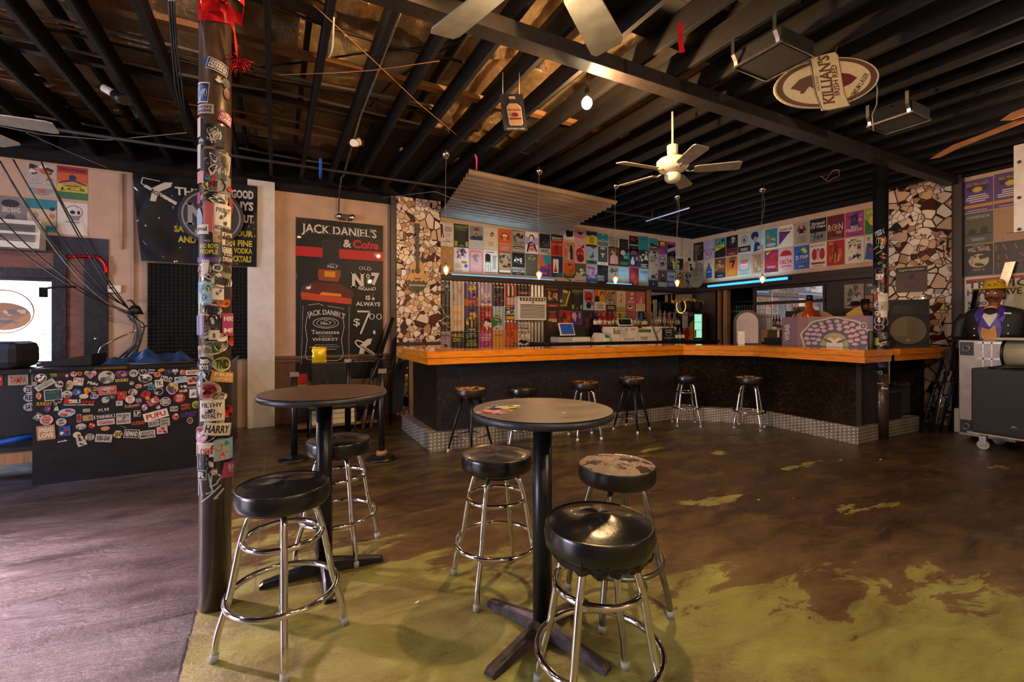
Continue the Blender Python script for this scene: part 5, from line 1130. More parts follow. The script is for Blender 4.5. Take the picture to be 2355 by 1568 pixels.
cv.text('DISTILLED & BOTTLED BY',.2*BW,.215*BH,.25*BW,.006*BH,wcol,False,0); cv.text('JACK DANIEL DISTILLERY',.14*BW,.20*BH,.34*BW,.009*BH,wcol,True,0); cv.text('LYNCHBURG TENNESSEE',.17*BW,.187*BH,.27*BW,.007*BH,wcol,True,0)
for x in (.075,.585): 
    cv.path(P_(x-.02*(x<.3),.10,x,.46),.004,wcol)
cv.text('OLD',.70*BW,.70*BH,.15*BW,.022*BH,wcol,False,.0,0,.5)
cv.text('N',.61*BW,.585*BH,.16*BW,.095*BH,wcol,True,.05); cv.text('o',.785*BW,.645*BH,.05*BW,.03*BH,wcol,False,.02); cv.rect(.785*BW,.635*BH,.05*BW,.003*BH,wcol); cv.text('7',.85*BW,.60*BH,.10*BW,.085*BH,wcol,False,.06)
cv.text('BRAND',.69*BW,.563*BH,.22*BW,.022*BH,wcol,True,.02,0,-.7)
cv.text('IS',.775*BW,.505*BH,.065*BW,.030*BH,wcol,True,.04); cv.text('ALWAYS',.66*BW,.465*BH,.30*BW,.028*BH,wcol,True,.04)
cv.text('$',.635*BW,.33*BH,.08*BW,.055*BH,wcol,False,.01); cv.path(P_(.68,.43,.83,.43,.72,.285),.03,wcol); cv.text('00',.82*BW,.378*BH,.16*BW,.04*BH,wcol,False,-.01); cv.ell(.885*BW,.295*BH,.016*BW,.014*BH,wcol)
cv.path(P_(.80,.222,.68,.245,.655,.232,.68,.212,.72,.195),.022,wcol)
cv.poly(P_(.70,.155,.76,.155,.78,.2,.84,.22,.86,.255,.80,.252,.74,.225,.72,.2),wcol)
cv.poly(P_(.70,.205,.73,.22,.90,.155,.88,.14),lin('c9c2b8')); cv.text('CROWBAR',.70*BW,.172*BH,.20*BW,.014*BH,lin('101010'),False,.03,-.62)
cv.text('PLEASE DRINK RESPONSIBLY',.64*BW,.105*BH,.26*BW,.007*BH,wcol,False,0)
tag(g.build('whiskey_banner','print_glossy'),'tall black banner with a whiskey bottle and price, left of the mosaic column','banner')
# emergency light over the banner
a=pv(795,500,7.7); t=thing('emergency_light','twin headed emergency lamp above the whiskey banner','emergency light',(a[0],7.7,a[2]))
g=G(); g.box((a[0],7.70,a[2]),(.20,.07,.085),bev=.01); g.build('housing','black_satin',t)
for s_ in (-1,1):
    g=G(); c=(a[0]+s_*.10,7.655,a[2]+.01); g.lathe([(.001,.0),(.04,.004),(.044,-.02),(.03,-.05)],c,20,0,True,Matrix.Rotation(PI/2,3,'X')); g.build('lamp_head','steel',t)
g=G(); g.sph((a[0]+.01,7.66,a[2]-.045),.008); g.build('indicator','red_led',t)
# ------------------------------------------------------------ left banner with crest, foam panel
def lb(x,y,d):   # x 0..1.43, y 0..1.17
    u=-1.655+x+ (1.17-y)*.075*(1-x/1.43*1.15); return (u,7.60-d-.018*sin(x*9+y*2)-.012*sin(y*7+x*4)-.02*abs(sin(x*5-y*3.))**6,2.345+y+.0*x)
t=thing('vinyl_banner','wrinkled black vinyl banner with white and yellow lettering, left of the front pillar','banner',(-1,7.6,2.34))
g=G(); vs=[]; NX,NY=60,40
for i in range(NX+1):
    for j in range(NY+1): vs.append(lb(1.43*i/NX,1.17*j/NY,0))
g.raw(vs,[(i*(NY+1)+j,(i+1)*(NY+1)+j,(i+1)*(NY+1)+j+1,i*(NY+1)+j+1) for i in range(NX) for j in range(NY)],0,lin('0f0f11'),True)
cv=Cv(g,lb,.05,d0=.004)
cv.path([(.28,1.08),(.10,1.10),(.08,1.02),(.16,.97)],.012,wcol); cv.poly([(.16,.80),(.22,.80),(.26,.93),(.40,1.02),(.42,1.08),(.33,1.07),(.20,.98)],wcol); cv.poly([(.10,.98),(.13,1.01),(.46,.82),(.44,.78)],lin('c9c2b8')); cv.text('CROWBAR',.12,.86,.32,.055,lin('101010'),False,.03,-.52)
cv.text('THE',.44,.92,.3,.11,wcol,False,.03); cv.text('GOOD',1.10,.97,.28,.12,wcol,False,.04); cv.text('GUYS',1.05,.80,.33,.13,wcol,False,.04); cv.text('OUT',1.18,.62,.2,.12,wcol,False,.04)
yc=lin('b8a62a')
cv.text('SAY HELLO TO YOUR',.40,.42,.98,.09,yc,False,.04); cv.text('AND BUY THEM FINE',.44,.28,.93,.09,yc,False,.04); cv.text('AND COCKTAILS',.86,.06,.50,.09,yc,False,.04); cv.text('YOUR VODKA',.92,.18,.45,.08,yc,False,.04)
g.build('sheet','print_glossy',t)
cq=pv(487,497,7.5); g=G(); cv=Cv(g,lambda x,y,d:(cq[0]+x,7.50-d,cq[2]+y))
for r_,cl in ((.385,'101012'),(.345,'8f8e92'),(.325,'17181b')): cv.ell(0,0,r_,r_*1.0,lin(cl),48)
cv.text('N',-.29,-.14,.25,.29,lin('9a999c'),True,.04); cv.text('7',.0,-.16,.26,.32,lin('9a999c'),True,.05); cv.text('o',-.06,.04,.06,.08,lin('9a999c'),False,.02); cv.text('BRAND',-.2,-.27,.4,.075,lin('9a999c'),True,.03)
g.prism([(cq[0]+.385*cos(2*PI*k/40),7.502,cq[2]+.385*sin(2*PI*k/40)) for k in range(40)],(0,.02,0),col=lin('101012'))
tag(g.build('round_sign','print'),'big round dark sign with grey ring and letters behind the front pillar','sign')
g=G(); x0,x1,z0,z1=-1.52,-.24,1.02,2.335; nx,nz_=26,26
for i in range(nx):
    for j in range(nz_):
        a0=x0+(x1-x0)*i/nx;a1=x0+(x1-x0)*(i+1)/nx;b0=z0+(z1-z0)*j/nz_;b1=z0+(z1-z0)*(j+1)/nz_; c=((a0+a1)/2,7.635,(b0+b1)/2); q=[(a0,7.685,b0),(a1,7.685,b0),(a1,7.685,b1),(a0,7.685,b1)]
        for k in range(4): g.face([q[k],q[(k+1)%4],c])
g.bb(x0,x1,7.685,7.75,z0,z1); tag(g.build('acoustic_foam','foam_charcoal'),'black square studded acoustic foam panel under the vinyl banner','foam panel')
# ------------------------------------------------------------ stickers on the sound booth and pillars
def stk(fn,sub,parent,w,h,rot,shape,bg,fg,txt,lab,seed,px,py):
    cr,sr=cos(rot),sin(rot)
    g=G(); cv=Cv(g,lambda x,y,d:fn(px+x*cr-y*sr,py+x*sr+y*cr,d+.0006+(seed*.00011 if sub else seed%7*.00035)),sub,step=.00025)
    B=C[bg] if bg!='-' else None; Fc=C[fg]; X,Y=-w/2,-h/2; rnd=random.Random(seed)
    if shape=='r':
        cv.rect(X,Y,w,h,B)
    elif shape=='R': cv.rect(X,Y,w,h,C['wh']); cv.rect(X*.92,Y*.88,w*.92,h*.88,B)
    elif shape=='e': cv.ell(0,0,w/2,h/2,B)
    elif shape=='E': cv.ell(0,0,w/2,h/2,C['wh']); cv.ell(0,0,w*.44,h*.44,B)
    elif shape=='o': cv.poly([(w/2*cos(a)*(.85+.15*rnd.random()),h/2*sin(a)*(.85+.15*rnd.random())) for a in [2*PI*k/11 for k in range(11)]],B)
    elif shape=='O':
        pts=[(w/2*cos(a)*(.8+.2*rnd.random()),h/2*sin(a)*(.8+.2*rnd.random())) for a in [2*PI*k/13 for k in range(13)]]; cv.poly(pts,C['wh']); cv.poly([(a*.86,b*.86) for a,b in pts],B)
    elif shape=='h': cv.poly([(0,-h/2),(w/2,h*.12),(w*.42,h*.42),(w*.2,h/2),(0,h*.3),(-w*.2,h/2),(-w*.42,h*.42),(-w/2,h*.12)],B)
    elif shape=='t': cv.poly([(-w/2,-h/2),(w/2,-h/2),(0,h/2)],B)
    if txt.startswith('*'):   # drawn emblem
        n=int(txt[1]); cols=[C[k] for k in txt[2:].split(',')]
        for i in range(n):
            a,b=(rnd.random()-.5)*w*.62,(rnd.random()-.5)*h*.62; q=[]
            for j in range(5): t=2*PI*j/5+rnd.random(); rr=(.10+.14*rnd.random()); q.append((a+w*rr*cos(t),b+h*rr*sin(t)))
            cv.poly(q,cols[i%len(cols)]); cv.d-=cv.step*.5
    elif txt:
        ls=txt.split('/'); n=len(ls); hh=h*(.78 if shape!='n' else 1)/n; ww=w*(.80 if shape in 'rR' else (.7 if shape!='n' else 1))
        for i,t_ in enumerate(ls):
            y=h*(.39 if shape!='n' else .5)-hh*(i+1)+hh*.1; k=1 if n==1 or shape in 'rRn' else (.75 if i in (0,n-1) else 1)
            cv.text(t_.replace('_',' '),-ww*k/2,y,ww*k,hh*.8,Fc,False,.03)
    if not g.f: return
    o=g.build('sticker','print',parent); o['label']=lab
BS='''265,305,220,150,0,E,bk,wh,*5wh,wh|265,305
150,412,100,75,0,e,lg,gg,HELLO
345,430,390,100,33,r,lg,gn,AUTHENTIC
500,255,130,80,3,n,bk,lm,TAMPA
640,250,120,80,-5,n,bk,mr,SOUND
738,265,75,75,0,o,mg,wh,WX
860,235,120,95,0,e,lg,dk,*3dk,gg
965,225,95,85,0,e,or,mr,*4mr,dk
1160,245,230,150,0,h,lg,rd,*9ro,gy,gg
1450,290,300,230,0,e,lg,gg,*7gg,gy
600,420,170,140,0,o,lg,bk,*5bk,gg
785,435,150,190,0,O,sn,gn,*3gn,sn
945,370,190,140,-8,r,lg,rd,*5ro,wh
1205,400,190,70,-15,n,-,wh,Mishu
490,610,320,200,3,R,nv,gn,VERY/GOOD
740,600,190,140,0,e,lg,gg,*6gg,gy
915,560,170,120,0,e,bl,rd,*4rd,sk
1095,530,110,130,0,o,am,rd,*4or,ye
1225,525,170,130,0,O,ol,lm,*4lm,dk
1040,635,190,100,0,o,cr,br,
1230,640,175,100,0,o,li,nv,*4nv,pu
230,630,110,130,10,O,or,cr,*3ye,br
760,725,150,90,-6,r,rd,wh,*3wh,ro
910,725,160,90,-3,n,-,wh,88.5
1120,745,240,80,-5,n,-,rd,WMNF
955,790,540,40,-4,n,-,wh,Community_Conscious_Radio
570,722,160,80,0,E,dk,or,*2or,br
550,820,100,150,0,t,lg,gg,*3gg,gy
330,770,280,80,-3,n,-,am,SUNDAY
390,860,140,130,0,o,pu,li,*3br,sn
735,930,320,150,5,e,sk,mg,*9mg,pu,ye,or
1090,890,125,60,0,r,lg,gg,CLUTCH
1405,880,190,80,4,n,-,lg,M.99
215,1000,120,120,-35,R,bk,wh,5
370,1062,245,180,-5,e,pk,mr,UNKNOWN/BBF/APPAREL
635,1100,190,140,5,e,lg,bk,ABBY/JENKS
955,1030,80,140,0,R,rd,mr,*3mr,br
1115,1025,190,105,3,r,tn,ol,*4ol,bg
1415,1000,370,60,2,R,bk,wh,YASHIKA
1440,1100,310,100,3,R,lg,mg,Gatlas
360,1290,330,260,3,r,tn,wh,SPREAD/LOVE
705,1260,200,170,2,r,bl,wh,*6rd,wh,nv
990,1180,190,110,0,e,lg,dk,*3gy,gg
1190,1165,140,110,-15,o,rd,wh,*3wh,br
1430,1215,185,90,0,o,sn,br,
655,1440,170,40,8,n,-,wh,arcadia
920,1330,150,110,-8,e,cr,gg,*2gg,dk
970,1400,150,130,-15,o,lg,dk,*3dk,bk
1005,1480,170,100,18,r,lg,dk,*3dk,gy
1150,1370,190,140,3,o,lg,bk,ZECES/ILY
1400,1390,300,140,-9,r,lg,bk,RIBS-GAK
1470,530,330,160,3,r,ro,wh,*6br,sn,sk,wh
1430,700,150,130,0,o,sk,ye,*4ye,gn
1560,640,140,110,0,o,gg,gy,*3gy,dk'''
BS2='''155,235,240,130,0,e,pu,or,*9or,mr,nv,sk
370,220,160,140,0,e,lg,bk,Ugly
530,190,150,120,0,E,bk,wh,*4lg,gy
690,185,150,110,-3,r,nv,wh,Vegas/Cream
870,165,140,60,8,o,am,ye,*2ye,or
800,245,115,90,0,E,or,mr,*2mr,or
990,195,130,100,0,r,nv,sk,*3gg,bl
1120,195,120,110,0,h,lg,gg,*5gg,wh
1250,205,90,90,0,r,ro,pk,*3pk,wh
1440,205,260,85,0,r,wh,bk,ANXIETY
1480,120,170,50,0,n,-,rd,ZINGIBER
160,345,230,70,3,n,-,ye,ROCKABLE
580,310,280,170,0,o,lg,gg,*9gg,bk,wh
340,395,100,80,0,o,bg,br,*3br,wh
460,455,140,90,0,o,sn,br,*4br,tn
635,420,170,40,18,n,-,wh,SHOOK
690,470,120,100,0,r,tl,nv,*3nv,rd
830,405,145,135,4,R,wh,bk,TK
960,320,210,100,-20,n,-,wh,HELP!/POLICE!
1220,335,220,110,5,R,sk,bl,*4bl,lg
1460,345,240,135,4,r,pk,br,*6br,mr
1070,490,240,240,0,O,pu,ye,*9ye,or,gn,li
1270,490,145,150,0,n,-,wh,*4wh,lg
1265,540,145,60,0,n,-,wh,HUSH
1460,475,230,50,0,n,-,lg,OUTSIDERS
360,560,170,120,0,e,lg,ol,*4ol,mr
165,620,170,150,0,r,rd,ye,*5or,gn,am
310,690,170,140,0,e,wh,rd,BREAD/CO
465,710,140,100,0,e,mr,sk,DEXTER
590,600,210,140,8,o,rd,mr,*3mr,rd
620,665,85,70,0,e,am,or,
825,545,160,130,0,E,bk,wh,*3lg,gg
1200,665,215,170,0,e,rd,wh,CIGARS/CITY
1445,585,140,155,0,r,wh,sk,*5sk,bl
115,760,125,90,0,r,lg,gy,*2gy,gg
725,725,220,120,30,r,ro,wh,*6wh,rd,nv
945,730,195,155,0,E,dk,wh,WEEKNIGHTS
1495,785,150,140,0,e,lm,gg,*4gg,ol
350,810,270,100,8,n,-,tn,Folkyeah
570,835,120,130,0,o,li,rd,*4rd,wh
815,830,90,80,0,o,lg,gg,*3gg,wh
1100,860,140,90,0,r,lg,gg,NOM
1305,825,165,120,3,n,-,or,WEIRD/QUITO
190,1035,260,200,0,r,lg,bk,FILTHY/_/ROYALTY
190,1030,140,60,0,n,-,bk,*5bk,bk
435,945,125,110,0,R,bk,wh,LP
775,975,440,150,14,R,wh,rd,PUFU
460,1115,235,80,3,n,-,or,OUTDUET
735,1125,195,110,7,r,lg,nv,BRUNCH
935,1100,175,140,4,r,lg,bk,HEAVY/LEVEL
1130,1000,130,130,0,o,ro,wh,*4wh,br
1370,960,280,110,3,n,-,pu,EUPHRIST
1385,1070,115,130,0,O,br,or,*2mr,or
885,1245,190,125,3,R,pk,nv,*4nv,rd
180,1190,150,60,0,n,-,tl,*4tl,gg
95,1320,190,150,0,O,ye,bk,SAVS
335,1310,270,150,-8,R,bk,wh,REMAND
620,1320,285,140,3,r,lg,bk,ZOCT/MEUG'''
def bst(txt,ox):
    for i,ln in enumerate(txt.split('\n')):
        ln=ln.split('|')[0]; a=ln.split(',',8)
        x,y,w_,h_,r_=map(float,a[:5]); P=pv(ox+x/7.838,830+y/7.838,5.777); Q=pv(ox+(x+w_)/7.838,830+y/7.838,5.777); k=(Q[0]-P[0])/w_; kz=1.0*k*(P[0]*_S+P[1]*_K)/(P[0]*_S+P[1]*_K)
        Rz=pv(ox+x/7.838,830+(y+h_)/7.838,5.777); kz=(P[2]-Rz[2])/h_
        stk(lambda X,Y,d:(X,5.777-d,Y),0,booth,w_*k,h_*kz,R(r_),a[5],a[6],a[7],a[8] if len(a)>8 else '',SN[a[6]]+' sticker '+('with lettering' if len(a)>8 and a[8] and a[8][0]!='*' else 'with a drawn emblem'),i,P[0],P[2])
SN=dict(wh='white',cr='cream',bk='black',gy='grey',lg='pale grey',rd='red',am='amber',ye='yellow',lm='lime',gn='green',tl='teal',bl='blue',nv='navy',pu='purple',mg='magenta',pk='pink',ro='rose',br='brown',tn='tan',ol='olive',sk='sky blue',li='lilac',mr='maroon',dk='dark',sn='sand coloured',bg='beige',gg='dark grey'); SN['or']='orange'; SN['-']='cut out'
bst(BS,60); bst(BS2,260)
for lab,x,z in (('round pale sticker with letters',-2.03,.93),):
    pass
# cylinder stickers. lines: cx cy w h rot shape bg fg text in photo pixels
LP='''497,148,42,24,-14,R,nv,wh,THERE'S/ALWAYS/MORE
478,144,16,22,0,o,bl,sn,
496,178,24,24,0,n,-,wh,*4wh,lg
512,184,16,22,0,o,gg,wh,
513,208,12,26,0,o,mr,wh,
468,218,20,42,-5,R,nv,bl,*5bl,sk
471,254,30,20,0,r,lg,bk,SWAN/MASSIVE
512,266,24,24,-15,r,mg,wh,ACTUAL/CARB
490,309,40,46,0,r,bk,wh,*4wh,lg
490,308,28,34,0,n,-,lg,SO
463,300,8,40,0,r,wh,bk,
463,366,9,50,0,r,wh,gg,
480,348,30,20,0,o,tn,br,
490,375,56,60,0,r,dk,wh,*5wh,bg
508,372,24,42,-8,r,bg,dk,Alumni
488,422,50,42,0,o,bk,rd,*8tl,rd,ye,nv
478,402,30,9,-10,n,-,rd,MIDWEST
484,433,22,9,0,n,-,rd,VIBES
465,412,12,24,0,r,pk,rd,
518,430,10,12,0,o,rd,wh,
490,454,62,34,0,o,wh,gg,*9bk,wh,gg
461,460,8,24,0,r,mg,wh,
520,468,8,30,0,r,rd,wh,
480,500,20,62,0,r,ro,wh,
506,502,32,64,-3,r,wh,bk,PRINT/_/_/MIDNIGHT
506,500,16,34,0,n,-,bk,*5bk,gg
464,510,12,50,0,e,sk,wh,
468,530,20,20,0,r,wh,bk,signal
480,566,40,46,0,r,bk,ye,_/BAD_BOYS/PEOPLE
477,556,24,14,0,n,-,lg,*4lg,gy
498,543,20,24,0,r,tn,br,*2ye,br
514,556,22,60,0,r,bk,wh,ngs/IS/REMEMBER
514,588,20,30,0,r,bk,wh,YOU/DREAM
476,598,40,11,0,r,pu,li,*3li,mg
472,620,26,30,0,o,bg,mr,*3wh,mr
474,618,12,36,-6,r,wh,bk,
496,615,18,16,0,E,wh,bk,8
512,626,22,24,0,o,ol,wh,
485,630,44,26,0,o,lg,gg,*4wh,gg
506,646,40,28,-6,E,wh,bk,BRAIN
473,674,24,44,0,r,sk,tl,*9bl,gn,ye,tl
497,676,20,24,0,r,wh,mg,*3pu,sk
515,672,14,26,0,r,dk,wh,
507,693,24,24,0,e,or,mr,*2mr,br
482,712,48,28,-5,o,wh,bk,WUIT
490,738,24,36,0,o,bk,wh,
490,738,16,28,0,n,-,wh,*5wh,lg
516,746,20,48,0,r,mg,wh,HIRE/_/ME
466,748,12,40,0,r,pu,wh,
474,764,26,30,0,o,bg,dk,*3gy,ol
490,770,18,20,0,r,wh,gg,T
503,776,22,20,0,o,wh,bk,*2bk,sn
520,785,12,22,0,e,rd,wh,
487,800,48,32,0,o,cr,gn,WRRJ/89.7fm
473,837,28,32,0,e,bk,wh,TWO/BOYS
504,838,32,30,0,E,lm,bk,TND
508,868,42,22,-10,r,am,wh,FREE/DON'T_BE_LATE
469,860,14,20,0,o,sk,ye,*2ye,nv
465,885,12,44,0,r,bk,wh,*5wh,lg
480,898,42,40,0,E,pk,rd,URBAN/B/GARAGE
498,912,34,20,-8,o,wh,bk,IRON/CURTAIN
486,944,44,44,0,r,wh,bk,FILTHY/_/ROYALTY
486,944,26,16,0,n,-,bk,*6bk,bk
514,948,20,28,0,o,rd,wh,*3bk,rd
496,988,52,26,-10,R,wh,bk,HARRY
467,996,20,34,0,E,mg,wh,*3wh,rd
474,1032,36,30,0,r,wh,rd,Leaf
508,1036,34,44,0,r,sk,or,*9or,tl,ye,pk
470,1062,20,40,0,r,bk,wh,E
470,1088,14,20,0,R,bk,wh,R
488,1074,24,40,0,n,-,wh,*5lg,wh,gy
516,1084,20,32,-8,r,mg,lm,*5pk,lm,pu'''
RPX='''2020,534,22,14,20,n,-,sk,VISIT
2024,552,20,20,0,E,bk,am,TIM
2024,565,22,18,0,o,tl,sk,*4sk,pk
2017,574,12,14,30,r,lm,gn,
2024,588,24,16,0,o,mg,pk,*3pk,rd
2024,606,26,20,0,o,gy,lg,*4lg,dk
2018,622,14,14,0,o,sk,rd,*2rd,nv
2030,622,12,16,0,o,or,ye,
2020,636,12,12,0,r,wh,rd,O
2026,650,22,26,0,o,mr,rd,*4rd,br
2018,668,20,20,0,E,bk,wh,A
2022,680,24,10,0,r,rd,wh,
2028,684,18,18,0,R,wh,gg,*3gg,bk
2018,700,16,20,0,E,gy,wh,C
2030,704,16,20,0,r,lg,dk,*3dk,gy
2018,720,14,16,0,o,rd,wh,GP
2029,722,12,14,0,r,wh,gg,
2020,737,18,20,0,E,bk,wh,*2wh,lg
2031,740,12,18,0,o,lg,bk,
2020,752,18,12,0,E,or,wh,
2018,770,18,16,0,e,lg,dk,WTF
2029,772,14,16,0,r,gg,wh,*3wh,gy
2014,786,10,16,0,r,lm,gg,
2028,790,16,10,20,n,-,wh,GUTTER
2024,808,28,20,0,r,bk,wh,_/STRANGER_THAN
2024,806,18,12,0,n,-,wh,*5wh,lg
2024,822,26,12,0,R,dk,wh,ATLANTIC
2024,836,26,16,0,r,nv,pu,*6pu,bl,mg
2020,857,12,10,0,n,-,sk,YO
2030,893,12,3,0,r,wh,wh,
2024,884,22,10,0,o,pu,li,*4li,mg'''
_r=random.Random(31); FILL=[]
for i in range(27):
    FILL.append('%d,%d,%d,%d,%d,%s,%s,%s,%s'%(470+_r.random()*42,345+i*26+_r.random()*14,26+_r.random()*18,24+_r.random()*20,_r.random()*40-20,'roo'[i%3],['lg','wh','bg','gy','cr','dk','pk','tn'][i%8],['gg','dk','mr','nv'][i%4],'*5gg,dk,gy'))
LP='\n'.join(FILL)+'\n'+LP
def cyl(txt,P,u,v,r,cx,hw,dist):
    base=math.atan2(-v,-u)   # towards the camera
    L=math.hypot(u,v)
    for i,ln in enumerate(txt.split('\n')):
        a=ln.split(',',8); x,y,w_,h_,r_=map(float,a[:5])
        s_=max(-.93,min(.93,(x-cx)/hw)); th=math.asin(s_); Y=u*_S+v*_K-r*cos(th); z=1.47+(752-y)*Y/1047; k=Y/1047
        th0=base+th
        ww=w_*k/max(.55,cos(th))*1.05; h_*=1.1
        def fn(X,Yy,d,th0=th0):
            t=th0+X/r; rr=r+d; return (u+rr*cos(t),v+rr*sin(t),Yy)
        stk(fn,.012,P,ww,h_*k,R(r_),a[5],a[6],a[7],a[8] if len(a)>8 else '',SN[a[6]]+' sticker wrapped on the pillar',i,0,z)
cyl(LP,poleL,-.28,2.86,.0732,492,31,0); cyl(RPX,poleR,7.13,3.10,.0832,2023,13.5,0)
# graffiti strokes on the front pillar
g=G(); base=math.atan2(-2.86,.28); cv=Cv(g,lambda x,y,d:(-.28+(.0740+d)*cos(base+x/.073),2.86+(.0740+d)*sin(base+x/.073),y),.012)
def gp_(x,y): th=math.asin(max(-.93,min(.93,(x-495)/31))); Y=-.28*_S+2.86*_K-.07; return (th*.073,1.47+(752-y)*Y/1047)
for q in ((480,1075,490,1130,478,1135),(490,1080,486,1120,500,1112),(500,1092,506,1100,498,1110),(505,1118,482,1142,470,1155),(510,1128,492,1148,500,1146),(466,1090,470,1120,472,1140),(463,1100,465,1140)): cv.path([gp_(q[i],q[i+1]) for i in range(0,len(q),2)],.008,lin('b5c2c8'))
o=g.build('paint_tag','print',poleL); o['label']='pale blue paint scrawl'
# ------------------------------------------------------------ bottles on the back counter
def bottle_mesh(kind,r,h,lab=True):
    prof=dict(std=[(.001,0),(r,.003),(r,h*.55),(r*.9,h*.62),(r*.42,h*.72),(r*.36,h*.94),(r*.42,h*.95),(r*.42,h*.97)],
              sq=[(.001,0),(r*1.05,.003),(r*1.05,h*.6),(r*.8,h*.66),(r*.35,h*.70),(r*.33,h*.95),(r*.40,h*.96),(r*.4,h*.98)],
              tall=[(.001,0),(r*.8,.003),(r*.85,h*.5),(r*.7,h*.62),(r*.36,h*.78),(r*.33,h*.97)])[kind]
    return prof
BK=[('clear','std','clear'),('clear','sq','clear'),('amber','std','amber'),('amber','sq','amber'),('red','std','red'),('red','sq','red'),('green','std','green'),('blue','tall','blue'),('gold','std','golden'),('dark','std','dark')]
protos={}
def bottle(kind,loc,h=.3,spout=True,sc=1):
    key=kind
    nm,pf,adj=BK[kind]
    if key not in protos:
        t=thing('liquor_bottle',adj+' spirit bottle with pourer, standing among the bottles behind the bar','bottle',(0,0,0),adj+' '+('square ' if pf=='sq' else '')+'bottles behind the bar')
        if pf=='sq': t['label']='square shouldered '+adj+' spirit bottle among the bottles behind the bar'
        r=.037; hh=.30
        g=G(); g.lathe(bottle_mesh(pf,r,hh),(0,0,0),12); g.build('glass_body','liquor_'+nm if nm!='clear' else 'clear_bottle',t)
        g=G(); g.cyl((0,0,hh*.16),(0,0,hh*.45),r*1.04*(1.06 if pf=='sq' else (.88 if pf=='tall' else 1)),12); g.build('label','bottle_label' if kind%3 else 'paper_white',t)
        g=G(); g.cyl((0,0,hh*.95),(0,0,hh*1.02),.012,8); g.tube([(0,0,hh*1.02),(0,0,hh*1.07),(.012,0,hh*1.13)],.0045,6); g.build('pourer','chrome',t)
        protos[key]=t; o=t; o.location=loc
    else: o=dup(protos[key],loc,random.random()*6)
    o.scale=(1,1,h/.3); return o
rnd=random.Random(11); random.seed(5)
seq=[9,4,5,4,2,5,4,8,6,4,1,0,5,8,2]
g=G(); g.bb(5.80,8.42,7.47,7.60,1.187,1.468); g.bb(5.80,8.05,7.34,7.47,1.187,1.328); tag(g.build('bottle_riser','black_paint'),'black stepped riser lifting the liquor bottles behind the bar','riser')
for i in range(24):
    kind=[9,9,4,5,2,4,5,4,4,0,8,6,1,8,7,0,4,0,1,0,7,0,9,1][i]; bottle(kind,(5.85+.062*i,7.53+.03*(i%2),1.47),.27+.06*rnd.random())
for i in range(11): bottle([4,5,1,6,0,9,2,5,8,0,4][i],(5.95+.1*i,7.39,1.33),.24+.05*rnd.random())
for i in range(13): bottle([0,1,0,0,8,4,0,2,0,1,9,0,6][i],(7.50+.075*i,7.53+.03*(i%2),1.47),.30+.07*rnd.random())
for i in range(10): bottle([0,2,8,4,9,0,6,2,8,9][i],(7.28+.075*i,7.39,1.33),.26+.06*rnd.random())
for i in range(3): bottle([6,0,9][i],(7.62+.1*i,7.02,1.185),.26)
# bottles on the storeroom shelf
def shelf_unit():
    t=thing('bottle_shelf','dark shelving with rows of beer bottles in the right hand opening','shelf',(UR+.45,6.6,0))
    for z in (1.05,1.38,1.70,2.02):
        g=G(); g.bb(UR+.25,UR+.65,6.22,7.1,z,z+.02); g.build('shelf_board','black_paint',t)
    for v in (6.24,7.08):
        g=G(); g.bb(UR+.25,UR+.65,v-.015,v+.015,0,2.3); g.build('upright','black_paint',t)
shelf_unit()
p2=None
for z in (1.40,1.72):
    for i in range(12):
        v=6.3+.065*i
        if p2 is None:
            t=thing('beer_bottle','dark beer bottle in a row on the storeroom shelf','bottle',(0,0,0),'beer bottles on the storeroom shelf'); g=G(); g.lathe(bottle_mesh('std',.03,.23),(0,0,0),10); g.build('glass_body','liquor_green',t); g=G(); g.cyl((0,0,.215),(0,0,.235),.013,8); g.build('cap','steel',t); p2=t; t.location=(UR+.33,v,z)
        else: dup(p2,(UR+.33,v,z))
g=G(); g.bb(UR-.03,UR+.09,6.80,6.90,.302,2.30); tag(g.build('wooden_post','raw_wood'),'orange brown wooden post standing in the storeroom opening','post')
g=G(); g.bb(UR-.03,UR+.06,7.0,7.04,.302,2.30); tag(g.build('wooden_post','raw_wood'),'thin wooden stud left of the thicker storeroom post','post')
g=G(); g.bb(7.40,7.47,7.60,7.70,1.185,2.30); tag(g.build('wooden_post','raw_wood'),'reddish wooden post right of the bottle row posters','post')
# ------------------------------------------------------------ machines and boxes on the back counter
t=thing('air_conditioner','white window air conditioner set in the corrugated wall','air conditioner',(4.35,7.55,1.60))
g=G(); g.bb(4.05,4.67,7.52,7.70,1.60,2.05,bev=.012); g.build('case','white_plastic',t)
g=G()
for k in range(14): z=1.635+.0185*k; g.bb(4.09,4.63,7.512,7.522,z,z+.008)
g.build('intake_grille','white_plastic',t)
g=G(); g.bb(4.09,4.63,7.517,7.521,1.635,1.90); g.build('grille_shadow_plate','grille_dark',t)
g=G(); g.prism([(4.07,7.514,2.03),(4.65,7.514,2.03),(4.63,7.514,1.965),(4.09,7.514,1.965)],(0,.01,0)); o=g.build('outlet','black_satin',t)
g=G()
for k in range(8): x=4.11+.067*k; g.bb(x,x+.035,7.505,7.514,1.972,2.022)
g.build('louvre','plastic_grey',t)
g=G(); g.bb(4.34,4.39,7.512,7.52,1.925,1.945); g.build('display','black_satin',t)
g=G(); g.tube([(4.12,7.5,1.6),(4.10,7.45,1.4),(4.18,7.42,1.2),(4.2,7.4,1.19)],.006,6); tag(g.build('power_cord','cable_grey'),'pale cord hanging from the white air conditioner','cord')
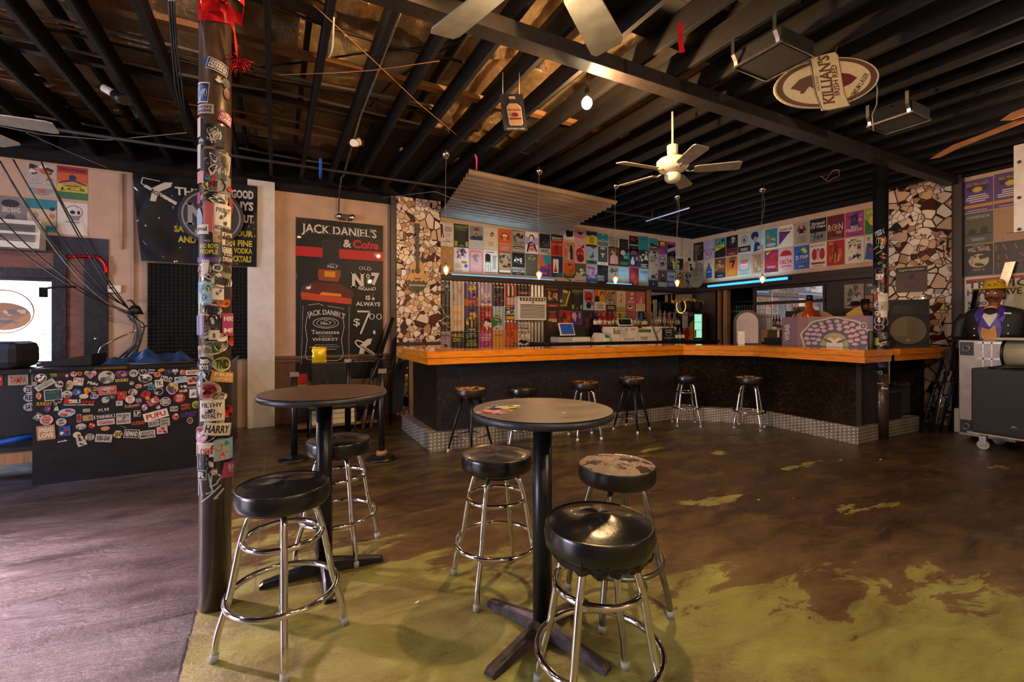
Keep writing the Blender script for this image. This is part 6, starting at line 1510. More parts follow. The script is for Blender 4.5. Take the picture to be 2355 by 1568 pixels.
def screenpos(label,c,w_,h_,d_,rz,tilt,stand):
    t=thing('register_tablet',label,'register',c); c=Vector(c); Rm=Matrix.Rotation(rz,3,'Z')@Matrix.Rotation(tilt,3,'X')
    def tr(pts): return [tuple(Rm@Vector(p)+c) for p in pts]
    g=G(); g.box((0,0,0),(w_,.018,h_),bev=.006); g.v=tr(g.v); g.build('bezel','white_plastic',t)
    g=G(); g.box((0,-.0105,0),(w_*.86,.002,h_*.82)); g.v=tr(g.v); g.build('screen','screen_blue' if 'blue' in label else 'black_satin',t)
    if stand: g=G(); g.prism([(c.x-w_*.3,c.y+.02,c.z-h_*.5),(c.x+w_*.3,c.y+.02,c.z-h_*.5),(c.x+w_*.2,c.y+.02,c.z+h_*.2),(c.x-w_*.2,c.y+.02,c.z+h_*.2)],(0,.05,0)); g.build('stand','white_plastic',t)
screenpos('white tablet register with a blue screen beside its cash drawer',(4.77,6.98,1.43),.36,.24,.02,R(8),R(-18),True)
t=thing('cash_drawer','white cash drawer under the tablet register','cash drawer',(4.95,7.1,1.185))
g=G(); g.bb(4.62,5.33,7.0,7.3,1.187,1.285,bev=.005); g.build('case','plastic_grey',t)
g=G(); g.bb(4.92,5.31,6.99,7.0,1.2,1.275); g.build('drawer_front','white_plastic',t)
g=G(); g.bb(5.16,5.44,7.30,7.45,1.187,1.52,bev=.01); tag(g.build('speaker_box','speaker_black'),'small black speaker standing behind the cash drawer','speaker')
t=thing('receipt_printer','white sloped receipt printer with napkins right of the drawer','printer',(5.6,7.0,1.185))
g=G(); g.prism([(5.42,6.95,1.187),(5.68,6.95,1.187),(5.62,6.95,1.34),(5.52,6.95,1.36)],(0,.2,0)); g.build('case','white_plastic',t)
g=G(); g.bb(5.62,5.74,6.92,7.1,1.187,1.26,bev=.01); tag(g.build('napkin_stack','paper_white'),'small pile of white napkins beside the receipt printer','napkins')
g=G(); g.lathe([(.001,0),(.09,.004),(.095,.05),(.07,.10),(.03,.125),(.001,.13)],(5.80,7.12,1.187),24); tag(g.build('green_bowl','green_plastic'),'glossy green bowl turned over beside the white carton','bowl')
def carton(label,x0,x1,y0,y1,z0,z1,m,ops,ops2=None):
    t=thing('carton',label,'box',((x0+x1)/2,(y0+y1)/2,z0)); g=G(); g.bb(x0,x1,y0,y1,z0,z1,bev=.003); g.build('box_body',m,t)
    g=G(); cv=Cv(g,lambda x,y,d:(x0+x,y0-.001-d,z0+y)); cv.run(ops,0,0,x1-x0,z1-z0,3); g.build('printed_face','print',t)
carton('white carton with drawn rose and black script, under a small card reader',5.84,6.50,6.98,7.28,1.187,1.475,'paper_white','T .04 .5 .25 .4 gg Bols;w gg .01 .3 .02 .3 .98;e .55 .82 .05 .12 gy;e .55 .82 .035 .09 wh;l .68 .78 .25 .15 2 gy;l .4 .1 .5 .12 3 bg')
screenpos('small white card reader resting on the rose carton',(6.26,7.10,1.57),.30,.16,.02,R(-20),R(-30),True)
carton('white carton with a green band along its top',6.52,6.85,6.98,7.25,1.187,1.43,'paper_white','r 0 .72 1 .24 gn;l .1 .76 .8 .14 2 lm;l .1 .1 .7 .3 3 gy')
carton('white carton with diagonal black and grey stripes',6.86,7.16,6.98,7.25,1.187,1.48,'paper_white','p gy .05 .98 .25 .98 .75 .02 .5 .02;w bk .03 .45 .6 1 .95;w bk .03 .5 .5 1 .86')
carton('black whiskey carton with white lettering and oval crest',7.17,7.53,6.98,7.25,1.187,1.45,'black_satin','t .2 .74 .6 .14 wh JACK;T .25 .62 .5 .10 wh DANIELS;e .5 .5 .22 .16 lg;e .5 .5 .18 .12 bk;T .1 .18 .8 .09 wh Tennessee;l .25 .08 .5 .05 1 gy')
carton('tall white carton with black stamped name in the opening',8.62,8.80,5.95,6.25,1.07,1.66,'paper_white','t .2 .1 .7 .06 bk BACARDI')
# drinks fridge
t=thing('drinks_fridge','small energy drink fridge glowing pale green beside the blue panel','fridge',(8.4,7.3,1.187))
g=G(); g.bb(8.30,8.78,7.20,7.60,1.19,1.80,bev=.008); g.build('cabinet','dark_beam',t)
g=G(); g.bb(8.36,8.60,7.188,7.20,1.23,1.76); g.build('glass_door','fridge_glow',t)
for z in (1.40,1.58):
    g=G(); g.bb(8.36,8.60,7.182,7.188,z,z+.008); g.build('shelf','steel',t)
g=G(); g.bb(8.37,8.42,7.180,7.187,1.24,1.40); g.build('yellow_tag','hat_yellow',t)
for a_,b_,c_,d_ in ((8.33,8.36,1.21,1.78),(8.60,8.63,1.21,1.78)):
    g=G(); g.bb(a_,b_,7.18,7.20,c_,d_); g.build('door_frame','steel',t)
g=G(); cv=Cv(g,lambda x,y,d:(7.98+x,7.16-d,1.19+y)); cv.run('r 0 0 1 1 lg;r .45 .0 .55 1 nv;p am .4 0 1 0 1 .7 .7 .6 .45 .35;e .35 .22 .3 .22 rd;t .0 .84 .95 .13 ro Red_Bull',0,0,.32,.62,2); g.bb(7.98,8.30,7.162,7.18,1.19,1.81,col=C['lg']); tag(g.build('drink_panel','print'),'navy yellow and red advertising panel left of the glowing fridge','panel')
# hanging wreath and cutout above the fridge
t=thing('gold_garland','garland of golden fruit draped on two dark baskets above the fridge','garland',(8.2,7.2,1.85))
for k in range(26):
    a_=k/25; g=G(); g.sph((7.75+.95*a_,7.25+.03*sin(k),2.02+.06*sin(a_*PI)+.02*sin(k*2.3)),.028,seg=10); g.build('fruit','gold_fruit',t)
for k in range(2):
    g=G(); g.lathe([(.001,0),(.09,.01),(.13,.12),(.14,.24),(.001,.25)],(8.25+.3*k,7.3,1.81),14); g.build('basket','black_fabric',t)
t=thing('light_wreath','ring of tiny warm fairy lights beside the golden garland','fairy lights',(7.95,7.2,1.8))
g=G(); g.tube([(7.95+.14*cos(2*PI*k/24),7.2,1.93+.15*sin(2*PI*k/24)) for k in range(24)],.006,6,closed=True); g.build('wire','cable_black',t)
for k in range(22):
    a_=2*PI*k/30+PI*.85; g=G(); g.sph((7.95+.14*cos(a_),7.19,1.93+.15*sin(a_)),.008,seg=8); g.build('bulb','fairy_bulb',t)
t=thing('back_mirror','dark framed mirror strip behind the corner of the bar','mirror',(8.2,7.7,1.2))
g=G(); g.bb(7.52,8.93,7.72,7.75,1.19,2.29); g.build('frame','black_paint',t); g=G(); g.bb(7.56,8.9,7.712,7.72,1.23,2.26); g.build('glass','mirror',t)
g=G(); g.bb(7.70,7.86,7.66,7.665,1.72,2.10); cv=Cv(g,lambda x,y,d:(7.70+x,7.66-d,1.72+y)); cv.rect(0,0,.16,.38,C['lg']); cv.run('l .1 .1 .8 .8 9 gg',0,0,.16,.38,2); tag(g.build('notice_sheet','print'),'white printed notice taped on the dark mirror','notice')
t=thing('wall_mirror','wide framed mirror with shelf strips on the right wall','mirror',(UR,5.0,1.3))
g=G(); g.bb(UR-.035,UR,4.75,6.12,1.20,2.27); g.build('frame','black_paint',t); g=G(); g.bb(UR-.045,UR-.035,4.79,6.08,1.24,2.23); g.build('glass','mirror',t)
g=G(); g.bb(UR-.06,UR-.045,4.75,6.12,1.93,1.99); g.build('strip','dark_wood',t); g=G(); g.bb(UR-.055,UR-.045,5.75,5.765,1.24,2.23); g.build('divider','steel',t)
poster('grey floral poster beside the wall mirror on the right wall',-4.45,1.80,.30,.42,'Bbg g .1 .1 .8 .85 12 gg br lg',rw,'posters on the right wall',3)
poster('dark mauve poster with pale numerals, nearest the far pillar',-4.13,1.80,.28,.42,'Bro r 0 .5 1 .5 gg;t .3 .55 .4 .2 wh 8;t .1 .85 .8 .1 wh TRUTH',rw,'posters on the right wall',3)
# ------------------------------------------------------------ things standing on the right leg of the bar
t=thing('arched_mirror','arched dark wooden mirror standing on the bar','mirror',(6.72,4.75,BT))
def am(x,z,d=0): return (6.70+x*.62,4.72-x*.78+d*.6,BT+z)
op=[(.20*cos(a_)*1.0,.36+.20*sin(a_)*1.0) for a_ in [PI*k/16 for k in range(17)]]; ou=[(.20,0)]+op+[(-.20,0)]; ip=[(.155,.03)]+[(x*.78,.36+(z-.36)*.80) for x,z in op]+[(-.155,.03)]
g=G()
for A,B,s_ in ((ou,ip,1),):
    n=len(A)
    for i in range(n-1):
        q=[am(*A[i]),am(*A[i+1]),am(*B[i+1]),am(*B[i])]; q2=[(p[0]+.02,p[1]+.016,p[2]) for p in q]
        g.face(q[::-1]); g.face(q2); g.face([q[0],q[1],q2[1],q2[0]]); g.face([q[3],q[2],q2[2],q2[3]])
g.prism([am(-.20,0),am(.20,0),am(.155,.03),am(-.155,.03)],(.02,.016,0)); g.build('frame','dark_wood',t)
g=G(); g.prism([tuple(Vector(am(*p))+Vector((.012,.010,0))) for p in ip],(.004,.003,0)); g.build('glass','mirror',t)
c=am(-.10,.1); g=G(); g.box((c[0]-.02,c[1]-.03,BT+.11),(.10,.008,.215),rz=R(-50)); tag(g.build('price_card','paper_white'),'white card propped against the arched mirror','card')
g=G(); g.box((8.55,5.62,1.30),(.3,.25,.24)); tag(g.build('open_carton','cardboard'),'brown cardboard carton behind the arched mirror','box')
# afro sign propped on bar
P0=Vector((6.98,4.33,BT)); P1=Vector((7.22,3.16,BT)); ex=(P1-P0); Wl=ex.length; ex.normalize(); nrm=Vector((-ex.y,ex.x,0)); nrm=nrm if nrm.dot(Vector((-1,-1,0)))>0 else -nrm
def af(x,y,d): return P0+ex*x+Vector((0,0,y))+nrm*(d)
t=thing('mural_board','painted board with a big spotted afro head propped on the bar','painted board',tuple(P0))
g=G(); g.prism([af(0,0,0),af(Wl,0,0),af(Wl,.44,0),af(0,.44,0)],-nrm*.012,col=lin('6b4034')); cv=Cv(g,lambda x,y,d:af(x,y,d+.0005))
for k,(a_,b_,cl) in enumerate(((0,.18,'6a3a3c'),(.18,.3,'8a5236'),(.3,.75,'9a6a48'),(.75,.9,'8a4a58'),(.9,1,'6a4a6a'))): cv.rect(a_*Wl,0,(b_-a_)*Wl,.44,lin(cl))
cv.text('WBAR',-.06,.17,.26,.07,C['lg'],False,.04,PI/2)
cx_,cy_=.62*Wl*.93,.13
def blob(rx,ry,n=44,w=.03): return [(cx_+rx*cos(a_)*(1+w*sin(9*a_)),max(.0,cy_+ry*sin(a_)*(1+w*sin(9*a_)))) for a_ in [2*PI*k/n for k in range(n)]]
cv.poly(blob(.43,.30),C['cr']); cv.poly(blob(.405,.275),C['dk']); 
rnd=random.Random(8)
for ring_,n in ((.35,22),(.27,17),(.20,12)):
    for k in range(n):
        a_=2*PI*k/n+ring_; x=cx_+ring_*cos(a_); y=cy_+ring_*.68*sin(a_)
        if y<.015: continue
        q=[(x+.030*(.9+.7*rnd.random())*cos(b_),max(.0,y+.027*(.7+.5*rnd.random())*sin(b_))) for b_ in [2*PI*j/7 for j in range(7)]]; cv.poly(q,C['pk']); cv.d-=cv.step
cv.ell(cx_,.10,.16,.13,C['dk']); cv.poly([(cx_+.15*cos(a_),.08+.125*sin(a_)) for a_ in [PI*k/16 for k in range(17)]],lin('b09a28'))
cv.poly([(cx_-.10,.0),(cx_-.12,.09),(cx_-.05,.14),(cx_,.10),(cx_+.05,.14),(cx_+.12,.09),(cx_+.10,0)],C['wh']); 
for s_ in (-1,1): cv.ell(cx_+s_*.13,.055,.035,.05,C['lm']); cv.poly([(cx_+s_*.02,.05),(cx_+s_*.10,.075),(cx_+s_*.16,.13),(cx_+s_*.05,.09)],C['bk']); cv.poly([(cx_+s_*.03,.055),(cx_+s_*.09,.07),(cx_+s_*.06,.03)],C['wh'])
cv.ell(.86*Wl,.30,.045,.05,C['cr']); cv.ell(.86*Wl,.30,.032,.036,C['dk']); cv.ell(.86*Wl,.30,.014,.016,C['pk'])
cv.text('Y',.90*Wl-.01,.16,.10,.10,C['lg'],True,.05); cv.ell(.945*Wl-.01,.21,.03,.035,C['lg']); cv.ell(.945*Wl-.01,.21,.02,.024,C['ro'])
g.build('board','print',t)
g=G(); g.lathe([(.035,0),(.037,.01),(.035,.22),(.026,.235)],(7.02,3.16,BT),24); g.face([(7.02+.026*cos(2*PI*k/16),3.16+.026*sin(2*PI*k/16),BT+.235) for k in range(16)]); tag(g.build('steel_flask','black_satin'),'tall black flask standing on the bar near the far pillar','flask')
g=G(); g.box((7.25,3.12,BT+.06),(.34,.2,.11),bev=.03,rz=.2); g.box((7.22,3.12,BT+.135),(.26,.17,.05),bev=.02,rz=.1); tag(g.build('folded_bag','black_fabric'),'dark folded bag slumped on the bar left of the pillar','bag')
# picture frame, flag, whiskey bottle statue, dolls
t=thing('framed_photo','black picture frame standing behind the arched mirror','picture frame',(8.3,5.0,1.06))
c=pu(1830,700,8.3); g=G(); g.box((8.3,c[1],1.33+.22),(.03,.36,.42),bev=.005); g.box((8.3,c[1],1.06+.13),(.02,.1,.26)); g.build('frame','black_satin',t); g=G(); g.box((8.282,c[1],1.51),(.004,.24,.22)); g.build('photo','cardboard',t)
c=pu(1862,700,7.9); t=thing('whiskey_display','large amber display bottle standing behind the painted board','display bottle',(7.9,c[1],1.06))
g=G(); g.lathe([(.001,0),(.105,.01),(.11,.36),(.08,.44),(.045,.50),(.04,.62)],(7.9,c[1],1.30),20); g.build('bottle','amber_glass',t)
g=G(); g.lathe([(.045,.61),(.048,.70),(.001,.71)],(7.9,c[1],1.30),16); g.build('cap','black_satin',t); g=G(); g.cyl((7.9,c[1],1.52),(7.9,c[1],1.60),.112,20); g.build('neck_label','orange_plastic',t); g=G(); g.bb(7.8,8.0,c[1]-.12,c[1]+.12,1.06,1.30); g.build('plinth','dark_wood',t)
c=pu(1868,690,8.05); g=G(); q=[]
for k in range(21): a_=PI*.12+PI*.76*k/20; q.append((8.05,c[1]-.42*cos(a_),1.46+.30*sin(a_)))
for k in range(21): a_=PI*.88-PI*.76*k/20; q.append((8.05,c[1]-.26*cos(a_),1.46+.14*sin(a_)))
g.prism(q,(.02,0,0),col=C['tn']); cv=Cv(g,lambda x,y,d:(8.045-d,c[1]-x,1.46+y)); cv.text('SAILOR JERRY',-.27,.13,.55,.09,C['dk'],True,.03,0,2.0); tag(g.build('rum_fan_sign','print'),'tan fan shaped sign with dark arched lettering behind the amber bottle','sign')
g=G(); q=[(8.0,c[1]+.42,1.22),(8.0,c[1]+.20,1.28),(8.0,c[1]+.27,1.70),(8.0,c[1]+.40,1.55)]; g.prism(q,(.01,0,0),col=C['wh']); cv=Cv(g,lambda x,y,d:(7.998-d,c[1]+.42-x,1.22+y)); cv.poly([(.04,.3),(.15,.46),(.22,.28),(.10,.24)],C['nv'])
for k in range(4): cv.poly([(.01+.015*k,.02+.06*k),(.2,.08+.055*k),(.2,.105+.055*k),(.01+.015*k,.045+.06*k)],C['rd'])
tag(g.build('small_flag','print'),'small stars and stripes flag left of the amber bottle','flag')
def doll(label,x,y,z,h,body,hat,hatc=None):
    t=thing('figurine',label,'figurine',(x,y,z),'figurines behind the bar'); g=G()
    g.lathe([(.001,0),(h*.16,.0),(h*.17,h*.2),(h*.2,h*.45),(h*.16,h*.62),(h*.07,h*.68),(.001,h*.69)],(x,y,z),16); g.tube([(x,y-h*.16,z+h*.58),(x-h*.05,y-h*.26,z+h*.4),(x-h*.12,y-h*.16,z+h*.3)],h*.05,8); g.tube([(x,y+h*.16,z+h*.58),(x-h*.05,y+h*.26,z+h*.4),(x-h*.12,y+h*.16,z+h*.3)],h*.05,8); g.build('body',body,t)
    g=G(); g.sph((x,y,z+h*.78),h*.11,seg=14,sc=(1,.9,1.15)); g.build('head','skin_painted',t)
    g=G(); g.lathe([(h*.19,0),(h*.19,.006),(h*.10,.012),(h*.095,h*.1),(.001,h*.12)],(x,y,z+h*.86),16); g.build('hat',hat,t)
c=pu(1968,700,8.2); g_=doll('red shirted figurine with black hat behind the yellow pennant',8.2,c[1],1.28,.62,'red_plastic','black_fabric')
c=pu(1990,680,8.4); doll('dark coated figurine with wide black hat beside the far pillar',8.4,c[1],1.32,.62,'jacket_black','black_fabric')
c=pu(1920,718,8.1); doll('small black and white figurine right of the amber bottle',8.1,c[1],1.28,.34,'black_satin','white_plastic')
c=pu(1900,722,8.1); doll('small tan and red figurine just right of the amber bottle',8.1,c[1],1.28,.28,'red_plastic','vest_orange')
g=G(); g.bb(8.0,8.9,3.3,5.3,1.06,1.28); tag(g.build('display_shelf','black_paint'),'black raised shelf carrying the figurines behind the bar','shelf')
a_=Vector(pu(1965,800,7.45)); 
q=[pu(1945,722,7.45),pu(1978,702,7.45),pu(1995,752,7.45),pu(1962,762,7.45)]; g=G(); g.prism(q,(.006,0,0)); tag(g.build('yellow_pennant','hat_yellow'),'yellow paper pennant hanging above the black flask','pennant')
# speaker on bar
t=thing('stage_speaker','black loudspeaker standing on the bar beside the far pillar','speaker',(8.0,3.35,BT))
c=Vector((8.22,3.30,BT)); RM=Matrix.Rotation(R(-50),3,'Z')
def so(g,m,nm,lb=None):
    g.v=[tuple(RM@Vector(v)+c) for v in g.v]; o=g.build(nm,m,t)
g=G(); g.prism([(-.25,-.17,0),(.25,-.17,0),(.25,-.17,.68),(-.25,-.17,.68)],(0,.30,0)); so(g,'speaker_black','cabinet')
g=G(); g.prism([(.21*cos(2*PI*k/32),-.175,.24+.20*sin(2*PI*k/32)) if True else 0 for k in range(32)],(0,-.02,0)); so(g,'grille_tan','grille')
g=G(); g.prism([(-.2,-.171,.47),(.2,-.171,.47),(.16,-.171,.60),(-.16,-.171,.60)],(0,-.008,0)); so(g,'black_satin','horn')
g=G(); g.ring((0,-.198,.10),.014,.003,20,axis='Y'); so(g,'white_plastic','badge')
poster('jagged black poster with pale gothic title, on the mosaic column',-3.66,2.02,.40,.40,'Bbr r 0 .78 1 .22 bk;T .08 .82 .84 .13 cr Jagermeister;p gg .25 0 .3 .4 .45 .5 .55 .5 .7 .4 .75 0;e .5 .6 .08 .1 dk;r .35 .15 .3 .2 mr',lambda x,y,d:(UR-.085-d,-x,y),'posters on the mosaic columns',2)
poster('small black sticker with white hand lettering at the bar end',1.86,1.03,.15,.12,'Bbk t .1 .55 .8 .35 wh DON\'T;t .1 .1 .8 .35 wh FOLD',bw(7.55),'posters on the mosaic columns',2)
g=G(); g.sph((8.86,3.30,1.92),.012); tag(g.build('small_light','white_led'),'tiny bright light on the mosaic column beside the speaker','light')
# ------------------------------------------------------------ amplifiers under the bar on the right
def amp(label,x0,x1,v,z0,h,m='black_satin'):
    t=thing('amplifier',label,'amplifier',(x0,v,z0),'amplifiers under the bar end')
    g=G(); g.bb(x0,x1,v,v+.3,z0,z0+h,bev=.012); g.build('cabinet','speaker_black',t)
    g=G(); g.bb(x0+.03,x1-.03,v-.006,v,z0+.03,z0+h*.78); g.build('grille',m,t)
    g=G(); g.bb(x0+.03,x1-.03,v-.008,v,z0+h*.83,z0+h*.93); g.build('control_panel','dull_steel',t)
amp('small black amplifier nearest the far pillar',7.30,7.70,3.10,.21,.44); amp('grey fronted amplifier right of the small black one',7.72,8.16,3.18,.21,.50,'grille_dark')
# ------------------------------------------------------------ road case, subwoofer, barrel and bust at right
CU=7.98
t=thing('road_case','tall white edged road case standing on end beside the subwoofer','road case',(CU,2.4,0))
g=G(); g.bb(CU,CU+.5,2.08,2.60,.06,1.30,bev=.008); g.build('case_body','alu_case',t)
for (v,z) in ((2.52,1.19),(2.52,.18)):
    g=G(); g.box((CU-.004,v,z),(.012,.13,.17),bev=.004); g.build('corner_cup','black_satin',t)
    g=G(); g.ring((CU-.02,v,z),.035,.008,20,axis='X'); g.build('caster_ring','dull_steel',t)
for z in (1.26,1.06,.86):
    g=G(); g.bb(CU-.006,CU,2.10,2.42,z,z+.02); g.build('rail','steel',t)
for v in (2.36,2.28):
    g=G(); g.bb(CU-.006,CU,v,v+.012,.8,1.28); g.build('rail','steel',t)
t=thing('subwoofer','big black subwoofer on a wheeled dolly at the right edge','speaker',(7.5,1.9,0))
# front face parallel to the right wall, turned a little
sc_=Vector((7.5,2.33,0)); ax=Vector((0.02,-1,0)).normalized()
g=G(); g.bb(7.50,8.12,1.55,2.33,.205,.975,bev=.012); g.build('cabinet','speaker_black',t)
g=G(); g.bb(7.493,7.50,1.58,2.30,.235,.945); g.build('grille','grille_dark' if False else 'speaker_black',t)
g=G(); cv=Cv(g,lambda x,y,d:(7.492-d,2.01-x,.30+y)); cv.rect(.0,.0,.09,.008,C['gg']); cv.text('JBL',.02,.015,.05,.02,C['lg'],False,.03); g.build('badge','print',t)
g=G(); g.bb(7.47,8.15,1.5,2.36,.185,.203); g.build('dolly_board','alu_case',t)
for (x,v) in ((7.56,2.24),(8.05,2.24),(7.56,1.66),(8.05,1.66)):
    g=G(); g.cyl((x-.018,v,.055),(x+.018,v,.055),.055,24); wh_=g.build('caster_wheel','rubber_grey',t)
    g=G(); g.bb(x-.03,x-.022,v-.03,v+.03,.05,.185); g.bb(x+.022,x+.03,v-.03,v+.03,.05,.185); g.bb(x-.03,x+.03,v-.03,v+.03,.165,.185); g.build('caster_fork','steel',t)
t=thing('drum_shell','cream drum in a black rim lying on the subwoofer','drum',(7.9,1.9,.98))
g=G(); g.cyl((7.85,2.12,1.15),(7.85,1.45,1.15),.165,40); g.build('shell','barrel_cream',t)
for v in (2.12,1.5):
    g=G(); g.ring((7.85,v,1.15),.17,.014,40,axis='Y'); g.build('rim','black_metal',t)
g=G(); g.bb(7.62,8.1,1.45,2.16,1.315,1.345,bev=.006); g.build('top_plate','barrel_cream',t)
rnd=random.Random(4)
for k in range(4):
    g=G(); pts=[(7.56+.03*k,2.2,.985),(7.58,2.05,.995+.01*k),(7.6+.02*k,1.9,1.01+.02*(k%2)),(7.57,1.75,.99),(7.6,1.55,.985)]; g.tube(bez(pts),.009,8); tag(g.build('loose_cable','cable_black'),'black cable lying on top of the subwoofer','cable','cables on the subwoofer')
# bust
t=thing('moustached_bust','life size bust with yellow hat, moustache and blue lapels at the right edge','bust',(8.25,2.2,1.3))
B0=Vector((8.27,2.345,0))
def bl(prof,c,seg=28,m=0):   # elliptical lathe stack: (rx,ry,z,dx)
    g=G(); vs=[]
    for rx,ry,z,dx in prof:
        for k in range(seg): a_=2*PI*k/seg; vs.append((c.x+dx+rx*cos(a_),c.y+ry*sin(a_),z))
    n=len(prof)
    g.raw(vs,[(i*seg+k,i*seg+(k+1)%seg,(i+1)*seg+(k+1)%seg,(i+1)*seg+k) for i in range(n-1) for k in range(seg)],sm=True); g.face(vs[:seg][::-1]); g.face(vs[-seg:]); return g
g=bl([(.13,.22,1.30,0),(.14,.25,1.40,0),(.14,.27,1.55,0),(.135,.27,1.63,0),(.11,.22,1.69,0),(.07,.10,1.735,0),(.05,.055,1.76,0),(.052,.055,1.79,0),(.075,.065,1.81,-.01),(.098,.083,1.85,-.012),(.103,.088,1.90,-.01),(.10,.086,1.95,-.005),(.08,.07,1.99,0)],B0)
g.sph((B0.x-.112,B0.y,1.878),.017,sc=(1.1,.9,1.5)); g.sph((B0.x-.01,B0.y-.088,1.885),.02,sc=(.7,.4,1.2)); g.sph((B0.x-.01,B0.y+.088,1.885),.02,sc=(.7,.4,1.2)); g.build('body','skin_painted',t)
g=bl([(.145,.255,1.299,0),(.153,.275,1.40,0),(.155,.30,1.55,0),(.148,.30,1.63,0),(.12,.25,1.695,0),(.078,.115,1.742,0)],B0); 
for s_ in (-1,1): g.tube([(B0.x,B0.y+s_*.27,1.62),(B0.x-.01,B0.y+s_*.33,1.52),(B0.x-.02,B0.y+s_*.35,1.36),(B0.x-.03,B0.y+s_*.35,1.31)],[.07,.075,.068,.06],14)
g.build('jacket','jacket_black',t)
def bf(x,y,d): 
    yy=max(-.29,min(.29,y)); rx=.158-.012*max(0,(x-1.6)/.1)-max(0,(x-1.66))*.8; return (B0.x-rx*math.sqrt(max(.05,1-(yy/.31)**2))-.004-d,B0.y-y,x)
def bp(nm,m,pts,th=.006,d=.0):
    g=G(); P=[Vector(bf(z,y,d)) for y,z in pts]; g.prism(P,(-th,0,0)); g.build(nm,m,t)
bp('shirt','shirt_white',[(-.05,1.74),(.05,1.74),(.07,1.60),(.0,1.46),(-.07,1.60)])
bp('vest','purple_satin',[(-.09,1.66),(-.065,1.60),(0,1.47),(.065,1.60),(.09,1.66),(.11,1.45),(.09,1.31),(-.09,1.31),(-.11,1.45)],.008,.001)
bp('waistcoat_front','vest_orange',[(-.075,1.47),(.0,1.44),(.06,1.50),(.07,1.34),(.05,1.30),(-.05,1.30),(-.08,1.36)],.010,.006)
for s_ in (-1,1): bp('lapel','purple_satin',[(s_*.05,1.745),(s_*.115,1.72),(s_*.15,1.64),(s_*.12,1.52),(s_*.085,1.58)],.012,.004)
g=G(); 
for s_ in (-1,1): g.prism([bf(1.72,0,.02),bf(1.745,s_*.06,.02),bf(1.70,s_*.06,.02)],(-.01,0,0))
g.build('bow_tie','orange_plastic',t)
bp('name_badge','paper_white',[(.13,1.655),(.19,1.65),(.19,1.63),(.13,1.635)],.004,.02)
for y,z in ((.16,1.49),(.16,1.39),(-.15,1.45),(-.15,1.36)):
    g=G(); c=Vector(bf(z,y,.004)); g.sph(c,.014,seg=12,sc=(.5,1,1)); g.build('button','steel',t)
g=G(); c=B0+Vector((-.118,0,1.847))
for s_ in (-1,1): g.tube([c+Vector((0,0,.004)),c+Vector((-.004,s_*.025,0)),c+Vector((.008,s_*.052,-.012)),c+Vector((.03,s_*.072,.0))],[.012,.012,.009,.003],10)
g.build('moustache','hair_brown',t)
for s_ in (-1,1):
    g=G(); g.sph((B0.x-.098,B0.y+s_*.032,1.908),.012,seg=12); g.build('eye','shirt_white',t)
    g=G(); g.tube([(B0.x-.104,B0.y+s_*.015,1.925),(B0.x-.105,B0.y+s_*.035,1.932),(B0.x-.095,B0.y+s_*.055,1.925)],.005,8); g.build('eyebrow','hair_brown',t)
g=G(); g.box((B0.x-.107,B0.y,1.825),(.012,.035,.008),bev=.003); g.build('mouth','red_plastic',t)
g=bl([(.098,.092,1.83,.02),(.108,.096,1.90,.02),(.104,.092,1.97,.012)],B0+Vector((.012,0,0))); g.build('hair','hair_brown',t)
g=bl([(.10,.09,1.955,0),(.17,.215,1.963,0),(.175,.22,1.972,0),(.11,.105,1.985,0),(.105,.10,2.04,0),(.09,.085,2.075,0),(.05,.05,2.09,0)],B0); ht=g.build('hat','hat_yellow',t)
g=G(); rnd=random.Random(2)
for k in range(12): a_=PI+1.3*(rnd.random()-.5)*2; z=1.995+.05*rnd.random(); g.sph((B0.x+.106*cos(a_),B0.y+.102*sin(a_),z),.008,seg=8,sc=(.4,1.4,.8))
g.build('hat_spot','hair_brown',ht)
g=G(); A=Vector((8.86,2.62,1.45)); B=Vector((8.90,2.42,2.36)); d=Vector((0,-.10,0)); g.prism([A,A+d,B+d,B],(.03,0,0)); tag(g.build('metal_strip','steel'),'shiny metal strip leaning on the wall behind the yellow hat','metal strip')
g=G(); q=[pu(2331,335,5.0),pu(2331,535,5.0)]; g.bb(5.0,5.03,1.0,q[0][1],q[1][2],q[0][2],bev=.002); pn=thing('riveted_plate','pale riveted metal plate hanging at the top right edge','plate',(5.0,1.2,2.19)); g.build('plate','alu_case',pn)
for k,z in enumerate((2.21,2.45,2.72)):
    g=G(); g.sph((4.998,q[0][1]-.03,z),.012,seg=10,sc=(.4,1,1)); g.build('rivet','dark_beam',pn)
g=G(); g.bb(5.0,5.03,1.05,1.10,2.85,3.7); g.build('hanger','steel',pn)
# long paddle sign boards up right
a_=Vector(pz(2142,366,3.35)); b_=Vector(pz(2420,262,3.35)); dd=(b_-a_).normalized(); nn=Vector((0,0,1))
g=G(); pts=[(0,0),(.1,-.02),(.25,.0),(.5,.01),(1.2,.02),(1.2,.07),(.5,.055),(.25,.06),(.1,.03)]; g.prism([a_+dd*x+nn*y for x,y in pts],Vector((dd.y,-dd.x,0))*.02); tag(g.build('guitar_neck_board','board_tan'),'long thin orange board hanging under the joists at upper right','board')
a_=Vector(pz(2303,278,3.4)); b_=Vector(pz(2450,225,3.4)); dd=(b_-a_).normalized(); g=G(); g.prism([a_+dd*x+nn*y for x,y in ((0,0),(.08,-.03),(.6,-.03),(.6,.04),(.08,.035))],Vector((dd.y,-dd.x,0))*.02); tag(g.build('rounded_board','board_tan'),'short rounded red edged board at the upper right edge','board')
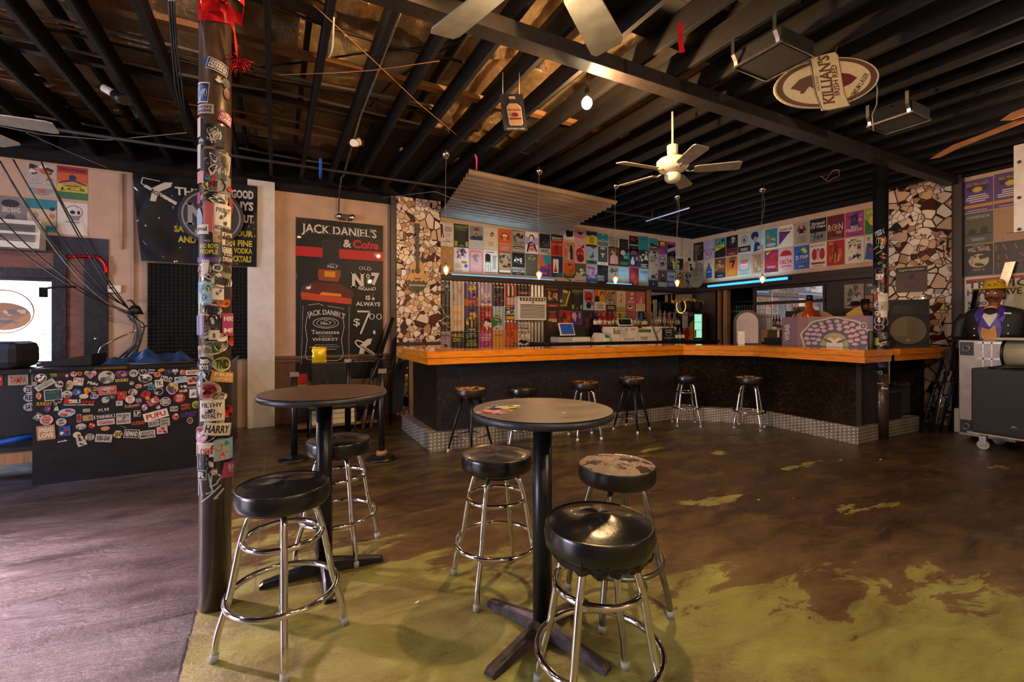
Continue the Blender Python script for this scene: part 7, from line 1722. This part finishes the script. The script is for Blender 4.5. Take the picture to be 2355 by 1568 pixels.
# leaning stands and cases right
for lb_,p0,p1,r in (('black folded stand leaning left of the white road case',(8.15,2.95,0),(8.55,2.82,1.28),.022),('second black stand leaning left of the road case, silver strut',(8.3,2.9,0),(8.62,2.78,1.16),.018),('black tube leaning against the wall edge behind the road case',(8.5,2.85,0),(8.93,2.72,2.0),.03),('short black stand leaning under the bar end',(8.0,3.0,0),(8.38,2.9,1.0),.02)):
    lean('lighting_stand',lb_,'stand',p0,p1,r)
g=G(); g.prism([(8.30,2.80,.85),(8.60,2.80,.9),(8.62,2.80,1.18),(8.38,2.80,1.16)],(0,.05,0)); tag(g.build('black_panel_case','black_fabric'),'black flat case leaning between bar end and road case','case')
g=G(); g.tube([(8.0,2.84,.16),(8.36,2.82,1.05)],.008,8); tag(g.build('silver_strut','chrome'),'thin silver strut catching light on the leaning stands','strut')
g=G(); g.bb(8.42,8.62,2.62,2.80,.0,.34,bev=.02); tag(g.build('beige_bin','barrel_cream'),'small beige bin on the floor beside the road case','bin')
# ------------------------------------------------------------ guitars on walls
def guitar(label,c,H,loc_n,bodym,pick=None,rx=(1,0,0),txt=None):
    t=thing('acoustic_guitar',label,'guitar',c,None); c=Vector(c); X=Vector(rx); Nn=Vector(loc_n)
    def q(x,z,d=0): return c+X*(x*H)+Vector((0,0,z*H))+Nn*d
    out=[]
    for k in range(41):
        a_=k/40; z=a_*.46; w_=.175*sin(PI*min(1,a_*1.0+.02))**.45*(1-.28*math.exp(-((a_-.60)/.14)**2))*(1-.22*a_)
        out.append((w_,z))
    pts=[q(w_,z) for w_,z in out]+[q(-w_,z) for w_,z in reversed(out)]
    g=G(); g.prism(pts,Nn*.08); g.build('body',bodym,t)
    g=G(); cv=Cv(g,lambda x,y,d:q(x,y,.082+d)); 
    if txt:
        lo=[(w_*.985,z) for w_,z in out if z<.15]; cv.poly(lo+[(x,.15+.02*sin(x*90)) for x in [ .12-.03*j for j in range(9)]]+[(-a,b) for a,b in reversed(lo)],lin('16301e')); cv.text(txt,-.12,.06,.24,.05,C['cr'],True,.03); cv.ell(-.07,.29,.022,.03,C['dk'])
    cv.rect(-.05,.175,.10,.018,C['dk']); cv.ell(.0,.30,.042,.042,C['bk']); g.build('top_artwork','print',t)
    g=G(); g.prism([q(-.022,.33,.083),q(.022,.33,.083),q(.018,.86,.083),q(-.018,.86,.083)],Nn*.02); g.build('neck','fret_dark',t)
    g=G(); g.prism([q(-.03,.86,.075),q(.03,.86,.075),q(.033,1.0,.075),q(-.033,1.0,.075)],Nn*.018); hd=g.build('headstock','fret_dark',t)
    for k in range(3):
        for s_ in (-1,1): g=G(); g.sph(q(s_*.042,.885+.04*k,.085),.008,seg=8); g.build('tuner','steel',hd)
guitar('tan acoustic guitar with dark green foot hung on the mosaic column',(2.11,7.55,2.07),1.13,(0,-1,0),'guitar_tan',txt='Jagermeister')
cg=(8.72,7.45,2.39); guitar('dark speckled guitar hung in the corner above the blue tube',cg,.98,Vector((-.7,-.7,0)).normalized(),'guitar_dark',rx=Vector((.7,-.7,0)).normalized())
# ------------------------------------------------------------ left side: mini split, cables, jacket, mixer, desk
t=thing('wall_air_conditioner','beige slatted air conditioner above the bright window','air conditioner',(-3.2,7.6,2.41))
g=G(); g.prism([(-4.2,7.55,2.42),(-4.2,VB-.02,2.42),(-4.2,VB-.02,2.76),(-4.2,7.60,2.76)],(1.66,0,0)); g.build('case','white_plastic',t)
for z0 in (2.50,2.62):
    g=G()
    for k in range(5): g.bb(-4.15,-2.58,7.545+.02*(z0+.02*k-2.42),7.57,z0+.018*k,z0+.018*k+.008)
    g.build('grille','grille_dark',t)
def cab(label,pts,r=.008,m='cable_black',grp='cables sagging at the left wall'):
    g=G(); P=[Vector(p) for p in pts]; out=[]
    for i in range(len(P)-1):
        for k in range(8):
            s_=k/8; out.append(P[i].lerp(P[i+1],s_)+Vector((0,0,-.0)))
    out.append(P[-1]); g.tube(out,r,6); return tag(g.build('cable',m),label,'cable',grp)
J=(-1.72,7.55,1.75)
def sagc(a,b,s,n=14): A,B=Vector(a),Vector(b); return [A.lerp(B,k/n)-Vector((0,0,s*4*(k/n)*(1-k/n))) for k in range(n+1)]
for k,(px,py,s_,m) in enumerate(((0,370,.25,'cable_black'),(30,366,.2,'cable_black'),(95,372,.15,'cable_black'),(0,500,.15,'cable_black'),(0,540,.1,'cable_black'),(2,378,.3,'cable_grey'),(98,380,.1,'cable_black'))):
    st=pv(px,py,6.8); g=G(); g.tube(sagc((st[0]-.0,6.8,st[2]),(J[0]+.02*k,J[1],J[2]-.03*k),s_),.007,6); tag(g.build('cable',m),('grey' if 'grey' in m else 'black')+' cable sagging from the ceiling to the left wall bundle','cable','cables sagging at the left wall')
rnd=random.Random(9)
for k in range(9):
    a0=(J[0]+.03*rnd.random(),7.6,1.72-.02*k); g=G(); pts=[a0,(J[0]+.1+.1*rnd.random(),7.6,1.5),(J[0]+.05+.15*rnd.random(),7.58,1.3-.1*rnd.random()),(J[0]-.1+.35*rnd.random(),7.55,1.05)]; g.tube(bez(pts),.006+.004*rnd.random(),6); tag(g.build('hanging_cable','cable_grey' if k%4==0 else 'cable_black'),'tangled cable hanging down the wall behind the booth','cable','tangled cables behind the booth')
for (a0,b0,lb_) in (((-1.80,2.5),(-1.80,3.5),'thin pipe running up the wall left of the vinyl banner'),((-1.68,1.0),(-1.68,3.5),'second thin pipe beside the vinyl banner')):
    g=G(); g.cyl((a0[0],7.73,a0[1]),(b0[0],7.73,b0[1]),.014,10); tag(g.build('wall_pipe','wall_cream'),lb_,'pipe')
c=pv(262,664,7.72); g=G(); g.box((c[0],7.73,c[2]),(.15,.035,.10),bev=.008); tn_=thing('thermostat','small white thermostat on the dark panel at left','thermostat',(c[0],7.73,c[2]-.05)); g.build('case','white_plastic',tn_); g=G(); g.box((c[0]-.03,7.712,c[2]+.01),(.04,.004,.02)); g.build('display','black_satin',tn_)
c=pv(312,705,7.6); t=thing('clamp_lamp','small black hooded lamp fixed over the cable tangle','lamp',(c[0],7.6,c[2])); g=G(); g.lathe([(.09,-.1),(.05,0),(.02,.02)],(c[0],7.58,c[2]),16); g.build('hood','black_satin',t); g=G(); g.tube([(c[0],7.58,c[2]+.02),(c[0]-.05,7.6,c[2]+.08),(c[0]-.1,7.68,c[2]+.08)],.012,8); g.build('arm','black_satin',t)
c=pv(100,672,7.0); g=G(); g.box(c,(.07,.05,.1),rz=.3,rx=.4); g.tube([(c[0],7.0,c[2]+.04),(c[0]+.1,7.05,c[2]+.07),(c[0]+.25,7.1,c[2]+.08)],.012,8); tag(g.build('clip_microphone','black_satin'),'small black clip lamp silhouetted before the bright window','clip')
g=G(); pts=[]; 
for k in range(14): a_=-.4+2.4*k/13; pts.append((-2.02+.12*cos(a_)-.05,7.69,2.22+.16*sin(a_)))
g.tube(pts,.02,8); g.tube([(-2.32,7.69,2.36),(-2.12,7.69,2.38)],.02,8); tag(g.build('red_hose','tinsel_red'),'dark red glossy arc hung on the dark panel','decoration')
# jacket on booth
g=G(); n=26; vs=[]
for i in range(n+1):
    for j in range(13):
        x=i/n; y=j/12; u=-1.55+.72*x; v=5.95+.55*y
        z=1.09+(.085*sin(PI*x)**.4*sin(PI*y)**.6)*(1+.45*sin(13*x+5*y)+.3*sin(23*y-15*x)+.25*sin(31*x)); vs.append((u,v,z))
g.raw(vs,[(i*13+j,(i+1)*13+j,(i+1)*13+j+1,i*13+j+1) for i in range(n) for j in range(12)],sm=True); tag(g.build('blue_jacket','blue_fabric'),'shiny blue jacket heaped on top of the sound booth','jacket')
g=G(); g.prism([(-2.02,5.95,1.09),(-1.62,5.95,1.09),(-1.62,5.95,1.20),(-2.02,5.95,1.12)],(0,.45,0)); tag(g.build('mixing_desk','black_satin'),'sloping mixing desk behind the booth edge at the left','mixer')
g=G(); n=14; vs=[]
g.box((-2.62,6.2,1.20),(.95,.5,.26),bev=.07); tag(g.build('black_case_cover','black_fabric'),'big black soft cover at the left edge before the window','cover')
g=G(); g.tube([(-1.3,5.86,1.095),(-.75,5.86,1.098)],.012,8); tag(g.build('drum_stick_tube','dark_wood'),'thin dark stick lying along the booth lid','stick')
g=G(); g.tube(bez([(-1.75,6.6,1.09),(-1.72,6.6,1.25),(-1.55,6.62,1.36),(-1.3,6.7,1.5)]),.009,6); g.sph((-1.76,6.6,1.34),.014); tag(g.build('gooseneck','chrome'),'thin bent microphone neck rising behind the blue jacket','microphone')
t=thing('equipment_desk','dark desk with a strip of stickers at the far left edge','desk',(-2.9,6.1,0))
g=G(); g.bb(-3.9,-2.03,6.05,6.9,.44,1.02); g.build('side_panel','black_satin',t)
g=G(); g.bb(-3.9,-2.0,6.0,6.95,1.02,1.07,bev=.005); g.build('desk_top','black_paint',t)
g=G(); g.bb(-3.9,-2.02,6.02,6.08,.17,.27); o=g.build('lower_rail','raw_wood',t); 
g=G(); g.tube([(-3.9,6.08,.05),(-2.05,6.08,.42)],.035,8); g.build('brace','blue_tape',t)
for i,(x,wd,bg_,fg_,tx) in enumerate(((-2.33,.09,'rd','wh','*3wh,lg'),(-2.18,.14,'bg','rd','TAMPA'),(-2.07,.03,'wh','gg',''),(-2.50,.12,'bk','wh','mic'))): stk(lambda X,Y,d:(X,6.047-d,Y),0,t,wd,.10,0,'r',bg_,fg_,tx,SN[bg_]+' sticker on the desk edge',i,x,.965)
for i,z in enumerate((.87,.79,.70)): stk(lambda X,Y,d:(X,6.047-d,Y),0,t,.09,.08,0,'e','lg','bk',('ZEC','RES','SAV')[i],'round pale sticker low on the desk side',i,-2.10,z)
# ------------------------------------------------------------ pipes, tubes, ceiling cables
g=G(); g.tube([(-5.5,6.62,3.60),(2.1,6.62,3.60),(5.2,6.6,3.60),(8.97,6.6,3.60)],.022,8); tag(g.build('ceiling_pipe','dark_beam'),'long thin dark pipe crossing under the joists before the back wall','pipe')
g=G(); g.tube([(.78,2.2,3.72),(.80,5.0,3.70),(.88,7.0,3.66)],.014,8); g.tube([(.86,7.0,3.66),(.9,7.65,3.6),(.9,7.7,3.3)],.010,8); tag(g.build('conduit','dull_steel'),'grey metal conduit clipped along a joist above the left table','conduit')
t=thing('ceiling_camera','small white floodlight fixed to a joist above the left banner','flood light',(.87,5.6,3.6)); g=G(); g.cyl((.87,5.6,3.68),(.87,5.55,3.62),.03,14); g.build('mount','white_plastic',t); g=G(); g.cyl((.84,5.52,3.60),(.79,5.44,3.57),.04,14); g.build('lamp_head','white_plastic',t)
t=thing('ceiling_camera','small white floodlight on a joist at the upper left','flood light',(-1.5,4.6,3.62)); cc_=Vector(pz(255,215,3.64)); g=G(); g.cyl(cc_+Vector((-.05,0,.04)),cc_+Vector((.04,-.04,-.02)),.035,14); g.build('mount','white_plastic',t); g=G(); g.cyl(cc_+Vector((.04,-.04,-.02)),cc_+Vector((.12,-.1,-.08)),.045,14); g.build('lamp_head','black_satin',t)
def ctube(label,pp,z,r=.006,m='cable_black',nm='ceiling_cable',cat='cable',grp=None):
    P=[Vector(pz(x,y,zz)) for (x,y),zz in zip(pp,z if isinstance(z,(list,tuple)) else [z]*len(pp))]
    g=G(); g.tube(bez([tuple(p) for p in P]),r,6); return tag(g.build(nm,m),label,cat,grp)
ctube('thick black cable looping over the foil at centre',[(560,160),(720,140),(860,118),(1000,108),(1130,60)],3.98,.010)
ctube('black cable dipping under the foil to the left of the bottle sign',[(850,245),(900,190),(990,130),(1100,70)],3.96,.010)
ctube('thin tan wire running straight over the joists',[(640,172),(760,168),(855,162),(1010,140)],3.66,.0035,'cable_orange')
ctube('pale wire slanting down right across the joists',[(720,10),(860,140),(960,235),(1050,310)],3.66,.0035,'cable_orange')
ctube('pale wire hanging across the upper left joists to the pillar',[(0,290),(100,310),(250,322),(430,305)],3.64,.005,'cable_grey')
ctube('long pale wire drooping across the upper left wall',[(60,305),(160,350),(310,412),(460,462)],[3.64,3.6,3.5,3.4],.005,'cable_grey')
for k in range(3): ctube('black cable in the bundle hanging beside the front pillar',[(388+6*k,0),(395+5*k,100),(402+8*k,190),(425+2*k,300)],[3.66,3.64,3.62,3.55],.007,'cable_black',grp='bundle of hanging cables at upper left')
ctube('pale wire across the dark canopy',[(880,455),(1000,440),(1100,480),(1200,506),(1320,494)],[3.5,3.45,3.3,3.2,3.3],.004,'cable_grey')
ctube('coiled pale wire hung between joists over the right bar',[(1900,412),(1915,392),(1930,390),(1930,404),(1912,412),(1905,418),(1888,405)],3.6,.006,'cable_orange')
ctube('white loose cord hanging beside the near joist',[(768,40),(766,90),(764,115),(757,132)],[3.68,3.6,3.56,3.54],.006,'dust_white')
ctube('magenta plastic strip dangling from a joist',[(1092,355),(1096,362),(1096,390)],[3.66,3.62,3.5],.012,'magenta_wire','plastic_strip','strip')
ctube('blue tape wrapped on a joist end above the whiskey banner',[(737,366),(737,385),(737,410)],[3.66,3.6,3.5],.02,'blue_tape','tape_strip','tape')
g=G(); A=Vector(pz(1560,95,3.55)); ribbon(g,[A+Vector((0,0,.14)),A+Vector((.02,0,.0)),A+Vector((.0,.01,-.08)),A+Vector((.03,.0,-.16))],.05)
A=A+Vector((0,0,-.004)); q=[A+Vector((0,0,.14)),A+Vector((.03,-.015,.14)),A+Vector((.028,-.015,.02)),A+Vector((.045,-.02,-.07)),A+Vector((.01,0,-.08)),A+Vector((-.005,0,.02))]; g=G(); g.prism(q,(.002,.002,0)); tag(g.build('red_paper_strip','red_ribbon'),'torn red paper strip hanging from a joist near the top','paper strip')
A=Vector(pz(1530,495,3.5)); B=Vector(pz(1585,478,3.5)); t=thing('fluorescent_tube','thin pale blue tube lying under the joists over the bar','light',tuple(A)); g=G(); g.cyl(A-(B-A)*.9,B,.012,8); g.build('tube','tube_light',t)
for k in (-.6,.6):
    g=G(); p=A+(B-A)*k; g.tube([p,p+Vector((0,0,.19))],.003,6); g.build('wire','cable_grey',t)
# floor litter
rnd=random.Random(12); first=None
for (px,py) in ((1745,1149),(1933,1058),(2025,1056),(960,1385),(1100,1055),(1270,1560),(640,1410)):
    c=pz(px,py,.002); g=G(); g.box((c[0],c[1],.003),(.022,.012,.004),rz=rnd.random()*3); tag(g.build('paper_scrap','dust_white'),'tiny pale scrap of litter on the concrete floor','litter','litter scraps on the floor')

rnd=random.Random(21)
for k,(v,z) in enumerate(((1.3,3.895),(2.62,3.90),(3.9,3.895),(4.86,3.90),(4.95,3.905),(5.04,3.90),(5.3,3.895),(6.0,3.90),(6.7,3.895),(7.2,3.90))):
    P=[(-6+i*.4,v+.03*sin(i*.7+k)+.02*rnd.random(),z+.012*sin(i*1.3+k)) for i in range(int((8.2 if v>2.8 and v<5.4 else 7.6)/.4))]
    g=G(); g.tube(P,.011 if k%3 else .016,6); tag(g.build('roof_conduit','raw_wood' if k%3==1 else 'cable_grey' if k%3==0 else 'cable_black'),'thin electrical conduit lying across the tops of the joists at left','conduit','conduits lying across the joists')
